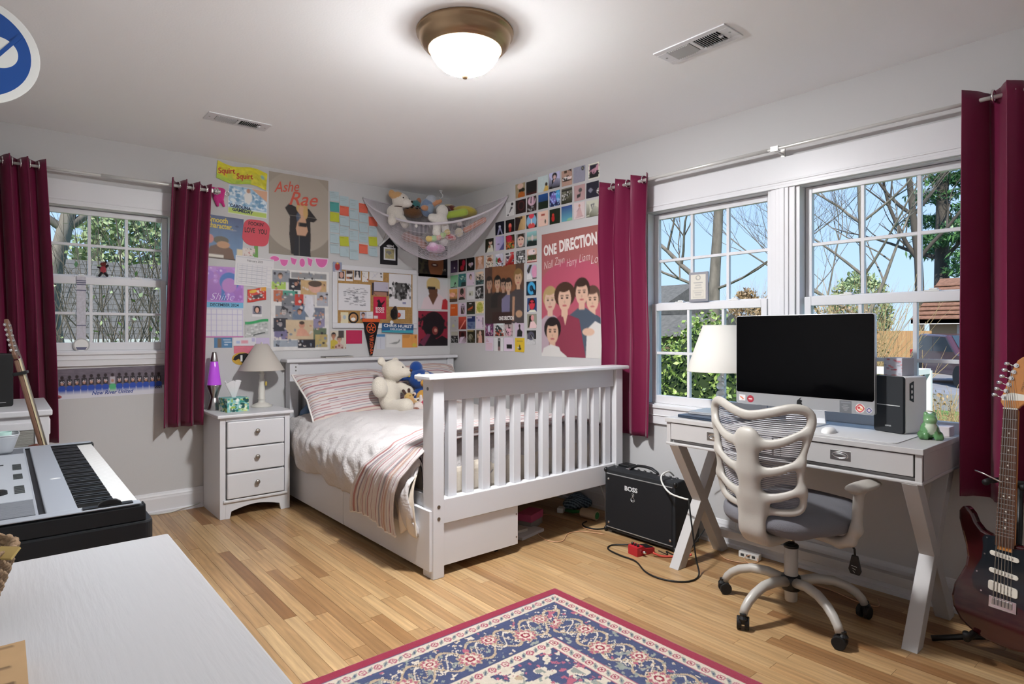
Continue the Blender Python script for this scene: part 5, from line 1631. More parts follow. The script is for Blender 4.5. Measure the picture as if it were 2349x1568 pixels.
PW().box(-2.842, PY1 - .034, .7045, -3.295, PY1 - .001, .7085).build('end_cap', 'piano_silver', PN, bevel=.002)
PW().box(-2.835, PY0 + .045, .655, -2.99, PY1 - .035, .672).build('key_bed', 'piano_black', PN)
PW().box(-2.99, PY0 + .045, .655, -3.062, PY1 - .035, .7085).build('fall_panel', 'piano_silver', PN, bevel=.003)
PW().box(-3.062, PY0 + .045, .655, -3.078, PY1 - .035, .700).build('groove', 'piano_black', PN)
PW().box(-3.078, PY0 + .045, .655, -3.30, PY1 - .035, .7065).build('top_panel', 'piano_silver', PN, bevel=.002)
for y0, y1 in ((PY0 + .05, -2.33), (-1.42, PY1 - .04)):
    PW().box(-3.085, y0, .7065, -3.29, y1, .709).build('speaker_grille', 'piano_grille', PN)
cp = PW().box(-3.084, -2.325, .7065, -3.29, -1.425, .7105).build('control_panel', 'piano_panel', PN, bevel=.001)
PW().box(-3.165, -2.02, .7105, -3.28, -1.92, .7115).build('display', 'black_plastic', cp)
PW().box(-3.17, -1.56, .7105, -3.28, -1.52, .7115).build('slot', 'black_plastic', cp)
PW().lathe([(.024, 0), (.023, .010), (.018, .012), (.001, .012)], 20, c=(-3.165, -2.20, .7105)).build('dial', 'black_plastic', cp)
for gy, n_ in ((-2.22, 5), (-1.98, 4), (-1.80, 5)):
    for k in range(n_):
        PW().box(-3.10, gy + .025 * k, .7105, -3.125, gy + .025 * k + .014, .7125).build('button', 'vent_dark', cp)
for gx in (-3.18, -3.225):
    for k in range(5):
        PW().box(gx, -2.14 + .02 * k, .7105, gx - .018, -2.14 + .02 * k + .008, .712).build('button', 'vent_dark', cp)
for k in range(4): PW().box(-3.15 - .03 * k, -1.68, .7105, -3.165 - .03 * k, -1.665, .712).build('button', 'vent_dark', cp)
NW = 52
KY0, KY1 = PY0 + .047, PY1 - .037
kw = (KY1 - KY0) / NW
wm = bm_ = None
for k in range(NW):
    yc = KY0 + kw * (k + .5)
    if wm is None:
        o = MB().box(-.0745, -kw / 2 + .0004, -.016, .0745, kw / 2 - .0004, 0).build('white_key', 'key_white', PN, bevel=.0012); wm = o
    else:
        o = wm.copy(); COL.objects.link(o)
    o.parent = PN; o.location = (-2.9155 + 3.05, yc + 1.90, .6985)
    # the keyboard runs from treble (near) to bass (far)
    if k < NW - 1 and ((NW - 1 - k) % 7) in (1, 3, 4, 6, 0):
        if bm_ is None:
            q = MB().prism([(-.0475, -.004), (.0475, -.004), (.042, .010), (-.0475, .0115)], lambda a, c, d: (a, d, c), -.0052, .0052).build('black_key', 'key_black', PN, bevel=.001); bm_ = q
        else:
            q = bm_.copy(); COL.objects.link(q)
        q.parent = PN; q.location = (-2.942 + 3.05, yc + kw / 2 + 1.90, .6985)
PW().prism(rrect(-2.982, -2.562, -2.862, -2.535, .003), flatp, .7085, .712).build('wheel_plate', 'black_plastic', PN)
PW().prism([(-.03, .0), (-.026, .008), (-.016, .014), (0, .017), (.016, .014), (.026, .008), (.03, 0)], lambda a, c, d: (-2.918 + a, d, .711 + c), -2.557, -2.54).build('pitch_wheel', 'black_plastic', PN, bevel=.002)
PW().prism(rrect(-3.31, PY0 - .005, -2.811, PY1 + .005, .03), flatp, .575, .655).build('lower_case', 'piano_black', PN, bevel=.006)
for y0 in (PY0 + .0, PY1 - .05):
    PW().box(-3.25, y0, .05, -2.83, y0 + .05, .575).box(-3.30, y0 - .0, 0, -2.80, y0 + .055, .05).build('stand_side', 'piano_black', PN, bevel=.006)
PW().box(-3.12, PY0 + .05, .12, -3.09, PY1 - .05, .34).build('stand_board', 'piano_black', PN)
PW().prism([(0, 0), (.03, 0), (.022, .006), (.03, .012), (.018, .02), (0, .014), (.006, .008)], lambda a, c, d: (-3.03 + a, -2.05 + c, d), .7085, .7089).build('paper_scrap', mat('scrap_white', 'd8dadc', .8), PN)
# metal tray with cups on the piano
t = thing('metal_tray', 'pale grey metal caddy standing on the piano', 'caddy', (-3.185, -1.345, .709))
def tray(u, v):
    a = u * 2 * PI
    k = .060 + .022 * v
    p = 5.0
    c_, s_ = math.cos(a), math.sin(a)
    r = (abs(c_) ** p + abs(s_) ** p) ** (-1 / p)
    return (k * 1.05 * r * c_, k * .95 * r * s_, .002 + .075 * v)
MB().grid(tray, 48, 8, wrap=True).add([tray(k / 48, 0) for k in range(48)], [tuple(range(48))]).build('pan', mat('tray_grey', 'b9bdc2', .45, metal=.2), t, smooth=True, solid=.003, fixn=False)
MB().tube([(lambda p: (p[0], p[1], p[2]))(tray(k / 48, 1)) for k in range(48)], .003, 6, closed=True).build('rolled_rim', 'tray_grey', t, smooth=True)
tag(MB().lathe([(.028, 0), (.03, .002), (.031, .075), (.029, .075), (.028, .004)], 24, c=(-3.20, -1.365, .713)).build('steel_cup', 'steel', None, smooth=True), 'brushed steel cup inside the metal caddy', 'cup')
tag(MB().lathe([(.022, 0), (.026, .078), (.024, .078), (.02, .004)], 24, c=(-3.148, -1.318, .713)).build('paper_cup', mat('cup_teal', 'a8c9c2', .5), None, smooth=True), 'pale teal cup inside the metal caddy', 'cup')
# ---------------------------------------------------------------- far white dresser with a black monitor speaker
t = thing('side_dresser', 'white dresser in the corner behind the piano', 'dresser', (-3.20, -.50, 0))
class SW(MB):
    def build(s, *a, **k):
        s.v = [(x + 3.20, y + .50, z) for x, y, z in s.v]; return MB.build(s, *a, **k)
SW().box(-3.44, -.885, .80, -2.962, -.165, .83).build('top', 'white_wood', t, bevel=.006)
SW().box(-3.42, -.865, .06, -2.98, -.18, .80).build('body', 'white_wood', t, bevel=.002)
SW().box(-3.41, -.875, 0, -2.985, -.80, .06).box(-3.41, -.26, 0, -2.985, -.185, .06).build('plinth', 'white_wood', t)
mat('wicker_grey', '9a9a94', .8, bump=.8, bscale=90, stretch=(.2, 1, 3))
for z0, z1 in ((.58, .765), (.36, .55), (.12, .33)):
    d = SW().box(-3.39, -.872, z0, -3.035, -.862, z1).build('drawer', 'wicker_grey', t)
    SW().box(-3.40, -.876, z1 - .03, -3.03, -.864, z1 + .005).build('drawer_rim', 'white_wood', d, bevel=.002)
SW().box(-3.03, -.874, .06, -2.975, -.864, .80).build('stile', 'white_wood', t, bevel=.002)
SW().box(-2.982, -.83, .70, -2.968, -.25, .78).build('side_moulding', 'white_wood', t, bevel=.006)
t = thing('monitor_speaker', 'black studio speaker on the corner dresser', 'speaker', (-3.25, -.52, .83), R(8))
MB().prism(rrect(-.13, 0, .13, .27, .012), lambda a, c, d: (a, d, c), -.10, .10).build('cabinet', 'black_plastic', t, bevel=.004)
MB().lathe([(.075, 0), (.07, .004), (.04, -.012), (.02, .0), (.001, .004)], 28).build('woofer', 'rubber', t, smooth=True); q = t.children[-1]; q.rotation_euler = (PI / 2, 0, 0); q.location = (0, -.1, .10)
MB().lathe([(.03, 0), (.02, .003), (.001, .006)], 20).build('tweeter', 'rubber', t, smooth=True); q = t.children[-1]; q.rotation_euler = (PI / 2, 0, 0); q.location = (0, -.1, .21)
MB().box(.05, -.1012, .02, .10, -.0995, .024).build('badge', 'steel', t)
# ---------------------------------------------------------------- second guitar, seen edge-on
mat('mahogany', '5e2c1c', .3, coat=.4, var=.15, vscale=12)
mat('neck_brown', '7a5a48', .45)
mat('cream_board', 'd8cba8', .5)
M2 = frame((-2.928, -1.068, .255), (.14, 1, 0), (-.225, .0, .974))
g2 = electric('brown guitar with pale fretboard leaning behind the piano', M2, 'mahogany', 'guitar_edge', 'neck_brown', 'cream_board', guard=False)
g2.name = 'leaning_guitar'
cp_ = MB().box(-.034, -.040, .775, .034, -.0325, .79).box(-.034, -.036, .775, -.026, .012, .79).box(-.034, .004, .775, .03, .012, .79).build('capo', 'black_plastic', g2, bevel=.003)
s2 = thing('guitar_stand', 'black stand under the brown leaning guitar', 'guitar stand')
for y in (-1.15, -.985):
    MB().tube([(-3.02, y, .012), (-3.0, y, .20), (-2.955, y, .262), (-2.90, y, .262), (-2.885, y, .30)], .011, 8).build('cradle_arm', 'black_plastic', s2, smooth=True)
    MB().tube([(-2.86, y, .012), (-3.02, y, .012), (-3.16, y, .012)], .011, 8).build('leg', 'black_plastic', s2, smooth=True)
MB().tube([(-3.02, -1.15, .1), (-3.02, -.985, .1)], .009, 8).build('cross_bar', 'black_plastic', s2, smooth=True)

# ================================================================ foreground dresser
mat('dresser_white', 'bfbfc1', .3, bump=.10, bscale=14, stretch=(8, .7, 1))
t = thing('dresser', 'white painted dresser with brushed wooden top in the foreground', 'dresser', (-3.16, -3.88, 0))
class FW(MB):
    def build(s, *a, **k):
        s.v = [(x + 3.16, y + 3.88, z) for x, y, z in s.v]; return MB.build(s, *a, **k)
FW().box(-3.44, -4.60, .752, -2.886, -3.172, .78).build('top', 'dresser_white', t, bevel=.004)
FW().box(-3.42, -4.58, .08, -2.91, -3.195, .752).build('body', 'white_wood', t, bevel=.003)
FW().box(-3.40, -4.55, 0, -2.93, -3.22, .08).build('plinth', 'white_wood', t)
for r in range(3):
    for c in range(2):
        z0 = .11 + .212 * r; y0 = -4.555 + .69 * c
        d = FW().box(-2.912, y0, z0, -2.897, y0 + .66, z0 + .198).build('drawer', 'white_wood', t, bevel=.004)
        FW().ell((-2.885, y0 + .33, z0 + .1), (.016, .016, .016), 14, 8).build('knob', 'nickel', d, smooth=True)
# woven basket
mat('seagrass', '8d7358', .85, bump=.7, bscale=60, var=.25, vscale=30)
t = thing('woven_basket', 'round woven seagrass basket on the foreground dresser', 'basket', (-3.232, -3.385, .78))
for k in range(14):
    z = .006 + .0066 * k
    r = .062 + .030 * (k / 13) ** .8
    pts = []; rad = []
    n_ = 144
    for j in range(n_):
        a = 2 * PI * j / n_
        w_ = math.sin(a * 24 + k * PI)
        pts.append((math.cos(a) * (r + .0016 * w_), math.sin(a) * (r + .0016 * w_) * 1.0, z + .001 * math.cos(a * 24 + k * PI)))
        rad.append(.0042 + .0014 * abs(w_))
    MB().tube(pts, rad, 7, closed=True, up=(0, 0, 1)).build('coil', 'seagrass', t, smooth=True)
MB().lathe([(.066, .004), (.001, .004)], 30).build('bottom', 'seagrass', t)
MB().bar((.075, -.062, .088), (.086, -.050, .100), .03, .004).build('tag', mat('tag_yellow', 'cbb06a', .6), t)
t = thing('card_box', 'orange and grey card box tucked in the basket', 'box', (-3.225, -3.40, .79), R(25)); t.rotation_euler = (R(12), R(-10), R(25))
MB().box(-.05, -.02, .0, .05, .02, .098).build('carton', mat('card_grey', '4a4a48', .6), t, bevel=.001)
MB().box(-.042, -.0206, .03, .042, -.0198, .09).build('orange_face', mat('card_orange', 'd2603a', .5), t)
MB().box(.0498, -.018, .002, .0508, .018, .096).build('pale_edge', mat('card_pale', 'cfd6d2', .6), t)
tag(MB().prism(rrect(-.045, 0, .03, .1, .006), lambda a, c, d: (a, d, c), -.004, .004).build('teal_card', mat('card_teal', '9db8ae', .6), None), 'pale teal card sticking out of the basket', 'card').location = (-3.235, -3.345, .787)
bpy.data.objects['teal_card'].rotation_euler = (R(-8), 0, R(12))
tag(MB().prism(rrect(-.03, -.06, .03, .06, .008), lambda a, c, d: (a, d, c), -.004, .004).build('phone', 'black_plastic', None, bevel=.001), 'black phone leaning against the basket', 'phone').location = (-3.192, -3.492, .842)
bpy.data.objects['phone'].rotation_euler = (R(-12), 0, R(0))
c = Cv(50, 60, 'b08f66'); c.N(.08)
for q in ((.05, .04, .42, .12), (.5, .04, .92, .06), (.1, .18, .8, .2), (.1, .2, .12, .34), (.62, .3, .9, .33), (.1, .48, .5, .5), (.1, .48, .12, .66), (.48, .48, .5, .6), (.6, .44, .62, .66), (.7, .5, .92, .6), (.2, .72, .8, .74), (.2, .8, .6, .82), (.75, .7, .77, .9)): c.Rc(*q, '6d5438')
me = sheet_mesh('cardboard_box', .16, .22, c.pix(), .03)
o = link('cardboard_box', me, 'paper_matte', None); o.rotation_euler = (-PI / 2, 0, 0); o.location = (-3.214, -3.738, .7805)
tag(o, 'flat brown cardboard box with line printing on the foreground dresser', 'box')

# ================================================================ toy hammock in the corner
mat('net_white', 'dcd6dc', .8, translucent=.2)
hm = thing('toy_hammock', 'white net hammock full of plush toys in the corner', 'hammock')
A1, A2, A0 = Vector((-.868, -.004, 2.323)), Vector((-.004, -.846, 2.322)), Vector((-.03, -.03, 2.34))
def rim_pt(t):
    p = A1.lerp(A2, t)
    k = 4 * t * (1 - t)
    return p + Vector((-.06, -.06, 0)) * k ** .8 + Vector((0, 0, -.235 * k ** .75))
def back_pt(t):
    if t < .5: p = A1.lerp(A0, t * 2)
    else: p = A0.lerp(A2, t * 2 - 1)
    return p + Vector((0, 0, -.06 * math.sin(PI * t)))
def net_pt(u, v):
    t = u
    a, b = rim_pt(t), back_pt(t)
    p = a.lerp(b, v)
    k = (4 * t * (1 - t))
    drop = .34 * math.sin(PI * min(1, v ** .62)) * k ** 1.05
    fw = .05 * math.sin(PI * min(1, v * 2.2)) * k if v < .45 else 0
    p = p + Vector((-fw, -fw, -drop))
    return (min(p.x, -.006), min(p.y, -.006), p.z)
nb = MB().grid(net_pt, 110, 64)
o = nb.build('net', 'net_white', hm, fixn=False)
md = o.modifiers.new('wire', 'WIREFRAME'); md.thickness = .0021; md.use_replace = True; md.use_boundary = True
o['kind'] = 'stuff'
MB().tube([rim_pt(k / 40) for k in range(41)], [.006 + .004 * math.sin(PI * k / 40) for k in range(41)], 8).build('rim_cord', 'net_white', hm, smooth=True)
MB().tube([back_pt(k / 40) for k in range(41)], .004, 6).build('back_cord', 'net_white', hm, smooth=True)
for p, nrm in ((A1, (0, -1, 0)), (A2, (-1, 0, 0)), (A0, (-.7, -.7, 0))):
    MB().ell(p + Vector(nrm) * .006, .008, 10, 6).build('anchor_pin', 'steel', hm, smooth=True)
hk = thing('ceiling_hook', 'small white hook in the ceiling above the hammock', 'hook', (-.24, -.215, 2.44))
MB().tube([(0, 0, 0), (0, 0, -.02), (.012, -.008, -.035), (.012, -.008, -.055), (-.004, .002, -.066), (-.014, .010, -.052)], .0042, 8).build('hook', 'white_plastic', hk, smooth=True)
MB().lathe([(.016, 0), (.014, -.006), (.004, -.008)], 14).build('hook_base', 'white_plastic', hk, smooth=True)
G = 'plush toys in the hammock'
def toy(name, label, loc, prims, cols, extras=(), res=.009, disp=.004, rot=(0, 0, 0), k=.015):
    return plush(name, label, 'plush toy', prims, cols, res, k, loc, rot, disp, 60, extras, G)
toy('dog_plush', 'tan and white plush dog at the left end of the hammock', (-.66, -.17, 2.135), [S_ell((0, 0, .06), (.075, .06, .075)), S_ell((.03, -.035, .165), (.072, .065, .062)), S_ell((.065, -.085, .14), (.042, .04, .034)), S_ell((-.045, -.02, .215), (.028, .022, .035)), S_ell((.10, .0, .165), (.022, .022, .04)), S_ell((-.0, -.04, .19), (.045, .045, .045)), S_cap((-.05, -.04, .02), (-.07, -.07, -.02), .032, .035), S_cap((.04, -.05, .01), (.045, -.085, -.035), .03, .034)],
    ['ddd6cc', 'ddd6cc', 'e4dfd6', 'c99f6d', 'c99f6d', 'c99f6d', 'ddd6cc', 'ddd6cc'], [('eye', (.02, -.094, .178), .0075, 'toy_black'), ('eye', (.085, -.075, .178), .007, 'toy_black'), ('nose', (.087, -.121, .15), (.011, .009, .009), 'toy_black'), ('collar', (.015, -.02, .112), (.052, .052, .008), 'toy_brown')])
toy('leopard_cushion', 'leopard-print plush bundle beside the plush dog', (-.51, -.20, 2.19), [S_ell((0, 0, .03), (.09, .07, .05))], ['6d4a2e'], [('spot', (a, b, z), (.013, .011, .010), 'toy_black') for a, b, z in ((-.04, -.05, .06), (0, -.06, .055), (.04, -.05, .06), (-.02, -.035, .075), (.025, -.03, .075), (.06, -.03, .055), (-.065, -.03, .05))])
toy('teal_plush', 'teal plush toy with an orange ear behind the leopard bundle', (-.45, -.13, 2.22), [S_ell((0, 0, .06), (.06, .05, .06)), S_ell((.035, -.01, .12), (.022, .018, .03))], ['4f8d8e', 'cf8f6e'])
toy('blue_bear', 'pale blue plush bear with orange paws in the hammock', (-.415, -.27, 2.19), [S_ell((0, 0, .07), (.06, .055, .075)), S_ell((.03, -.02, .14), (.045, .04, .04)), S_ell((-.055, -.045, .055), (.03, .025, .022)), S_cap((.04, -.04, .10), (.085, -.07, .125), .02, .018), S_ell((.0, -.045, .06), (.032, .018, .035))], ['7f93b3', 'b9bfc9', 'd79a72', 'd79a72', '9fb0c4'])
toy('lamb_plush', 'white woolly plush lamb hanging over the net rim', (-.43, -.475, 2.04), [S_ell((.045, .02, .165), (.05, .045, .055)), S_ell((.02, .01, .09), (.06, .045, .06)), S_cap((-.02, -.0, .06), (-.03, -.01, -.02), .032, .034), S_cap((.055, .0, .06), (.06, -.01, -.01), .032, .034), S_ell((-.05, .02, .10), (.04, .035, .035))], ['dbd6cf'] * 5, disp=.010)
toy('face_pillow', 'yellow plush pillow with a brown striped corner in the hammock', (-.14, -.36, 2.19), [S_ell((.02, -.03, .06), (.10, .12, .045)), S_ell((-.06, .05, .055), (.06, .055, .05)), S_ell((-.075, .07, .095), (.05, .045, .02))], ['c3b24c', '6b2f26', 'cfc3a6'], rot=(0, R(8), 0))
toy('black_cap_plush', 'black and maroon plush behind the white lamb', (-.27, -.33, 2.20), [S_ell((0, 0, .04), (.05, .045, .045)), S_ell((.03, -.03, .02), (.03, .025, .025))], ['4e2420', '171414'])
toy('lime_plush', 'lime green plush tube beside the yellow pillow', (-.27, -.47, 2.165), [S_cap((-.05, .05, .02), (.06, -.05, .045), .03, .034)], ['a9bf4e'])
toy('grey_elephant', 'grey plush toy inside the lower left of the net', (-.53, -.30, 2.02), [S_ell((0, 0, .04), (.08, .065, .055)), S_ell((.05, -.04, .05), (.04, .035, .04))], ['85838a', '85838a'], [('tuft', (.02, -.07, .075), (.012, .008, .012), 'toy_white'), ('tuft', (-.045, -.06, .06), (.014, .01, .018), 'toy_white')])
toy('brown_rabbit', 'dusty brown plush in the left fold of the net', (-.585, -.255, 1.96), [S_ell((0, 0, .04), (.06, .05, .045)), S_cap((.05, -.03, .03), (.10, -.08, -.03), .028, .03)], ['a98a86', 'b0847a'])
toy('caterpillar_plush', 'pastel rainbow caterpillar plush at the net bottom', (-.45, -.46, 1.95), [S_ell((-.075 + .038 * i, -.01 - .01 * i, .015 + .012 * i * i / 3), (.026, .026, .026)) for i in range(5)], ['d9c07a', 'a9c49a', 'd8a9a0', 'b5cf8a', 'd9c07a'])
toy('fish_plush', 'red and white plush fish inside the net', (-.35, -.49, 2.0), [S_ell((0, 0, .0), (.07, .03, .028)), S_ell((.005, -.018, .0), (.04, .016, .013))], ['cf9a98', 'b9444c'], rot=(0, R(18), R(-40)))
toy('egg_plush', 'cream round plush near the right side of the net', (-.25, -.50, 2.02), [S_ell((0, 0, .02), (.035, .035, .04))], ['d8cbb4'])
toy('cloud_plush', 'white round plush at the bottom of the net', (-.375, -.46, 1.935), [S_ell((0, 0, .02), (.04, .035, .035))], ['d6d2cf'])
toy('pink_pig', 'pink speckled plush at the lowest point of the net', (-.44, -.44, 1.868), [S_ell((0, 0, .03), (.085, .07, .035)), S_ell((-.045, -.03, .05), (.035, .03, .025))], ['cf9fc0', 'd9bfd6'])
toy('orange_snake', 'orange plush tube in the right fold of the net', (-.13, -.55, 2.10), [S_cap((-.05, .05, -.03), (.05, -.07, .05), .024, .024)], ['cf8f78'])
toy('grey_mouse', 'grey plush mouse on the right side of the net', (-.20, -.44, 2.07), [S_ell((0, 0, .02), (.055, .05, .045)), S_ell((-.03, -.035, .055), (.022, .02, .026))], ['77767c', 'c5b9b9'])
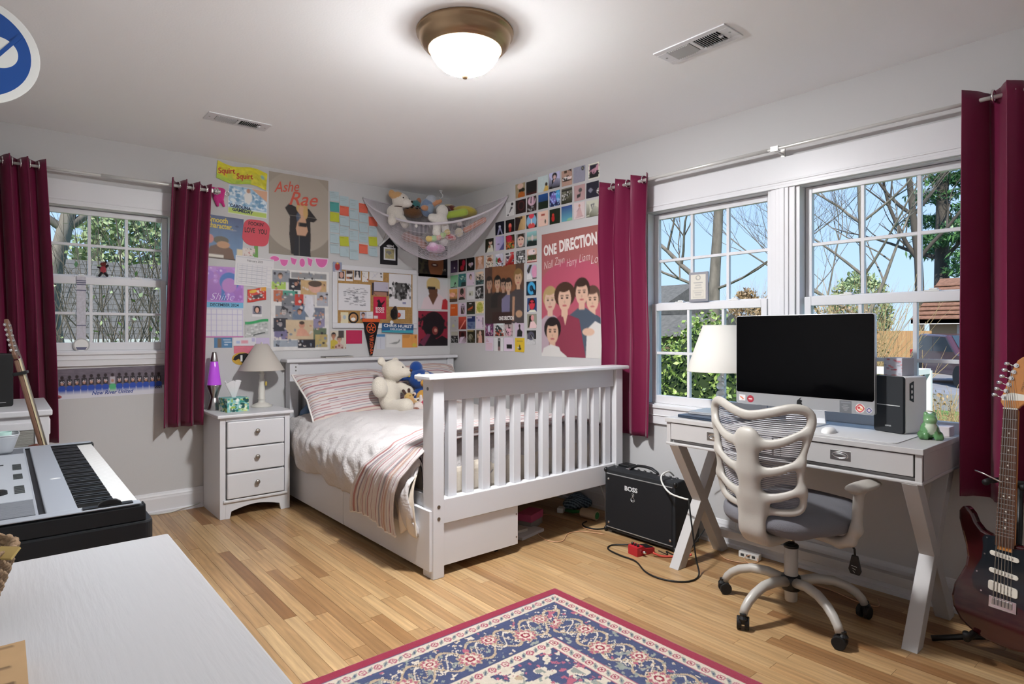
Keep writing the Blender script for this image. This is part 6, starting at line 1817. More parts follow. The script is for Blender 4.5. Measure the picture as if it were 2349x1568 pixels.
# ================================================================ things on the walls
_sd = [0]
def wall_item(side, name, label, cat, a, z, w, h, img, lift=0.0, curl=0.0, t=.0015, group=None, m='print', rot=0.0, shape=None):
    _sd[0] += 1
    me = sheet_mesh(name, w, h, img, t, curl, _sd[0], shape)
    o = link(name, me, m, None)
    if side == 'A':
        o.location = (a, -.0006 - lift, z); o.rotation_euler = (0, rot, 0)
    else:
        o.location = (-.0006 - lift, a, z); o.rotation_euler = (0, rot, -PI / 2)
    return tag(o, label, cat, group)
def A_(*a, **k): return wall_item('A', *a, **k)
def B_(*a, **k): return wall_item('B', *a, **k)
PRINTS = """-0.992 2.339 0.117 0.111|B a97;E .65 .5 .3 .16 221;E .6 .85 .35 .25 b62;E .5 .2 .3 .2 dba;N .15|brown-orange print of a crouched dark-haired figure
-1.123 2.337 0.124 0.103|B 111;R 0 .85 1 1 411;N .05|plain black print with a dull red bottom edge
-1.257 2.342 0.114 0.119|B cdd;E .8 .58 .12 .12 321;P db6 .5 1 .7 .65 1 .7 1 1;N .08|pale print with a yellow-clad figure in its corner
-1.381 2.346 0.117 0.118|B cce;E .5 .25 .22 .2 111;E .5 .33 .12 .14 dbb;P 111 0 1 .05 .6 .35 .42 .65 .42 .95 .55 1 1;E .5 .55 .1 .12 dbb|print of a dark-haired person in a black jumper
-1.510 2.337 0.108 0.112|B b98;R .25 .03 .5 .2 432;R .62 0 .92 .2 322;E .35 .55 .25 .13 eee;E .75 .5 .2 .12 edd;E .5 .66 .45 .05 321;S 12 211 .3 .7;N .1|tan print of a room with white shapes and dark frames
-1.634 2.338 0.116 0.113|B 99a;E .78 .18 .12 .13 222;E .78 .18 .05 .06 998;N .08|grey print with one small dark emblem
-1.773 2.335 0.103 0.107|B eed;R .1 .1 .9 .93 c9a;P 222 .1 .93 .1 .55 .5 .7 .9 .5 .9 .93;P 223 .15 .1 .9 .1 .5 .35 .15 .45;S 30 111 .1 .9;N .2|cream-bordered black and white action print
-0.870 2.211 0.107 0.116|B ddd;E .7 .2 .14 .1 222;P 555 .35 .75 .55 .35 .75 .4 .7 .8;E .3 .88 .2 .05 111;E .6 .65 .1 .12 99a|white print of a sitting sketched figure beside the net
-0.996 2.211 0.124 0.108|B 211;E .55 .45 .32 .34 522;E .55 .45 .24 .26 211;N .06|black print with a faint red round face
-1.128 2.209 0.109 0.116|B 322;E .5 .3 .4 .3 dbc;P 322 .4 0 .5 0 .45 .5 .35 .4;P 322 .7 0 .85 .05 .7 .6;S 14 aaa .6 1;N .1|print of pink blossom over a black lower half
-1.256 2.208 0.110 0.112|G 259 122;R 0 .5 1 1 121|print fading from blue into black
-1.383 2.208 0.114 0.114|B 125;E .4 .45 .3 .35 76b;E .8 .3 .2 .4 4ad;S 40 acf 0 1;N .25|neon blue and violet abstract print
-1.509 2.208 0.112 0.113|B 776;R 0 .1 1 .22 222;E .55 .4 .2 .2 443;S 50 221 .3 1;S 25 eee .3 .9;R 0 .75 1 1 332;N .2|sepia crowd print with round faces
-1.638 2.207 0.106 0.112|B b99;E .55 .35 .16 .13 555;P 333 .25 .6 .6 .55 .55 .75 .25 .82;L .55 .4 .5 .65 .03 444|mauve print with a small grey flower pot
-1.760 2.206 0.118 0.109|B 223;P 889 .15 .5 .35 .35 .55 .5 .35 .68;N .05|black print with one pale grey diamond
-0.732 2.073 0.117 0.107|B 112;E .5 .38 .12 .1 ccd;P 99b .2 1 .42 .45 .6 .45 .85 1 .75 1 .52 .6 .35 1|black print of a white bent figure
-0.865 2.074 0.114 0.102|B 111;E .5 .5 .16 .2 e76;E .5 .75 .14 .2 a22;N .05|black print with a glowing orange-red face
-0.991 2.078 0.124 0.108|H 863 db8;P 211 0 0 .6 .1 .45 .5 .25 1 0 1;E .6 .12 .12 .1 432|gold print with a dark hatted profile
-1.124 2.077 0.121 0.109|B 222;E .5 .5 .46 .48 8bd;E .5 .15 .25 .18 d45;E .5 .82 .32 .2 d55;R .45 .35 .55 .7 ddd|print of a red and blue round landscape on black
-1.258 2.077 0.112 0.114|B ecb;R .3 .2 .65 .32 a43;E .7 .7 .06 .15 332;R .1 .5 .5 .55 ebb|peach print with red lips and one tiny figure
-1.383 2.076 0.114 0.111|B 121;E .35 .4 .1 .1 c43;E .35 .62 .14 .2 b22|black print of a singer in red
-1.509 2.078 0.112 0.111|G 348 6ab;E .8 .95 .3 .15 8b9|plain print fading from blue to sea green
-1.635 2.080 0.107 0.118|B dcc;E .5 .22 .08 .1 b87;P caa .2 .85 .4 .35 .6 .35 .8 .85;L .15 .9 .85 .85 .03 977;L .25 .55 .5 .35 .03 866|white print of a cross-legged line drawing
-1.761 2.076 0.115 0.115|B ccb;P 445 .35 .25 .65 .22 .5 .72;P ccb .45 .3 .57 .29 .5 .6;R 0 .93 1 1 554|white print with a narrow dark arrowhead
-0.595 1.947 0.111 0.114|B 221;E .62 .3 .2 .17 dba;E .62 .18 .2 .1 211;P ddc .15 1 .4 .5 .85 .5 1 1;E .5 .6 .15 .1 a75|dark print of a person in a white shirt
-0.733 1.949 0.113 0.115|H cbd 99c;P 558 .4 1 1 .45 1 1;E .35 .55 .15 .03 445;N .06|lilac sky print with a dark slope
-0.867 1.943 0.110 0.113|B 332;E .35 .25 .35 .25 b24;S 40 d73 .4 1;S 20 7a5 .45 1;S 20 c33 .4 1;N .15|print of red and yellow flowers
-0.997 1.940 0.106 0.110|B 888;E .5 .5 .36 .45 dba;P 321 .15 .3 .2 .05 .8 .02 .9 .35 .5 .18;E .35 .42 .09 .04 211;E .66 .42 .09 .04 211;E .5 .75 .15 .05 c77;R 0 .93 1 1 444|close-up face print with a grey border
-1.128 1.939 0.115 0.112|G 9cc 355;R 0 .35 1 .55 bba;P 122 0 1 0 .6 1 .65 1 1;E .55 .45 .1 .2 dcc|teal swimming-pool print
-0.595 1.813 0.100 0.104|B dcb;R .2 .08 .75 .14 433;E .5 .4 .3 .2 b75;S 40 321 .3 1;S 20 eed .4 .9|cream print of a group in brown
-0.728 1.808 0.103 0.107|B ccd;R .1 .05 .8 .12 eee;E .15 .5 .15 .25 485;E .55 .5 .3 .2 a22;S 35 322 .4 1;S 15 eee .6 1|print of a red dress among people
-0.861 1.807 0.107 0.107|B ccc;R 0 .05 .4 .16 222;R .55 .03 1 .14 c33;R 0 .28 1 .72 434;S 25 ddd .3 .75;R 0 .72 1 1 922;R .1 .82 .7 .86 422|red and black newspaper style print
-0.995 1.808 0.111 0.106|B 444;S 40 ccc .5 1;S 25 999 0 .4;R .25 .42 .8 .5 eee;R .45 .56 .65 .6 eee;N .2|dark grey print with white lettering bars
-1.128 1.808 0.115 0.106|B dba;E .5 .25 .35 .2 edd;E .7 .2 .06 .07 222;R .1 .45 .95 .8 432;S 30 252 .4 .8;R .45 .85 .95 .93 ecc;R 0 .92 1 1 944|pink print of a seated group
-1.127 1.682 0.114 0.111|B bbc;P 333 .3 0 .55 0 .2 .65 0 .4;E .78 .5 .28 .42 d9b;R 0 .9 1 1 322;P ddd 0 .65 .35 .55 .6 1 0 1;N .08|blurred pink face print
-1.123 1.554 0.115 0.108|B 123;E .5 .5 .38 .44 4ad;E .5 .5 .17 .22 123;E .5 .5 .1 .14 257|print of a blue ring on navy
-1.130 1.425 0.109 0.109|B 247;E .5 .45 .36 .42 211;E .5 .5 .28 .32 c34;E .35 .35 .1 .06 411;E .65 .35 .1 .06 411;P eed .1 1 .3 .85 .8 .85 1 1|print of a red-lit face on blue
-1.130 1.299 0.109 0.110|B 998;P 221 .1 .9 .2 .15 .55 .08 .5 .5 .3 1;E .55 .28 .16 .2 d99;P ecc .2 1 .35 .55 .7 .5 1 .8 1 1|print of a seated girl in a pale jumper
-1.124 1.173 0.107 0.107|B ccc;R 0 0 1 .62 222;E .45 .4 .35 .3 556;E .5 .42 .14 .14 222;N .1|print of a dark record sleeve over white
-0.072 1.812 0.111 0.111|G 323 546;E .55 .62 .08 .06 eee;N .06|purple-black print with one white spark
-0.198 1.812 0.114 0.113|B 211;E .7 .35 .2 .25 b24;E .5 .7 .25 .2 a23;N .06|black print with a crimson flower
-0.326 1.812 0.117 0.112|B 111;E .4 .52 .16 .12 caa;E .65 .5 .16 .12 bab;E .5 .65 .1 .1 a99|black print with a white flower
-0.456 1.813 0.119 0.111|B b86;E .55 .38 .2 .26 dba;E .55 .2 .25 .14 ecb;P ca9 .2 1 .4 .6 .8 .6 1 1;N .08|tan print of a veiled woman
-0.072 1.676 0.118 0.113|G 7b8 9ca;E .65 .72 .12 .16 122;R .1 .92 .9 1 233|mint green print of a small seated figure
-0.198 1.679 0.114 0.113|B 377;S 16 cdc .15 .5;R .3 .65 1 1 133;N .15|teal print of underwater light
-0.326 1.683 0.109 0.113|B dcd;E .5 .35 .18 .2 211;E .53 .42 .13 .17 dba;R .8 .8 .95 .86 888|white print of a floating head
-0.458 1.680 0.115 0.109|B dcb;S 30 222 .2 .6;R 0 .65 1 1 233;S 20 577 .6 1;E .55 .5 .06 .2 222;E .6 .08 .3 .08 eca|cream print of a band on stage
-0.056 1.549 0.137 0.116|G ea5 864;E .4 .45 .35 .18 ea9;S 20 fca .3 .6;R 0 .75 1 1 543;N .12|orange sunset print
-0.194 1.556 0.108 0.102|B c99;E .5 .3 .26 .3 221;P 221 0 1 .2 .75 .8 .75 1 1|dusty pink print of a dark silhouetted head
-0.326 1.556 0.109 0.111|B ddd;R .25 .35 .85 .7 ccb;R .35 .48 .5 .65 444|white print with a small beige square
-0.454 1.557 0.115 0.107|B 222;E .4 .5 .25 .3 aaa;E .4 .5 .15 .18 444;S 22 ddd 0 1|black print with a pale ghostly figure
-0.070 1.417 0.116 0.108|B d62;R .15 .3 .65 .36 eb8|plain orange print with one pale bar
-0.202 1.420 0.110 0.111|B dcd;R .3 .22 .8 .88 433;R .35 .22 .75 .4 989;L .5 .4 .75 .85 .08 baa;R .4 .1 .7 .16 444|white print with a narrow dark photo
-0.328 1.426 0.121 0.109|B 221;R .3 .12 .6 .18 ccc;P b52 .1 .6 .75 .35 .7 .55 .2 .65;R .1 .66 .6 .7 963;R 0 .8 1 1 232|dark print with glowing orange streaks
-0.459 1.429 0.112 0.103|B eda;E .5 .5 .4 .42 bb5;S 30 992 .1 .9|yellow patterned print
-0.070 1.293 0.122 0.121|B bbb;E .4 .75 .2 .2 cc9;E .65 .3 .05 .04 777|pale grey-green print
-0.201 1.296 0.121 0.113|G c54 722;L .2 .95 .85 .3 .1 e98;N .08|red print of a lit raised arm
-0.333 1.298 0.116 0.111|B 236;R 0 .05 .6 .16 bbc;R 0 .45 1 1 679;S 16 347 .5 1|blue print of a street scene
-0.462 1.300 0.106 0.112|B dcd;E .35 .35 .1 .08 99b;E .65 .42 .08 .08 bac;R .84 .15 .93 .85 111;R .05 .12 .15 .22 333|white print with black sideways lettering
-0.077 1.169 0.108 0.103|B 999;R 0 0 1 .35 bba;R 0 .38 1 1 222;S 26 aaa .4 .95|black and white crowd print
-0.204 1.169 0.114 0.109|B 522;E .5 .35 .2 .25 211;P dcd 0 1 .2 .5 .8 .45 1 1|maroon print of a person in a white hoodie
-0.333 1.176 0.116 0.111|B 221;R 0 .02 .8 .12 985;E .45 .5 .25 .2 887;S 22 776 .3 1|dark print of a lit stage
-0.465 1.177 0.112 0.110|B 543;P 211 .3 0 .75 0 .85 1 .6 1;E .5 .25 .16 .18 dba;P da9 .25 1 .3 .45 .7 .4 .75 1;R .15 .3 .3 .6 ca8|brown print of a long-haired woman
-0.593 1.237 0.112 0.112|B 535;S 40 937 0 1;S 25 cab .2 .9;E .45 .45 .15 .25 ccd|purple print of a crowded party
-0.728 1.238 0.119 0.114|B ccc;P 233 0 .3 .3 .2 .8 .5 1 1 0 1;S 30 c53 .5 1;R .2 .05 .9 .2 dee;S 16 eee .3 .9|print of a crowd in red and black
-0.848 1.235 0.107 0.110|B baa;R 0 0 .85 .14 333;E .5 .65 .3 .32 dab;S 22 222 .2 1;P 422 .4 .15 .55 .15 .5 .45|print of a pink dress on black and white
-0.984 1.234 0.111 0.113|B cbc;P 222 .2 1 .25 .55 .5 .42 .8 .65 .75 1;E .48 .25 .1 .12 211;R .44 .3 .56 .5 322|pale print of a man in a black coat
-0.592 1.113 0.109 0.112|B dcd;R .1 .1 .25 .13 b77;R .1 .2 .35 .23 b77;R .1 .3 .45 .33 b77;R .1 .45 .85 .48 daa;R .1 .55 .9 .58 daa;R .1 .65 .85 .68 daa;R .1 .75 .9 .78 daa;R .1 .85 .8 .88 daa|white print of red typed lines
-0.719 1.112 0.121 0.112|B ddd;R .42 .05 .66 .65 222;R .42 .65 .66 .95 866;E .54 .2 .05 .06 ccc|white print with a tall black strip
-0.852 1.114 0.122 0.110|B dcd;R .25 .5 .8 .8 111|white print with a black box
-0.985 1.111 0.117 0.113|B db3;R .2 .22 .8 .27 764;E .5 .75 .16 .1 332;E .5 .6 .06 .12 332;E .35 .68 .1 .06 ccb|yellow print with a small dark bottle"""
for ln in PRINTS.strip().split('\n'):
    d_, ops, lab = ln.split('|')
    a, z, w_, h_ = map(float, d_.split())
    if len(lab.split()) < 5: lab += ' on the right wall'
    B_('photo_print', lab, 'print', a, z, w_ * .97, h_, Cv(20, 24).run(ops).pix(), curl=.006, group='small square prints on the right wall')
# ---- tall band poster and band album poster
def crowd(c, rows):
    for r in rows: c.face(*r[:3], *r[3:])
c = Cv(100, 150); c.Gv('a2665f', 'c0506e')
c.E(.5, .42, .5, .18, 'b8566c'); c.N(.05, 5)
c.face(.15, .545, .095, 'd9b7a2', 'b59a6a', 'b9a3ad'); c.face(.82, .56, .09, 'd8b39c', '5a4238', '4c5664'); c.face(.66, .50, .095, 'd6b09a', '3c2a22', '4f5a68')
c.face(.39, .535, .105, 'd9b49d', '4a3226', '8d3a4e', True, 1.25)
c.P('8d3a4e', [(.25, 1), (.30, .70), (.45, .665), (.62, .70), (.72, 1)]); c.P('d9b49d', [(.36, .66), (.44, .66), (.40, .75)])
c.P('d8d4cf', [(.72, 1), (.74, .78), (.86, .72), (1, .76), (1, 1)]); c.E(.76, .80, .09, .03, 'd8b39c')
c.face(.19, .80, .10, 'd6af96', '231c1c', 'd9d6d2', True, 1.1); c.P('d9d6d2', [(0, 1), (.04, .93), (.16, .90), (.3, .92), (.36, 1)])
PO = B_('band_poster', 'tall pink poster of a five-man band beside the curtain', 'poster', -1.556, 1.493, .63, .925, c.pix())
lettering('ONE', .105, 'eee6e2', PO, -.222, .335, -.0026, offset=.005, rot=R(2), fit=.14)
lettering('DIRECTION', .115, 'eee6e2', PO, .062, .357, -.0026, offset=.005, rot=R(3), fit=.37)
for k, (s_, x_) in enumerate((('Niall', -.245), ('Zayn', -.125), ('Harry', .0), ('Liam', .125), ('Lou', .235))):
    lettering(s_, .085, 'e8dcd8', PO, x_, .225 + .02 * (k % 2), -.0026, shear=.35, rot=R(6), offset=-.0012, fit=.105)
c = Cv(80, 76, '5a4136'); c.Rc(.2, 0, .8, .45, '8a5a3a'); c.N(.15, 14)
for q in ((.12, .30, .115, 'b5927c', '2a2320', '3b342f'), (.34, .30, .115, 'c9a68c', '1d1815', '2a2624'), (.49, .34, .10, 'b9957f', '241b17', '3a2f2c'), (.62, .36, .115, 'cba98f', '2a211c', '7d7896'), (.86, .25, .135, 'c9a487', '8a6d42', '4a4547')): c.face(*q)
c.Rc(0, .72, .45, 1, '3c332e'); c.Rc(.2, .80, .72, 1, '3a2723'); c.E(.88, .84, .08, .06, 'c09a7c'); c.P('b98f74', [(.72, .55), (.78, .55), (.76, .95), (.71, .95)])
PO = B_('album_poster', 'dark brown square poster of five men on the print wall', 'poster', -.785, 1.523, .50, .475, c.pix(), lift=.001)
lettering('ONE DIRECTION', .042, 'e6e2de', PO, .035, -.197, -.003, offset=.002, fit=.19)

# ---- team photo under the small window
c = Cv(190, 62, '6d6570'); c.N(.35, 22); c.Rc(0, .70, 1, 1, 'd3d3de')
for k in range(16):
    x = .055 + .94 * k / 16; up = .04 * math.sin(PI * k / 15)
    c.E(x, .30 - up, .014, .06, '2c2226'); c.Rc(x - .022, .36 - up, x + .022, .56, '2f2b30' if k != 8 else 'b9b4ba')
    c.E(x, .50 - up, .012, .055, 'b98a78'); c.P('2a4fae' if k != 8 else '55b37a', [(x - .027, .86), (x - .027, .60), (x - .012, .56), (x + .012, .56), (x + .027, .60), (x + .027, .86)])
t_ = c.v > .72
c.a = np.where(t_[..., None], c.a * (1 - np.clip((c.v - .72) * 7, 0, 1))[..., None] + np.array(lin('d9d9e2')) * np.clip((c.v - .72) * 7, 0, 1)[..., None], c.a)
c.E(.075, .91, .035, .06, 'a8484a'); c.E(.075, .93, .02, .03, '4a3a3e')
PO = A_('team_photo', 'long team photo banner with blue shirts below the small window', 'poster', -2.625, .893, .63, .185, c.pix(), rot=R(-.6))
lettering('New River United', .034, '2c4790', PO, .015, -.066, -.003, shear=.3, offset=.0006, fit=.225)
lettering('2021', .023, '222226', PO, .275, -.050, -.003, offset=.0006)
for k, n_ in enumerate((48, 40, 52, 51, 42, 47, 56, 46, None, 52, 40, 10, 39, 54, 22, 55)):
    if n_: lettering(str(n_), .021, 'd9d9de', PO, (.055 + .94 * k / 16 - .5) * .63, (.5 - .445 + .02 * math.sin(PI * k / 15)) * .185, -.003)

# ---- back wall, left part
c = Cv(60, 24, 'd8cf2c'); c.Rc(0, .72, .68, 1, 'a9c23a'); c.Rc(.68, .3, 1, .9, 'cfc832'); c.E(.9, .35, .04, .12, '9cc3b4'); c.N(.3, 12)
def crumple(a_):
    def f(x, y, z):
        return x, y - a_ * (fbm(x * 22 + 3, z * 22, .4, 3)), z + .02 * x * 0 + .012 * np.sin(x * 22)
    return f
PO = A_('drink_wrapper', 'crumpled yellow soft-drink wrapper near the ceiling', 'wrapper', -1.817, 2.347, .345, .125, c.pix(), rot=R(4), shape=crumple(.012), t=.002)
lettering('Squirt', .056, 'c2402c', PO, -.112, .006, -.013, rot=R(12), offset=.001, shear=.15, sx=.85)
lettering('Squirt', .056, 'c2402c', PO, .012, -.005, -.013, rot=R(12), offset=.001, shear=.15, sx=.85)
o = thing('fluffy_keyring', 'fluffy hot-pink keyring figure beside the curtain', 'keyring', (-1.985, -.012, 2.17))
sdf_obj('fluff', [S_ell((.005, 0, .01), (.04, .012, .055)), S_ell((.03, 0, .045), (.022, .012, .02)), S_cap((-.01, 0, -.03), (.0, 0, -.062), .012, .01), S_cap((.03, 0, -.03), (.04, 0, -.06), .011, .009), S_ell((-.03, 0, .045), (.02, .011, .022))], .005, 'plush', o, .012, ['d23a8c'] * 5, .006, 90)
MB().tube([(.062 + .014 * math.cos(2 * PI * k / 16), -.004, .03 + .016 * math.sin(2 * PI * k / 16)) for k in range(16)], .003, 6, closed=True).build('key_ring', 'chrome', o, smooth=True)
c = Cv(56, 44, '9fbfd6'); c.N(.3, 16); c.Sp(60, 'dbe6ec', .05, .7); c.Sp(40, '6f9cc0', .05, .7); c.P('d9a98a', [(.55, 0), (1, 0), (1, .42)]); c.E(.5, .35, .10, .2, 'e2e2e0'); c.E(.5, .12, .05, .08, 'b98a72'); c.Rc(0, .78, 1, .97, 'b9cf62'); c.Rc(.6, .76, 1, .8, 'dce6e8')
for q in ((0, 0, .02, 1), (.98, 0, 1, 1), (0, 0, 1, .02), (0, .97, 1, 1)): c.Rc(*q, 'e6e8e8')
PO = A_('game_poster', 'pale blue game-day card clipped beside the pink keyring', 'poster', -1.777, 2.163, .272, .205, c.pix(), lift=.001, rot=R(2))
lettering('CAROLINA', .032, '17284a', PO, -.052, -.048, -.003, offset=.0012, fit=.145, rot=R(-3)); lettering('GAMEDAY', .032, '17284a', PO, -.035, -.074, -.003, offset=.0012, fit=.145, rot=R(-3))
c = Cv(52, 62); c.Gv('4a5478', '6d92b8'); c.N(.15, 6); c.P('6b4a35', [(.0, 1), (.15, .72), (.45, .62), (.72, .75), (.8, 1)]); c.E(.42, .56, .2, .09, '5c5340'); c.E(.48, .66, .17, .08, 'b98a62'); c.E(.14, .55, .09, .1, 'c9807a'); c.Rc(.0, .9, .5, .96, 'd8d2c4'); c.Rc(.84, .72, 1, .92, 'd8c9a8'); c.E(.72, .3, .1, .015, '8d93a6'); c.E(.82, .2, .05, .02, '3a4466'); c.Rc(0, .97, 1, 1, '4a3a2a')
PO = A_('magazine_page', 'blue magazine advert page with yellow headline beside the curtain', 'poster', -1.939, 1.884, .253, .305, c.pix(), rot=R(2))
lettering('Smooth', .052, 'd9c25a', PO, -.045, .120, -.003, offset=.0016, fit=.13); lettering('character.', .052, 'd9c25a', PO, -.028, .080, -.003, offset=.0016, fit=.165)
o = thing('paper_flower', 'coral red paper hand-fan sign with black words', 'sign', (-1.72, -.002, 1.944))
MB().prism([(a + .004 * math.sin(c * 40), c) for a, c in rrect(-.094, -.097, .094, .094, .06, 8)], lambda a, c, d: (a, d, c), -.003, 0).build('card', mat('card_coral', 'cf4f5c', .6), o)
MB().box(-.013, -.0015, -.19, .013, .0015, -.085).build('stem', mat('card_green', '6d9a52', .6), o)
lettering("FOOKIN'", .036, '2a1518', o, 0, .062, -.0036, offset=.0008, fit=.11); lettering('LOVE', .05, '2a1518', o, -.046, .012, -.0036, offset=.001, fit=.072); lettering('YOU', .05, '2a1518', o, .045, .010, -.0036, offset=.001, fit=.062)
A_('comic_cutout', 'small red and white comic cutting below the coral sign', 'clipping', -1.772, 1.798, .088, .055, Cv(20, 14).run('B d9cfc8;S 14 b9404a 0 1;S 8 3a3a44 0 1;S 8 e9e4de 0 1;R .8 .7 1 1 6d9a52').pix(), lift=.002)
c = Cv(88, 118); c.Gv('a59b8d', '8f867a'); c.E(.5, .45, .62, .5, 'ada396')
c.P('2a2525', [(.36, .98), (.33, .74), (.34, .52), (.26, .42), (.33, .36), (.46, .40), (.55, .38), (.66, .40), (.80, .52), (.74, .56), (.68, .56), (.69, .75), (.68, .98)])
c.P('c99f82', [(.44, .66), (.50, .45), (.58, .45), (.64, .68), (.60, .74), (.46, .74)]); c.P('4a566a', [(.44, .5), (.5, .42), (.52, .52), (.46, .58)])
c.E(.54, .40, .095, .075, 'c9a46a'); c.E(.53, .43, .055, .055, 'd0a486'); c.E(.60, .45, .04, .08, 'c9a46a'); c.P('25262c', [(.40, 1), (.42, .76), (.66, .76), (.69, 1)]); c.P('1c1a1b', [(.48, .58), (.62, .58), (.62, .63), (.48, .63)])
c.Rc(0, .5, 1, .503, 'b0a699'); c.Rc(.497, 0, .5, 1, 'a0968a')
PO = A_('singer_poster', 'large taupe poster of a blonde singer in a leather jacket', 'poster', -1.397, 2.108, .462, .615, c.pix())
lettering('Ashe', .11, 'cc5a48', PO, -.105, .205, -.003, shear=.45, rot=R(10), offset=.001, fit=.2); lettering('Rae', .145, 'cc5a48', PO, .02, .128, -.003, shear=.4, rot=R(4), offset=.0014, fit=.23)
mat('sticker_pink', 'd868a8', .5)
for k, (x, z, w_, h_, sh) in enumerate(((-1.585, 1.765, .075, .043, 0), (-1.516, 1.738, .068, .056, 1), (-1.442, 1.756, .056, .063, 2), (-1.376, 1.75, .048, .077, 3), (-1.315, 1.759, .048, .078, 2), (-1.222, 1.757, .112, .077, 1))):
    nn = 26
    if sh == 1: poly = [(w_ / 2 * math.cos(PI + PI * j / nn), h_ / 2 + h_ * math.sin(PI + PI * j / nn)) for j in range(nn + 1)]
    elif sh == 2: poly = [(-w_ / 2, h_ / 2), (w_ / 2, h_ * .3), (w_ * .2, -h_ / 2), (-w_ * .3, -h_ * .3)]
    else: poly = [(w_ / 2 * math.cos(2 * PI * j / nn), h_ / 2 * math.sin(2 * PI * j / nn)) for j in range(nn)]
    o = MB().prism(poly, lambda a, c, d: (a, d, c), -.0014, 0).build('pink_sticker', mat('sticker_rim', 'e6c3d8', .5), None)
    MB().prism([(a * .84, c * .84) for a, c in poly], lambda a, c, d: (a, d, c), -.002, -.0014).build('pink_face', 'sticker_pink', o)
    tag(o, ('small flat oval hot-pink sticker beside the February month sheet', 'small half-round hot-pink sticker under the singer poster', 'kite-shaped hot-pink sticker beside the small half-round one', 'tall oval hot-pink sticker between two kite-shaped ones', 'kite-shaped hot-pink sticker beside the wide half-round one', 'wide half-round hot-pink sticker near the sticky notes')[k], 'sticker', 'pink stickers under the singer poster').location = (x, -.0008, z)
def month(c, x0, y0, x1, y1, col='8a8a92'):
    for k in range(8): c.Rc(x0 + (x1 - x0) * k / 7 - .006, y0, x0 + (x1 - x0) * k / 7 + .006, y1, col)
    for k in range(6): c.Rc(x0, y0 + (y1 - y0) * k / 5 - .006, x1, y0 + (y1 - y0) * k / 5 + .006, col)
c = Cv(54, 46, 'd9d7d8'); c.Rc(.03, .04, .97, .06, 'a9a9b4'); month(c, .06, .28, .94, .92, 'bcbcc6')
for k in range(5): c.Rc(.1, .33 + .13 * k, .8, .35 + .13 * k, 'b0b0b8')
PO = A_('month_sheet', 'plain white February month sheet tilted above the calendar', 'calendar', -1.732, 1.655, .272, .215, c.pix(), lift=.002, rot=R(3))
lettering('February 2025', .022, '33333a', PO, 0, .077, -.003, fit=.11)
cal = A_('wall_calendar', 'purple wall calendar open at a blue-lettered December page', 'calendar', -1.938, 1.3, .255, .25, (lambda c: (c.Rc(0, 0, 1, .17, '6fb2d6'), month(c, .03, .2, .97, .96, 'a9a3c9'), c.Rc(0, .96, 1, 1, 'c86fae'), c.pix())[-1])(Cv(52, 50, 'd8d6dc')), lift=.001)
lettering('DECEMBER 2024', .03, '1c2c4a', cal, -.0, .105, -.003, offset=.0004, fit=.19)
c = Cv(52, 50); c.Gv('b07fc2', '9b66b8'); rs_ = np.random.RandomState(5)
for k in range(22):
    x, y, r = rs_.rand(), rs_.rand(), .03 + .1 * rs_.rand()
    c.E(x, y, r, r, 'b98ad2' if k % 2 else 'a274c8'); c.E(x - r * .3, y - r * .3, r * .25, r * .25, 'e0c8ea')
c.E(.62, .42, .25, .26, '4a74b8'); c.E(.62, .52, .19, .2, 'b47fc0'); c.P('4a74b8', [(.4, 1), (.42, .6), (.5, .7), (.55, 1)])
for q in ((0, 0, .04, 1), (.96, 0, 1, 1), (0, 0, 1, .05), (0, .95, 1, 1)): c.Rc(*q, 'b684c8')
pg = link('picture_page', sheet_mesh('picture_page', .258, .252, c.pix(), .0015), 'print', cal); pg.location = (.001, 0, .252)
lettering('Shine', .075, 'e8dcee', pg, -.02, -.09, -.003, shear=.4, offset=-.0015)
A_('candy_bag', 'small red candy bag pinned on the back wall', 'wrapper', -1.716, 1.488, .132, .094, Cv(26, 20).run('B c2382c;E .3 .2 .2 .12 d9b24a;S 14 e6dcd0 .1 .5;R .25 .5 .8 .8 4a3a40;S 10 d9d2cc .5 .85;R .7 0 1 .3 d99a3a;N .2').pix(), shape=crumple(.01), lift=.001)
A_('polaroid', 'single small instant photo of a dark-haired face on the back wall', 'photo', -1.713, 1.37, .072, .086, Cv(18, 22).run('B dddadb;R .08 .08 .92 .78 7c7a88;E .5 .4 .3 .3 1d1718;E .5 .45 .17 .22 d9ab98;R .2 .72 .8 .78 2a2226').pix())
A_('zip_bag', 'clear zip bag with a green seal on the back wall', 'bag', -1.716, 1.243, .165, .115, Cv(34, 24).run('B b9bbb9;S 18 d8dad8 .3 1;S 14 9a9d9c .3 1;R 0 .02 1 .2 2f9a5c;R .35 .85 .85 .92 3a3f3d;N .2').pix(), shape=crumple(.008))
A_('blue_ticket', 'small blue ticket card below the calendar', 'ticket', -1.946, 1.137, .119, .072, Cv(24, 16).run('B 4f7fa8;R .2 .1 .4 .95 7a6a5a;R .5 .2 .9 .28 cfdbe6;R .55 .42 .95 .5 cfdbe6;R .55 .65 .75 .72 cfdbe6').pix())
A_('white_ticket', 'white ticket with pink print behind the cream lamp', 'ticket', -1.80, 1.143, .158, .062, Cv(30, 14).run('B dcdade;R .15 .4 .3 .7 a9b4d8;R .35 .35 .65 .7 d99aa8;R .8 .1 .95 .5 b9b4d2').pix())
A_('lilac_note', 'pale lilac note behind the cream lamp', 'note', -1.673, 1.141, .097, .06, Cv(14, 10, 'c9bcd8').pix())
A_('pink_note', 'rose pink paper strip behind the cream lamp', 'note', -1.80, 1.086, .149, .055, Cv(20, 10).run('B d9788a;N .12').pix())
o = MB().prism([(.068 * math.cos(2 * PI * k / 30), .046 * math.sin(2 * PI * k / 30)) for k in range(30)], lambda a, c, d: (a, d, c), -.0015, 0).build('team_sticker', mat('sticker_gold', 'c9a13a', .5), None)
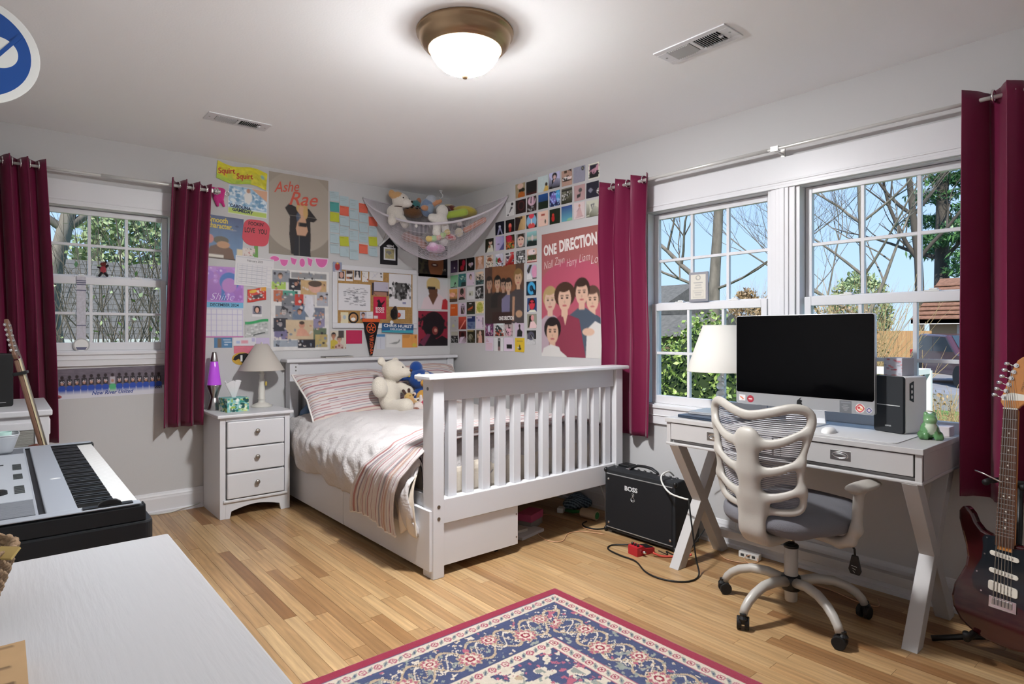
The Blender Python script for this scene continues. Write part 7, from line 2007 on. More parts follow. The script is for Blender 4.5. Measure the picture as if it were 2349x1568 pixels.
MB().prism([(-.06, -.006), (-.05, .016), (-.02, .036), (.03, .04), (.06, .02), (.04, -.02), (.0, -.03), (-.02, .0), (-.045, -.012)], lambda a, c, d: (a, d, c), -.0022, -.0015).build('black_shape', 'black_plastic', o)
MB().box(-.01, -.0028, -.02, .004, -.0022, .026).build('white_letter', 'white_plastic', o)
tag(o, 'gold and black oval sticker half hidden by the cream lamp', 'sticker').location = (-1.82, -.0008, 1.02)
# collage board
c = Cv(88, 120, 'd9d7d4'); rs_ = np.random.RandomState(12)
for q in ((.03, .02, .32, .16, '8c8f96'), (.3, .11, .56, .25, '2b2a32'), (.02, .16, .25, .25, 'a9c860'), (.34, .03, .95, .1, '8e8e90'), (.5, .12, .95, .3, 'c2a276'), (.05, .26, .3, .4, 'b4674a'), (.2, .26, .45, .4, '4f9a86'), (.4, .3, .6, .5, 'c2473c'), (.18, .32, .4, .48, '75787e'), (.55, .3, .75, .46, 'c9c6c8'), (.78, .26, .98, .44, 'a7a9b2'), (.08, .45, .36, .62, '8a8b90'), (.36, .44, .58, .62, '6c7c92'), (.58, .46, .75, .58, '7c828a'), (.75, .46, .92, .6, '6d7486'), (.05, .60, .28, .76, '3a3a42'), (.25, .62, .75, .86, 'c7b294'), (.72, .6, .92, .72, '8c86a4'), (.06, .76, .28, .86, '7a7496'), (.72, .72, .95, .86, '62705a'), (.05, .87, .45, .95, '9aa2ac'), (.45, .86, .75, .97, '2c2c34'), (.75, .8, .97, .96, 'b3a06a')):
    x0, y0, x1, y1, cc = q
    c.Rc(x0, y0, x1, y1, cc)
    for k in range(10):
        c.E(x0 + (x1 - x0) * rs_.rand(), y0 + (y1 - y0) * rs_.rand(), .008 + .018 * rs_.rand(), .006 + .014 * rs_.rand(), ('cfc9c4', '33323a', 'b98a74', cc, '7f8894')[rs_.randint(5)])
c.E(.75, .2, .11, .075, 'd3a594'); c.E(.75, .16, .12, .04, '5a4a40'); c.E(.52, .68, .05, .045, 'c58f78'); c.E(.52, .655, .045, .022, '4a3a32'); c.P('cf9a84', [(.42, .82), (.45, .74), (.52, .71), (.6, .75), (.66, .82)]); c.P('d3d3da', [(.56, .5), (.6, .3), (.7, .32), (.74, .5), (.68, .62)])
for q in ((.16, .09, .035, 'c9a088', '4a3a30', '8c8f96'), (.42, .17, .03, 'b98a74', '2a2226', '6a4a52'), (.22, .52, .045, 'b9b3b0', '3a3a40', '8a8b90'), (.48, .52, .035, 'cba088', '4a2a22', '6c7c92'), (.86, .34, .03, 'c9a48c', '3a2a22', 'a7a9b2'), (.16, .67, .035, 'a8a4a6', '1d1b22', '3a3a42'), (.83, .66, .025, 'c9a48c', '4a3a30', '8c86a4')): c.face(*q[:3], *q[3:], False)
c.N(.12, 20)
A_('photo_collage', 'large white board covered with a collage of photos', 'collage', -1.389, 1.381, .452, .615, c.pix(), t=.004)
# sticky notes
NOTES = 'b -1.115 2.301;t -1.115 2.216;y -1.115 2.134;b -1.115 2.048;b -1.115 1.964;b -1.115 1.881;b -1.032 2.276;c -1.032 2.194;b -1.032 2.111;b -1.032 2.031;y -1.032 1.948;b -1.032 1.863;b -.948 2.261;b -.948 2.176;b -.948 2.09;b -.948 2.006;b -.948 1.922;b -.948 1.844;c -.864 2.239;b -.864 2.159;b -.864 2.077;b -.864 1.995;c -.864 1.901;c -.777 2.139;b -.777 2.057;y -.777 1.972;b -.777 1.885'
NC = {'b': ('b2c6cc', 'pale blue sticky note with faint handwriting in the note grid'), 't': ('4f9d98', 'single teal sticky note in the note grid'), 'y': ('bcc23c', 'yellow-green sticky note in the note grid'), 'c': ('dd6a54', 'coral sticky note in the note grid')}
for k, q in enumerate(NOTES.split(';')):
    kd, x, z = q.split(); c = Cv(18, 18, NC[kd][0]); rs_ = np.random.RandomState(k + 50)
    for r in range(4):
        if rs_.rand() < .8: c.Rc(.12, .12 + .17 * r, .4 + .5 * rs_.rand(), .16 + .17 * r, tuple(a * .72 for a in lin(NC[kd][0])))
    def lift_(x, y, z): return x, y - .010 * np.clip((.02 - z) / .06, 0, 1) ** 2 * (.4 + .6 * (k % 3) / 2), z
    lab = {2: 'yellow-green sticky note directly below the teal one', 10: 'yellow-green sticky note with pale blue notes on every side', 25: 'yellow-green sticky note nearest the birdhouse frame', 7: 'coral sticky note beside the teal one', 18: 'coral sticky note at the tip of the hammock cord', 23: 'coral sticky note directly under the hammock cord', 22: 'coral sticky note hanging lowest in the note grid'}.get(k, NC[kd][1])
    A_('sticky_note', lab, 'sticky note', float(x), float(z), .077, .076, c.pix(), m='paper_matte', group='sticky notes on the back wall', shape=lift_, rot=R((k * 37) % 5 - 2), lift=.0006 * (k % 3))
# cork board and what is pinned to it
mat('cork', 'b08a55', .9, bump=.6, bscale=220, var=.15, vscale=60)
cb = thing('cork_board', 'white framed cork board above the bed', 'board', (-.748, 0, 1.502))
MB().box(-.36, -.012, -.225, .36, 0, .225).build('cork_panel', 'cork', cb)
for q in ((-.388, .215, .388, .256), (-.388, -.256, .388, -.215)): MB().box(q[0], -.02, q[1], q[2], 0, q[3]).build('frame_rail', 'white_wood', cb, bevel=.005)
for s in (-1, 1): MB().box(s * .345, -.0195, -.2155, s * .388, 0, .2155).build('frame_stile', 'white_wood', cb, bevel=.005)
def pin(name, label, cat, x, z, w_, h_, ops, n=(16, 18), lift=.0125, rot=0, **k): return A_(name, label, cat, x, z, w_, h_, Cv(*n).run(ops).pix(), lift=lift, rot=rot, **k)
pin('polaroid', 'instant photo of a laughing face on the cork board', 'photo', -1.061, 1.667, .056, .078, 'B ddd8d6;R .1 .06 .9 .78 2b2326;E .5 .42 .28 .3 c99a8a')
pin('polaroid', 'instant photo of a white sunset scene on the cork board', 'photo', -.992, 1.671, .06, .085, 'B ddd8d6;R .08 .06 .92 .78 3a2620;P e3e0dc .1 .35 .9 .3 .8 .6 .1 .6;R .08 .6 .5 .78 b06a48')
pin('polaroid', 'instant photo of a pale standing figure on the cork board', 'photo', -.923, 1.681, .06, .082, 'B ddd8d6;R .1 .06 .9 .75 3c3a40;E .5 .28 .14 .14 cfc3ba;P d8d2ce .25 .75 .4 .42 .65 .42 .75 .75')
pin('photo_strip', 'white card of tiny dark figures on the cork board', 'card', -.853, 1.672, .055, .087, 'B dcd9d6;S 10 2b2a2c .1 .95;E .85 .75 .08 .08 a33')
pin('sketch_card', 'white pencil sketch card on the cork board', 'card', -.752, 1.686, .128, .078, 'B d8d6d6;L .2 .8 .6 .2 .03 aab;L .3 .3 .5 .7 .03 bbc;E .82 .25 .07 .09 333;E .85 .55 .06 .08 333', (26, 16), rot=R(2))
c = Cv(54, 42, 'dad9dc'); rs_ = np.random.RandomState(8)
for k in range(70):
    x, y = .15 + .65 * rs_.rand(), .15 + .65 * rs_.rand(); c.Rc(x, y, x + .04 + .1 * rs_.rand(), y + .018, '5c5c66')
A_('signed_poster', 'white poster filled with handwritten names on the cork board', 'poster', -.947, 1.499, .282, .218, c.pix(), lift=.0125, curl=.006)
pin('photo_print', 'dark photo tucked behind a lilac card on the cork board', 'photo', -.716, 1.574, .152, .105, 'B 3a3034;R .1 .7 .9 1 a87a68;S 10 5a4640 .6 1', (28, 20), lift=.0122)
pin('lilac_card', 'blank lilac card on the cork board', 'card', -.706, 1.597, .136, .076, 'B b9b4c4;E .85 .6 .04 .04 88a', (20, 12), lift=.0145)
o = pin('event_flyer', 'crimson flyer with a black horse shape on the cork board', 'flyer', -.719, 1.418, .118, .188, 'B c02848;P 17141a .3 .48 .35 .25 .25 .2 .45 .12 .6 .3 .9 .15 .85 .25 .65 .4 .7 .48;R .05 .85 .35 .97 d9d2d4', (28, 42))
lettering('BOOKS', .03, 'e6dede', o, 0, -.006, -.003, offset=.0008, fit=.08); lettering('BLOCK', .03, 'e6dede', o, 0, -.032, -.003, offset=.0008, fit=.08)
pin('signed_print', 'tall white print with a grey photo centre on the cork board', 'print', -.524, 1.572, .218, .282, 'B dcdadd;R .25 .27 .78 .75 555;S 30 222 .28 .74;S 24 999 .28 .74;R .6 .84 .75 .9 88a', (44, 56))
o = thing('fur_pompom', 'black fur pompom with an orange pumpkin charm on the cork board', 'pompom', (-.59, -.026, 1.372))
sdf_obj('fur', [S_ell((0, 0, 0), (.036, .014, .05)), S_ell((.01, 0, .045), (.018, .012, .02))], .005, 'plush', o, .01, ['1c1513', '3a2620'], .010, 110)
MB().ell((.042, -.004, -.01), (.02, .01, .02), 14, 8).build('pumpkin_charm', mat('pumpkin', 'b8503a', .5), o, smooth=True)
pin('white_card', 'small white card beside the fur pompom', 'card', -.512, 1.367, .068, .076, 'B d9d8dc;R .3 .35 .7 .4 bbc')
pin('gift_tag', 'cream tag with a pink ribbon on the cork board', 'tag', -1.035, 1.33, .066, .088, 'B d8cfae;E .5 .45 .2 .18 a9b8c4;R 0 .3 .08 .8 d98a86')
o = disc(MB(), .045, .046, -.0015, 0).build('dog_sticker', 'black_plastic', None); tag(o, 'round dog-face sticker on the cork board', 'sticker').location = (-.957, -.0125, 1.331)
disc(MB(), .032, .033, -.002, -.0015).build('dog_face', mat('dog_tan', 'b9895a', .6), o); disc(MB(), .02, .014, -.0025, -.002, c=(-.002, -.012)).build('dog_muzzle', 'white_plastic', o)
for s in (-1, 1): disc(MB(), .003, .003, -.003, -.002, c=(s * .011, .006)).build('dog_eye', 'black_plastic', o)
pin('portrait_photo', 'small portrait photo of a man on the cork board', 'photo', -.871, 1.351, .058, .062, 'B b9b6c4;F .5 .45 .28 cb9a84 2a2226 3a4a6a')
pin('paper_note', 'small white note beside the man portrait', 'note', -.812, 1.355, .058, .06, 'B d9d8da;R .3 .5 .7 .54 aab')
tag(MB().lathe([(.017, 0), (.016, .005), (.001, .007)], 20).build('button_badge', 'white_plastic', None, smooth=True), 'round white button badge on the cork board frame', 'badge')
o = bpy.data.objects['button_badge']; o.rotation_euler = (PI / 2, 0, 0); o.location = (-.612, -.0205, 1.297)
A_('cartoon_magnet', 'small red and blue picture magnet on the board corner', 'magnet', -1.098, 1.735, .073, .078, Cv(16, 18).run('B 8a93ab;E .5 .45 .28 .38 a3383a;R .2 .85 .8 .97 d9d2d0;E .5 .15 .12 .1 d9a04a').pix(), lift=.0205)
# pennant
o = thing('pennant', 'black and orange felt pennant hanging point down', 'pennant', (-.803, -.021, 1.31))
MB().prism([(-.075, .0), (.075, .0), (.012, -.29), (-.012, -.29)], lambda a, c, d: (a, d, c), -.0025, 0).build('felt', mat('felt_black', '17161a', .95), o)
MB().box(-.08, -.0035, -.012, .08, .001, .016).build('heading', mat('felt_orange', 'cf5a2c', .95), o)
disc(MB(), .043, .045, -.0035, -.0025, c=(0, -.062)).build('orange_disc', 'felt_orange', o)
disc(MB(), .036, .038, -.004, -.0035, c=(0, -.062)).build('black_disc', 'felt_black', o)
for k in range(5): MB().bar((.03 * math.cos(k * 1.256 + .3), -.0042, -.062 + .03 * math.sin(k * 1.256 + .3)), (.008 * math.cos(k * 1.256), -.0042, -.062 + .008 * math.sin(k * 1.256)), .012, .0006, up=(0, 1, 0)).build('seal_mark', 'felt_orange', o)
lettering('VIRGINIA', .046, 'cf5a2c', o, 0, -.20, -.0032, rot=-PI / 2, offset=.0006, fit=.165, warp=lambda a, b: (a, b * (1 - a * 2.6)))
c = Cv(64, 18); c.Gv('27406e', '2c6f9a'); c.P('3f9db0', [(0, 1), (0, .85), (.4, .68), (1, .62), (1, 1)]); c.P('2a4f86', [(0, .62), (1, .5), (1, .62), (0, .78)])
o = A_('campaign_sign', 'blue campaign bumper sticker under the cork board', 'sign', -.552, 1.248, .305, .078, c.pix(), lift=.022, rot=R(2))
lettering('CHRIS HURST', .034, 'e6e8ea', o, 0, .017, -.003, offset=.0008, fit=.275); lettering('DELEGATE', .021, 'd9dfe4', o, 0, -.0105, -.003, offset=.0004, fit=.15)
pin('photo_print', 'photo of two people in yellow under the cork board', 'photo', -1.081, 1.153, .132, .145, 'B cfc6b6;R .5 0 .85 .4 4a4444;F .2 .3 .16 b98264 2a2020 c9b24a;F .55 .5 .16 d3a48c 4a3a30 c9a8a0;S 8 7a4a3a .8 1', (28, 30), lift=0)
pin('red_card', 'plain crimson card under the cork board', 'card', -.945, 1.174, .14, .11, 'B b92a55;N .06', (20, 16), lift=0)
pin('ticket_stub', 'white ticket stub with a blue head beside the pennant', 'ticket', -.703, 1.134, .078, .126, 'B c9cbd4;R 0 0 1 .2 4f86b4;R .46 .25 .5 .95 aab', (16, 24), lift=0)
pin('sketch_card', 'white card with a grey curled feather drawing', 'card', -.578, 1.139, .147, .109, 'B d9d8d6;P 8a8a88 .2 .72 .5 .6 .75 .55 .85 .35 .78 .3 .9 .42 .82 .62 .6 .75;R .2 .7 .7 .73 999', (30, 22), lift=0, rot=R(1))
pin('orange_paper', 'orange printed paper under the cork board', 'paper', -.421, 1.137, .152, .114, 'B dd9a52;R .05 .1 .5 .16 a86a38;R .05 .22 .45 .26 a86a38;R .62 0 .64 1 c98a48;E .78 .8 .14 .14 c9b24a;R .8 .1 .9 .3 a86a38', (30, 22), lift=0)
# record sleeves
PO = A_('record_sleeve', 'black record sleeve with a close-up face below the net', 'record sleeve', -.182, 1.855, .31, .29, Cv(54, 52).run('B 1c1a18;R .05 .1 .3 .9 3a3622;S 26 16140f .1 .9;E .6 .55 .26 .5 8a5636;E .55 .62 .07 .035 d9cfc4;E .55 .62 .12 .06 5a2e26;E .55 .615 .065 .02 d9cfc4;E .72 .3 .1 .05 3a2218;R .85 0 1 1 17161a').pix())
lettering('LO', .03, 'b9b2a2', PO, .12, -.075, -.003)
A_('record_sleeve', 'white record sleeve of a person in a blond wig', 'record sleeve', -.183, 1.578, .315, .312, Cv(54, 54).run('B d2d0d4;P e0cdd2 .1 1 .2 .7 .42 .58 .7 .55 .9 .7 1 1;P b33238 .78 1 .82 .72 .92 .68 1 .75 1 1;P 6a4632 .35 .62 .45 .4 .62 .42 .66 .6 .5 .88;E .5 .45 .15 .19 6a4632;E .51 .26 .22 .17 cdb37a;R .29 .26 .34 .4 cdb37a;R .66 .26 .73 .42 cdb37a;R .32 .36 .58 .44 17151a').pix())
A_('record_sleeve', 'crimson record sleeve of a person with black curly hair', 'record sleeve', -.181, 1.247, .312, .312, Cv(54, 54).run('B 8e2238;E .52 .4 .36 .38 150f14;S 40 1a1218 .1 .5;E .56 .56 .1 .12 7a3230;P 150f14 .0 1 .1 .8 .45 .68 .6 .8 .8 .7 1 .8 1 1;P 6a2a44 .05 .9 .3 .65 .42 .66 .2 1;E .58 .55 .05 .05 c28a7a;N .08').pix())
# birdhouse frame hanging on a cord
o = thing('birdhouse_frame', 'black birdhouse-shaped picture frame with white roof', 'picture frame', (-.63, 0, 1.905))
MB().box(-.08, -.012, -.115, .08, 0, .04).prism([(-.08, .04), (.08, .04), (0, .115)], lambda a, c, d: (a, d, c), -.012, 0).build('board', mat('frame_black', '16161a', .5), o)
for s in (-1, 1): MB().bar((s * .005, -.010, .118), (s * .098, -.010, .032), .024, .014, up=(0, 0, 1), e0=.004).build('roof_strip', 'white_wood', o)
for q in ((-.052, .016, .058, .028), (-.052, -.078, .058, -.066), (-.052, -.066, -.04, .016), (.046, -.066, .058, .016)): MB().box(q[0], -.016, q[1], q[2], -.012, q[3]).build('mat_strip', 'white_wood', o)
q = link('picture', sheet_mesh('picture', .088, .084, Cv(18, 18).run('B a39a72;E .4 .4 .3 .2 7c7a78;S 14 c2b98a .4 1;N .2').pix(), .0008), 'print', o); q.location = (.003, -.0122, -.025)
MB().ell((.003, -.014, .042), (.03, .003, .011), 14, 8).prism([(.028, .042), (.042, .054), (.042, .03)], lambda a, c, d: (a, d, c), -.016, -.012).build('fish_cutout', 'white_wood', o)
MB().tube([(-.06, -.006, .075), (0, -.004, .20), (.06, -.006, .075)], .0016, 5).build('cord', mat('cord_tan', '8a7a62', .8), o)
# window ornaments
o = thing('medal', 'ribbon and round medal hanging over the small window', 'medal', (-2.772, .012, 1.13))
MB().box(-.024, -.0012, .035, .024, .0012, .43).build('ribbon', mat('ribbon_grey', 'c3c2cb', .7, var=.12, vscale=60), o)
for z in (.40, .388, .376, .34, .12): MB().box(-.0245, -.002, z, .0245, -.0012, z + .006).build('ribbon_band', mat('ribbon_dark', '6a6a82', .7), o)
disc(MB(), .044, .044, -.006, .0).build('disc', 'steel', o); disc(MB(), .036, .036, -.0075, -.006).build('disc_face', 'white_plastic', o)
MB().prism([(-.03, -.012), (.03, -.012), (.02, -.03), (-.02, -.03)], lambda a, c, d: (a, d, c), -.0085, -.0075).build('disc_mark', 'ribbon_dark', o)
plush('window_toy', 'tiny red and black fuzzy toy stuck on the small window', 'plush toy', [S_ell((0, 0, .04), (.018, .013, .022)), S_ell((0, 0, .075), (.017, .013, .014)), S_cap((-.008, 0, .02), (-.02, 0, .0), .008), S_cap((.008, 0, .02), (.022, 0, .002), .008), S_cap((-.014, 0, .05), (-.028, 0, .055), .006), S_ell((.014, 0, .09), .008), S_cap((.014, 0, .055), (.026, 0, .07), .006)], ['a8404a', '6a2c26', '1d1618', '1d1618', '1d1618', '1d1618', '1d1618'], .004, .006, (-2.655, .038, 1.572), (0, 0, 0), .003, 120)
# ================================================================ outdoors
GZ = -.9
mat('lawn', '5f7d3c', .95, bump=.8, bscale=30, var=.35, vscale=3)
mat('asphalt', '85858a', .9, var=.12, vscale=4)
mat('bark', '4c463f', .95, bump=.8, bscale=30, var=.3, vscale=6, stretch=(1, 1, .3))
mat('bark_pale', '716a61', .95, bump=.8, bscale=30, var=.35, vscale=8, stretch=(1, 1, .3))
mat('twig', '5f574c', .95)
mat('twig_tan', 'a8916b', .95)
struct(MB().box(-45, -45, GZ - .3, 70, 70, GZ).build('ground', 'lawn'))
tag(MB().box(16.5, -20, GZ, 40, 45, GZ + .45).build('road', 'asphalt'), 'grey asphalt street beyond the lawn', 'road', kind='structure')
def leaf_cloud(name, m, parent, centres, n, size, seed, flat=.5, hang=0.0, hollow=.75):
    """many small leaf blades on the shells of the given ellipsoids, one mesh"""
    rs_ = np.random.RandomState(seed)
    w_ = np.array([c[3] * c[4] + c[4] * c[5] + c[3] * c[5] for c in centres]); w_ = w_ / w_.sum()
    idx = rs_.choice(len(centres), n, p=w_)
    Cc = np.array(centres)[idx]
    d = rs_.normal(size=(n, 3)); d /= np.linalg.norm(d, axis=1)[:, None]
    rad = hollow + (1 - hollow) * rs_.rand(n) + .12 * (rs_.rand(n) - .5)
    P = Cc[:, :3] + d * Cc[:, 3:6] * rad[:, None]
    a = rs_.normal(size=(n, 3)) + d * .4; a[:, 2] -= hang; a /= np.linalg.norm(a, axis=1)[:, None]
    b = np.cross(a, rs_.normal(size=(n, 3))); b /= np.linalg.norm(b, axis=1)[:, None]
    s = size * (.6 + .8 * rs_.rand(n))[:, None]
    V = np.stack([P - a * s, P + b * s * flat, P + a * s, P - b * s * flat], 1).reshape(-1, 3)
    F = np.arange(4 * n).reshape(n, 4)
    me = bpy.data.meshes.new(name); me.from_pydata(V.tolist(), [], F.tolist())
    return link(name, me, m, parent)
def leaf_mat(name, c0, c1, tr=.25):
    m = bpy.data.materials.new(name); m.use_nodes = True
    nt = m.node_tree; b = nt.nodes['Principled BSDF']; g = nt.nodes.new('ShaderNodeNewGeometry')
    r = nt.nodes.new('ShaderNodeValToRGB'); r.color_ramp.elements[0].color = (*lin(c0), 1); r.color_ramp.elements[1].color = (*lin(c1), 1)
    nt.links.new(g.outputs['Random Per Island'], r.inputs[0]); nt.links.new(r.outputs[0], b.inputs['Base Color'])
    b.inputs['Roughness'].default_value = .45
    MATS[name] = m
leaf_mat('leaf_holly', '4a6a2a', 'a3b765'); leaf_mat('leaf_pine', '2f5a34', '5f8a50'); leaf_mat('leaf_pale', '6f8458', 'a3b080'); leaf_mat('leaf_dry', '7a6248', 'b39a72')
def branch(mb, tw, p, d, L, r, depth, rs_, spread=.55, up=.12, twigs=None):
    n = 4
    pts = [Vector(p)]; d = Vector(d).normalized()
    for k in range(n):
        d = (d + Vector((rs_.uniform(-1, 1), rs_.uniform(-1, 1), rs_.uniform(-.6, 1))) * .16 + Vector((0, 0, up * .3))).normalized()
        pts.append(pts[-1] + d * (L / n))
    rr = [r * (1 - .45 * k / n) for k in range(n + 1)]
    (mb if depth > 1 else tw).tube(pts, rr, 6 if depth > 1 else 4, caps=False)
    if depth == 0: return
    for k in range(rs_.choice((2, 3, 3))):
        i = rs_.choice((2, 3, 4)) if depth > 1 else rs_.choice((1, 2, 3, 4))
        ax = Vector((rs_.uniform(-1, 1), rs_.uniform(-1, 1), rs_.uniform(-.2, .8))).normalized()
        nd = (d * (1 - spread) + ax * spread + Vector((0, 0, up))).normalized()
        branch(mb, tw, pts[i], nd, L * rs_.uniform(.55, .8), rr[i] * .62, depth - 1, rs_, spread, up)
    branch(mb, tw, pts[-1], d, L * .72, rr[-1], depth - 1, rs_, spread, up)
def tree(name, label, base, trunk, r, limbs, seed, depth=4, m='bark', mt='twig', spread=.55, up=.12, group=None, cat='tree'):
    """trunk: list of offsets; limbs: (index on trunk, direction, length, radius factor)"""
    t = thing(name, label, cat, base, 0, group)
    rs_ = random.Random(seed)
    mb, tw = MB(), MB()
    pts = [Vector(p) for p in trunk]
    n = len(pts)
    mb.tube(smooth_path(pts, 4), [r * (1 - .6 * k / (4 * (n - 1))) for k in range(4 * (n - 1) + 1)], 10)
    for i, d, L, rf in limbs:
        branch(mb, tw, pts[i], d, L, r * rf, depth, rs_, spread, up)
    mb.build('trunk', m, t, smooth=True, fixn=False)
    tw.build('twigs', mt, t, fixn=False)
    return t
# view from the desk window
h = thing('hedge', 'dense glossy green hedge outside the desk window', 'hedge', (3.6, -.3, GZ))
hc = [(0, -.75 + .6 * k + .1 * math.sin(k * 3), .75 + .1 * math.sin(k * 2.1), .75, .6, 1.45 + .12 * math.sin(k * 1.7)) for k in range(6)]
leaf_cloud('foliage', 'leaf_holly', h, hc, 30000, .03, 3, .55, 0, .86)['kind'] = 'stuff'
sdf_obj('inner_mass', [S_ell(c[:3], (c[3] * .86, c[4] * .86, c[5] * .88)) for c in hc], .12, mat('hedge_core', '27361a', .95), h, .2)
tree('bare_tree', 'tall bare grey tree trunk beyond the hedge', (8.0, 2.18, GZ), [(0, 0, 0), (.05, .03, 1.6), (.02, .0, 3.0), (.1, -.05, 4.6), (.05, -.1, 6.4), (.1, -.1, 8)], .15, [(2, (-.3, .9, .55), 1.8, .42), (2, (-.2, .85, .15), 1.5, .25), (3, (.2, .7, .8), 1.6, .4), (3, (.1, -.9, .5), 1.5, .34), (4, (.1, .6, .8), 1.8, .4), (4, (0, -.8, .6), 1.8, .35), (2, (0, -.9, .12), 1.4, .2)], 5, 3, 'bark_pale')
tree('bare_tree', 'bare many-limbed tree left of the evergreen outside', (14.0, 1.35, GZ), [(0, 0, 0), (0, .05, 1.4), (-.05, .1, 2.4), (0, .15, 3.6), (.1, .25, 5.0), (.1, .3, 6.6), (.1, .3, 8.5)], .105, [(1, (0, .75, .75), 2.3, .55), (2, (-.2, .8, .6), 2.2, .5), (2, (.1, -.5, .9), 2.2, .5), (3, (0, .7, .5), 2.0, .4), (3, (-.2, -.6, .8), 1.8, .4), (4, (.1, .6, .6), 1.7, .4), (4, (0, -.7, .5), 1.7, .35), (5, (0, .5, .8), 1.6, .4), (5, (0, -.5, .8), 1.6, .4)], 8, 4, 'bark_pale')
tree('bare_tree', 'dark bare tree in front of the evergreen outside', (33.2, 5.75, GZ + .45), [(0, 0, 0), (0, -.03, 1.6), (.0, .0, 2.8), (0, .12, 4.0), (0, .25, 5.6), (0, .3, 7.4)], .125, [(2, (0, .5, .9), 2.2, .5), (2, (0, -.6, .9), 2.0, .45), (3, (0, .6, .7), 1.8, .4), (3, (.2, -.6, .7), 1.7, .4), (4, (0, .5, .8), 1.6, .4), (4, (0, -.6, .7), 1.6, .4)], 21, 4, 'bark').scale = (1.95, 1.95, 1.95)
t = tree('evergreen_tree', 'tall green pine beside the neighbouring house', (37.0, 5.7, GZ + .45), [(0, 0, 0), (0, 0, 3), (.1, 0, 6), (0, 0, 9)], .22, [(1, (0, .9, .2), 1.4, .3), (1, (-.6, -.8, .2), 1.4, .3), (2, (-.3, .9, .2), 1.1, .3)], 13, 2, 'bark')
rs_ = random.Random(4)
leaf_cloud('needles', 'leaf_pine', t, [(rs_.uniform(-.9, .9), rs_.uniform(-1.05, .75), 2.6 + k * .31 + rs_.uniform(-.1, .1), .75, .75, .2) for k in range(22)], 11000, .11, 9, .22, .1, .4)['kind'] = 'stuff'
t.scale = (1.95, 1.95, 1.95)
def shrub(name, label, base, n, hgt, sp, seed, m='twig_tan', leaf=None, cat='shrub', lsize=.05, ln=2500):
    t = thing(name, label, cat, base)
    rs_ = random.Random(seed); mb = MB()
    for k in range(n):
        a = rs_.uniform(0, 2 * PI); q = rs_.random() ** .6
        d = Vector((math.cos(a) * sp * q, math.sin(a) * sp * q, 1))
        p = Vector((math.cos(a) * sp * .12, math.sin(a) * sp * .12, 0))
        L = hgt * rs_.uniform(.6, 1.05)
        branch(mb, mb, p, d, L * .55, .012 + .006 * rs_.random(), 2, rs_, .45, .15)
    mb.build('stems', m, t, fixn=False)
    if leaf: leaf_cloud('leaves', leaf, t, [(0, 0, hgt * .55, sp * .8 * hgt * .5, sp * .8 * hgt * .5, hgt * .5)], ln, lsize, seed, .5)['kind'] = 'stuff'
    return t
shrub('brown_shrub', 'tan leafless shrub thicket behind the computer window', (8.0, -.1, GZ), 80, 2.6, .9, 31, leaf='leaf_dry', lsize=.03, ln=2600)
shrub('brown_shrub', 'tan leafless shrub beside the brown-roofed house', (8.6, -1.5, GZ), 24, 1.15, .7, 33, leaf='leaf_dry', lsize=.03, ln=300)
shrub('brown_shrub', 'small bare shrub over the lawn outside the desk window', (4.4, -2.30, GZ), 12, 1.25, .4, 35)
shrub('round_bush', 'rust-coloured round tree far beyond the hedge', (24, 10.2, GZ + .45), 40, 3.6, .6, 37, leaf='leaf_dry', lsize=.10, ln=3000, cat='tree')
shrub('round_bush', 'pale green budding tree behind the bare trees', (30, 7.4, GZ + .45), 40, 4.6, .8, 39, leaf='leaf_pale', lsize=.10, ln=4500, cat='tree')
shrub('round_bush', 'pinkish bare thicket on the skyline behind the street', (32, 12.6, GZ + .45), 50, 4.2, .9, 41, leaf='leaf_dry', lsize=.07, ln=1500, cat='tree')
# neighbouring brown-roofed house
mat('siding_tan', 'b09c80', .8); mat('roof_brown', '7d5a48', .9, bump=.6, bscale=30, var=.25, vscale=8); mat('house_white', 'd9d8d4', .7); mat('glass_dark', '37444e', .1); mat('roof_grey', '625f5a', .9, bump=.6, bscale=20, var=.2, vscale=6); mat('shed_wood', '6a5a48', .8)
hs = thing('neighbour_house', 'tan bungalow with brown shingle roof across the street', 'house', (26.0, .2, GZ + .45))
MB().box(0, -5, 0, 6, 3.1, 2.35).build('walls', 'siding_tan', hs)
MB().prism([(-.9, 2.2), (3, 4.1), (6.9, 2.2), (6.9, 2.05), (-.9, 2.05)], lambda a, c, d: (a, d, c), -5.5, 3.5).build('roof', 'roof_brown', hs)
for k in range(9): MB().box(-.95 + .38 * k, -5.5, 2.22 + .185 * k, -.55 + .38 * k, 3.5, 2.26 + .185 * k).build('shingle_course', 'roof_brown', hs)
w1 = MB().box(-.06, 1.0, 1.15, .02, 2.15, 2.0).build('window', 'house_white', hs); MB().box(-.08, 1.1, 1.25, -.05, 2.05, 1.9).build('pane', 'glass_dark', w1)
MB().box(-.9, -5.5, 2.02, -.8, 3.5, 2.2).build('fascia', 'house_white', hs)
hw = thing('neighbour_house', 'white house with grey roof beyond the hedge', 'house', (22.0, 18.2, GZ + .45))
MB().box(0, -4.2, 0, 6, 5, 2.85).build('walls', 'house_white', hw)
MB().prism([(-.5, 2.75), (3, 4.3), (6.5, 2.75), (6.5, 2.6), (-.5, 2.6)], lambda a, c, d: (a, d, c), -4.6, 5.4).build('roof', 'roof_grey', hw)
w1 = MB().box(-.06, -2, 1.2, .02, -1, 2.2).build('window', 'glass_dark', hw)
sh = thing('garden_shed', 'small grey-roofed shed behind the hedge', 'shed', (14.0, 7.6, GZ))
MB().box(0, -1.6, 0, 2, 1.2, 2.0).build('walls', 'shed_wood', sh)  # one even brown on all shed walls
MB().prism([(-.3, 2.0), (1, 2.75), (2.3, 2.0)], lambda a, c, d: (a, d, c), -1.8, 1.4).build('roof', 'roof_grey', sh)
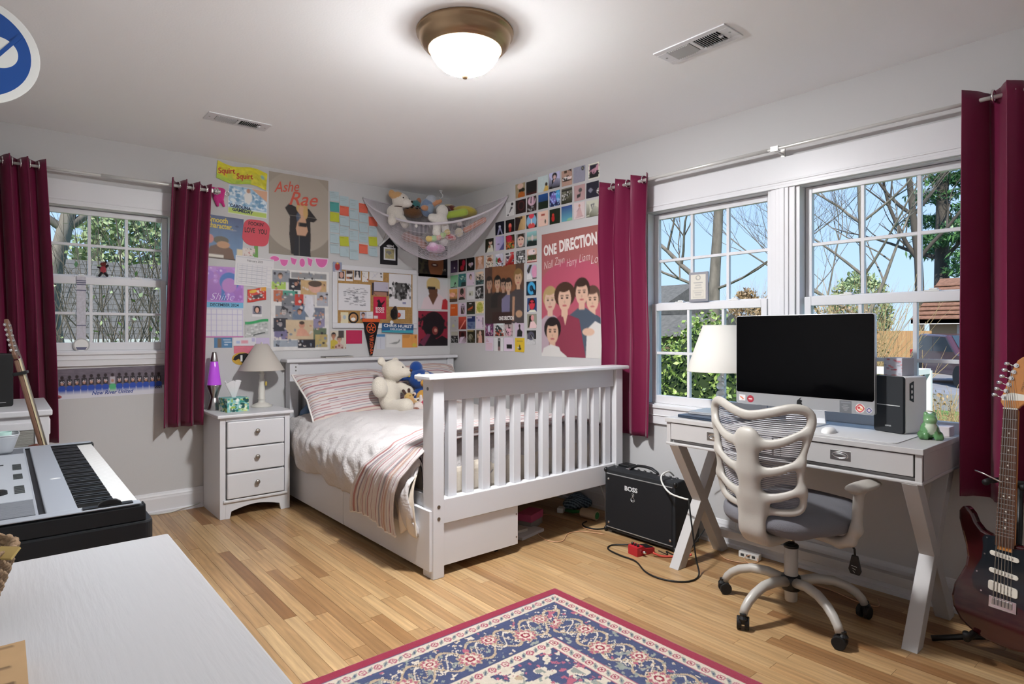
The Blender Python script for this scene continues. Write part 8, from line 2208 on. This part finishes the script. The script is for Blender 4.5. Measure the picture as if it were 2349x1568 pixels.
# parked cars
def car(label, loc, rz, colour, name):
    t = thing('parked_car', label, 'car', loc, rz)
    m = mat(name, colour, .25, coat=.5)
    MB().prism([(-2.1, .35), (-2.15, .75), (-2.0, .95), (-1.1, 1.05), (-.5, 1.6), (1.35, 1.65), (1.95, 1.05), (2.1, .9), (2.1, .35)], lambda a, c, d: (a, d, c), -.85, .85).build('body', m, t, bevel=.06)
    MB().prism([(-.95, 1.08), (-.48, 1.52), (.3, 1.55), (.3, 1.08)], lambda a, c, d: (a, d, c), -.86, .86).prism([(.38, 1.08), (.38, 1.55), (1.28, 1.57), (1.7, 1.08)], lambda a, c, d: (a, d, c), -.86, .86).build('side_window', 'glass_dark', t)
    MB().prism([(-1.12, 1.06), (-.52, 1.59), (-.5, 1.56), (-1.08, 1.04)], lambda a, c, d: (a - .02, d, c), -.7, .7).build('windscreen', 'glass_dark', t)
    MB().prism([(1.94, 1.1), (1.40, 1.62), (1.44, 1.64), (2.0, 1.1)], lambda a, c, d: (a + .02, d, c), -.7, .7).build('rear_window', 'glass_dark', t)
    for x in (-1.35, 1.35):
        for y in (-.8, .8): MB().cyl((x, y - .1, .34), (x, y + .1, .34), .34, n=20).build('wheel', 'rubber', t)
    for y in (-.72, .72):
        MB().box(2.06, y - .12, .85, 2.13, y + .12, 1.1).build('tail_light', mat('tail_red', '9a2f2c', .3), t, bevel=.02)
        MB().box(-2.15, y - .14, .7, -2.06, y + .14, .85).build('head_light', 'white_plastic', t, bevel=.02)
    MB().box(2.08, -.8, .4, 2.2, .8, .62).build('bumper', 'black_plastic', t, bevel=.03)
    return t
car('maroon car parked before the brown-roofed house', (20.5, .75, GZ + .45), R(38), '4a2a34', 'car_maroon')
car('dark grey car parked further down the street', (23.6, -1.4, GZ + .45), R(120), '33343a', 'car_grey')
# wooden fence piece and white garden frame seen by the computer
t = thing('garden_fence', 'wooden board fence beside the tan bungalow', 'fence', (23.5, 3.5, GZ + .45))
for k in range(14): MB().box(-.015, -.95 + .14 * k, 0, .015, -.82 + .14 * k, 1.75).build('board', mat('fence_wood', 'b0885c', .85), t)
t = thing('cold_frame', 'white framed garden box outside behind the speaker', 'cold frame', (3.4, -2.48, GZ))
for y in (-.30, .30):
    for x in (-.2, .2): MB().box(x - .025, y - .025, 0, x + .025, y + .025, 1.75).build('post', 'house_white', t)
for z in (1.2, 1.72):
    for x in (-.2, .2): MB().box(x - .02, -.30, z, x + .02, .30, z + .05).build('rail', 'house_white', t)
    for y in (-.30, .30): MB().box(-.2, y - .02, z, .2, y + .02, z + .05).build('rail', 'house_white', t)
MB().box(-.19, -.29, .1, -.185, .29, 1.72).build('pane', glass_mat('pane_green', (.75, .85, .8), 1.0), t)
# view from the small window
nh = thing('neighbour_house', 'house with grey shingle roof and white gutter behind shrubs', 'house', (-1.0, 9.0, GZ))
MB().box(-7, 0, 0, 9, 6, 1.95).build('walls', 'house_white', nh)
MB().prism([(-.6, 1.98), (3.0, 3.75), (6.6, 1.98), (6.6, 1.85), (-.6, 1.85)], lambda a, c, d: (d, a, c), -7.4, 9.4).build('roof', 'roof_grey', nh)
for k in range(15): MB().box(-7.4, -.62 + .24 * k, 1.95 + .118 * k, 9.4, -.36 + .24 * k, 1.984 + .118 * k).build('shingle_course', 'roof_grey', nh)
MB().box(-7.4, -.72, 1.86, 9.4, -.58, 2.0).build('gutter', 'house_white', nh)
tree('bare_tree', 'thick grey trunk leaning outside the small window', (-2.50, 6.2, GZ), [(0, 0, 0), (-.05, 0, 1.6), (-.12, 0, 2.6), (.05, .05, 3.6), (.25, .1, 4.6), (.4, .1, 6.0)], .15, [(3, (-.8, .1, .7), 1.5, .4), (3, (.8, 0, .6), 1.4, .4), (4, (.6, .2, .8), 1.5, .4)], 51, 3, 'bark_pale')
for k, (x, y, hh, sp, sd, lf, lab) in enumerate(((-2.35, 2.6, 3.4, .5, 61, 'leaf_pale', 'leggy shrub behind the medal at the small window'), (-1.75, 3.0, 3.8, .6, 63, 'leaf_pale', 'dense tangled shrub in the middle of the small window'), (-1.2, 3.4, 4.0, .6, 65, 'leaf_holly', 'greener tangled shrub at the right of the small window'), (-2.7, 3.8, 3.2, .6, 67, None, 'bare brushy shrub behind the crimson curtain'), (.2, 5.6, 4.0, .6, 69, 'leaf_holly', 'evergreen shrub glimpsed past the small window edge'))):
    shrub('tangled_shrub', lab, (x, y, GZ), 11, hh, sp, sd, 'twig', lf, lsize=.03, ln=200)
shrub('round_bush', 'sunlit green tree behind the grey-roofed house', (.2, 19.5, GZ), 30, 6.5, .7, 71, 'twig', 'leaf_pale', 'tree', .14, 5000)

# ================================================================ put each grouped thing's origin at its base
for o in list(COL.objects):
    if o.type == 'EMPTY' and o.parent is None and o.location.length < 1e-6 and o.children:
        lo = Vector((1e9,) * 3); hi = Vector((-1e9,) * 3)
        def walk(q, M):
            M = M @ q.matrix_basis
            if q.type == 'MESH':
                for c in q.bound_box:
                    p = M @ Vector(c)
                    for i in range(3): lo[i] = min(lo[i], p[i]); hi[i] = max(hi[i], p[i])
            for ch_ in q.children: walk(ch_, M)
        for q in o.children: walk(q, Matrix.Identity(4))
        b_ = Vector(((lo.x + hi.x) / 2, (lo.y + hi.y) / 2, lo.z))
        o.location = b_
        for q in o.children: q.location = q.location - b_
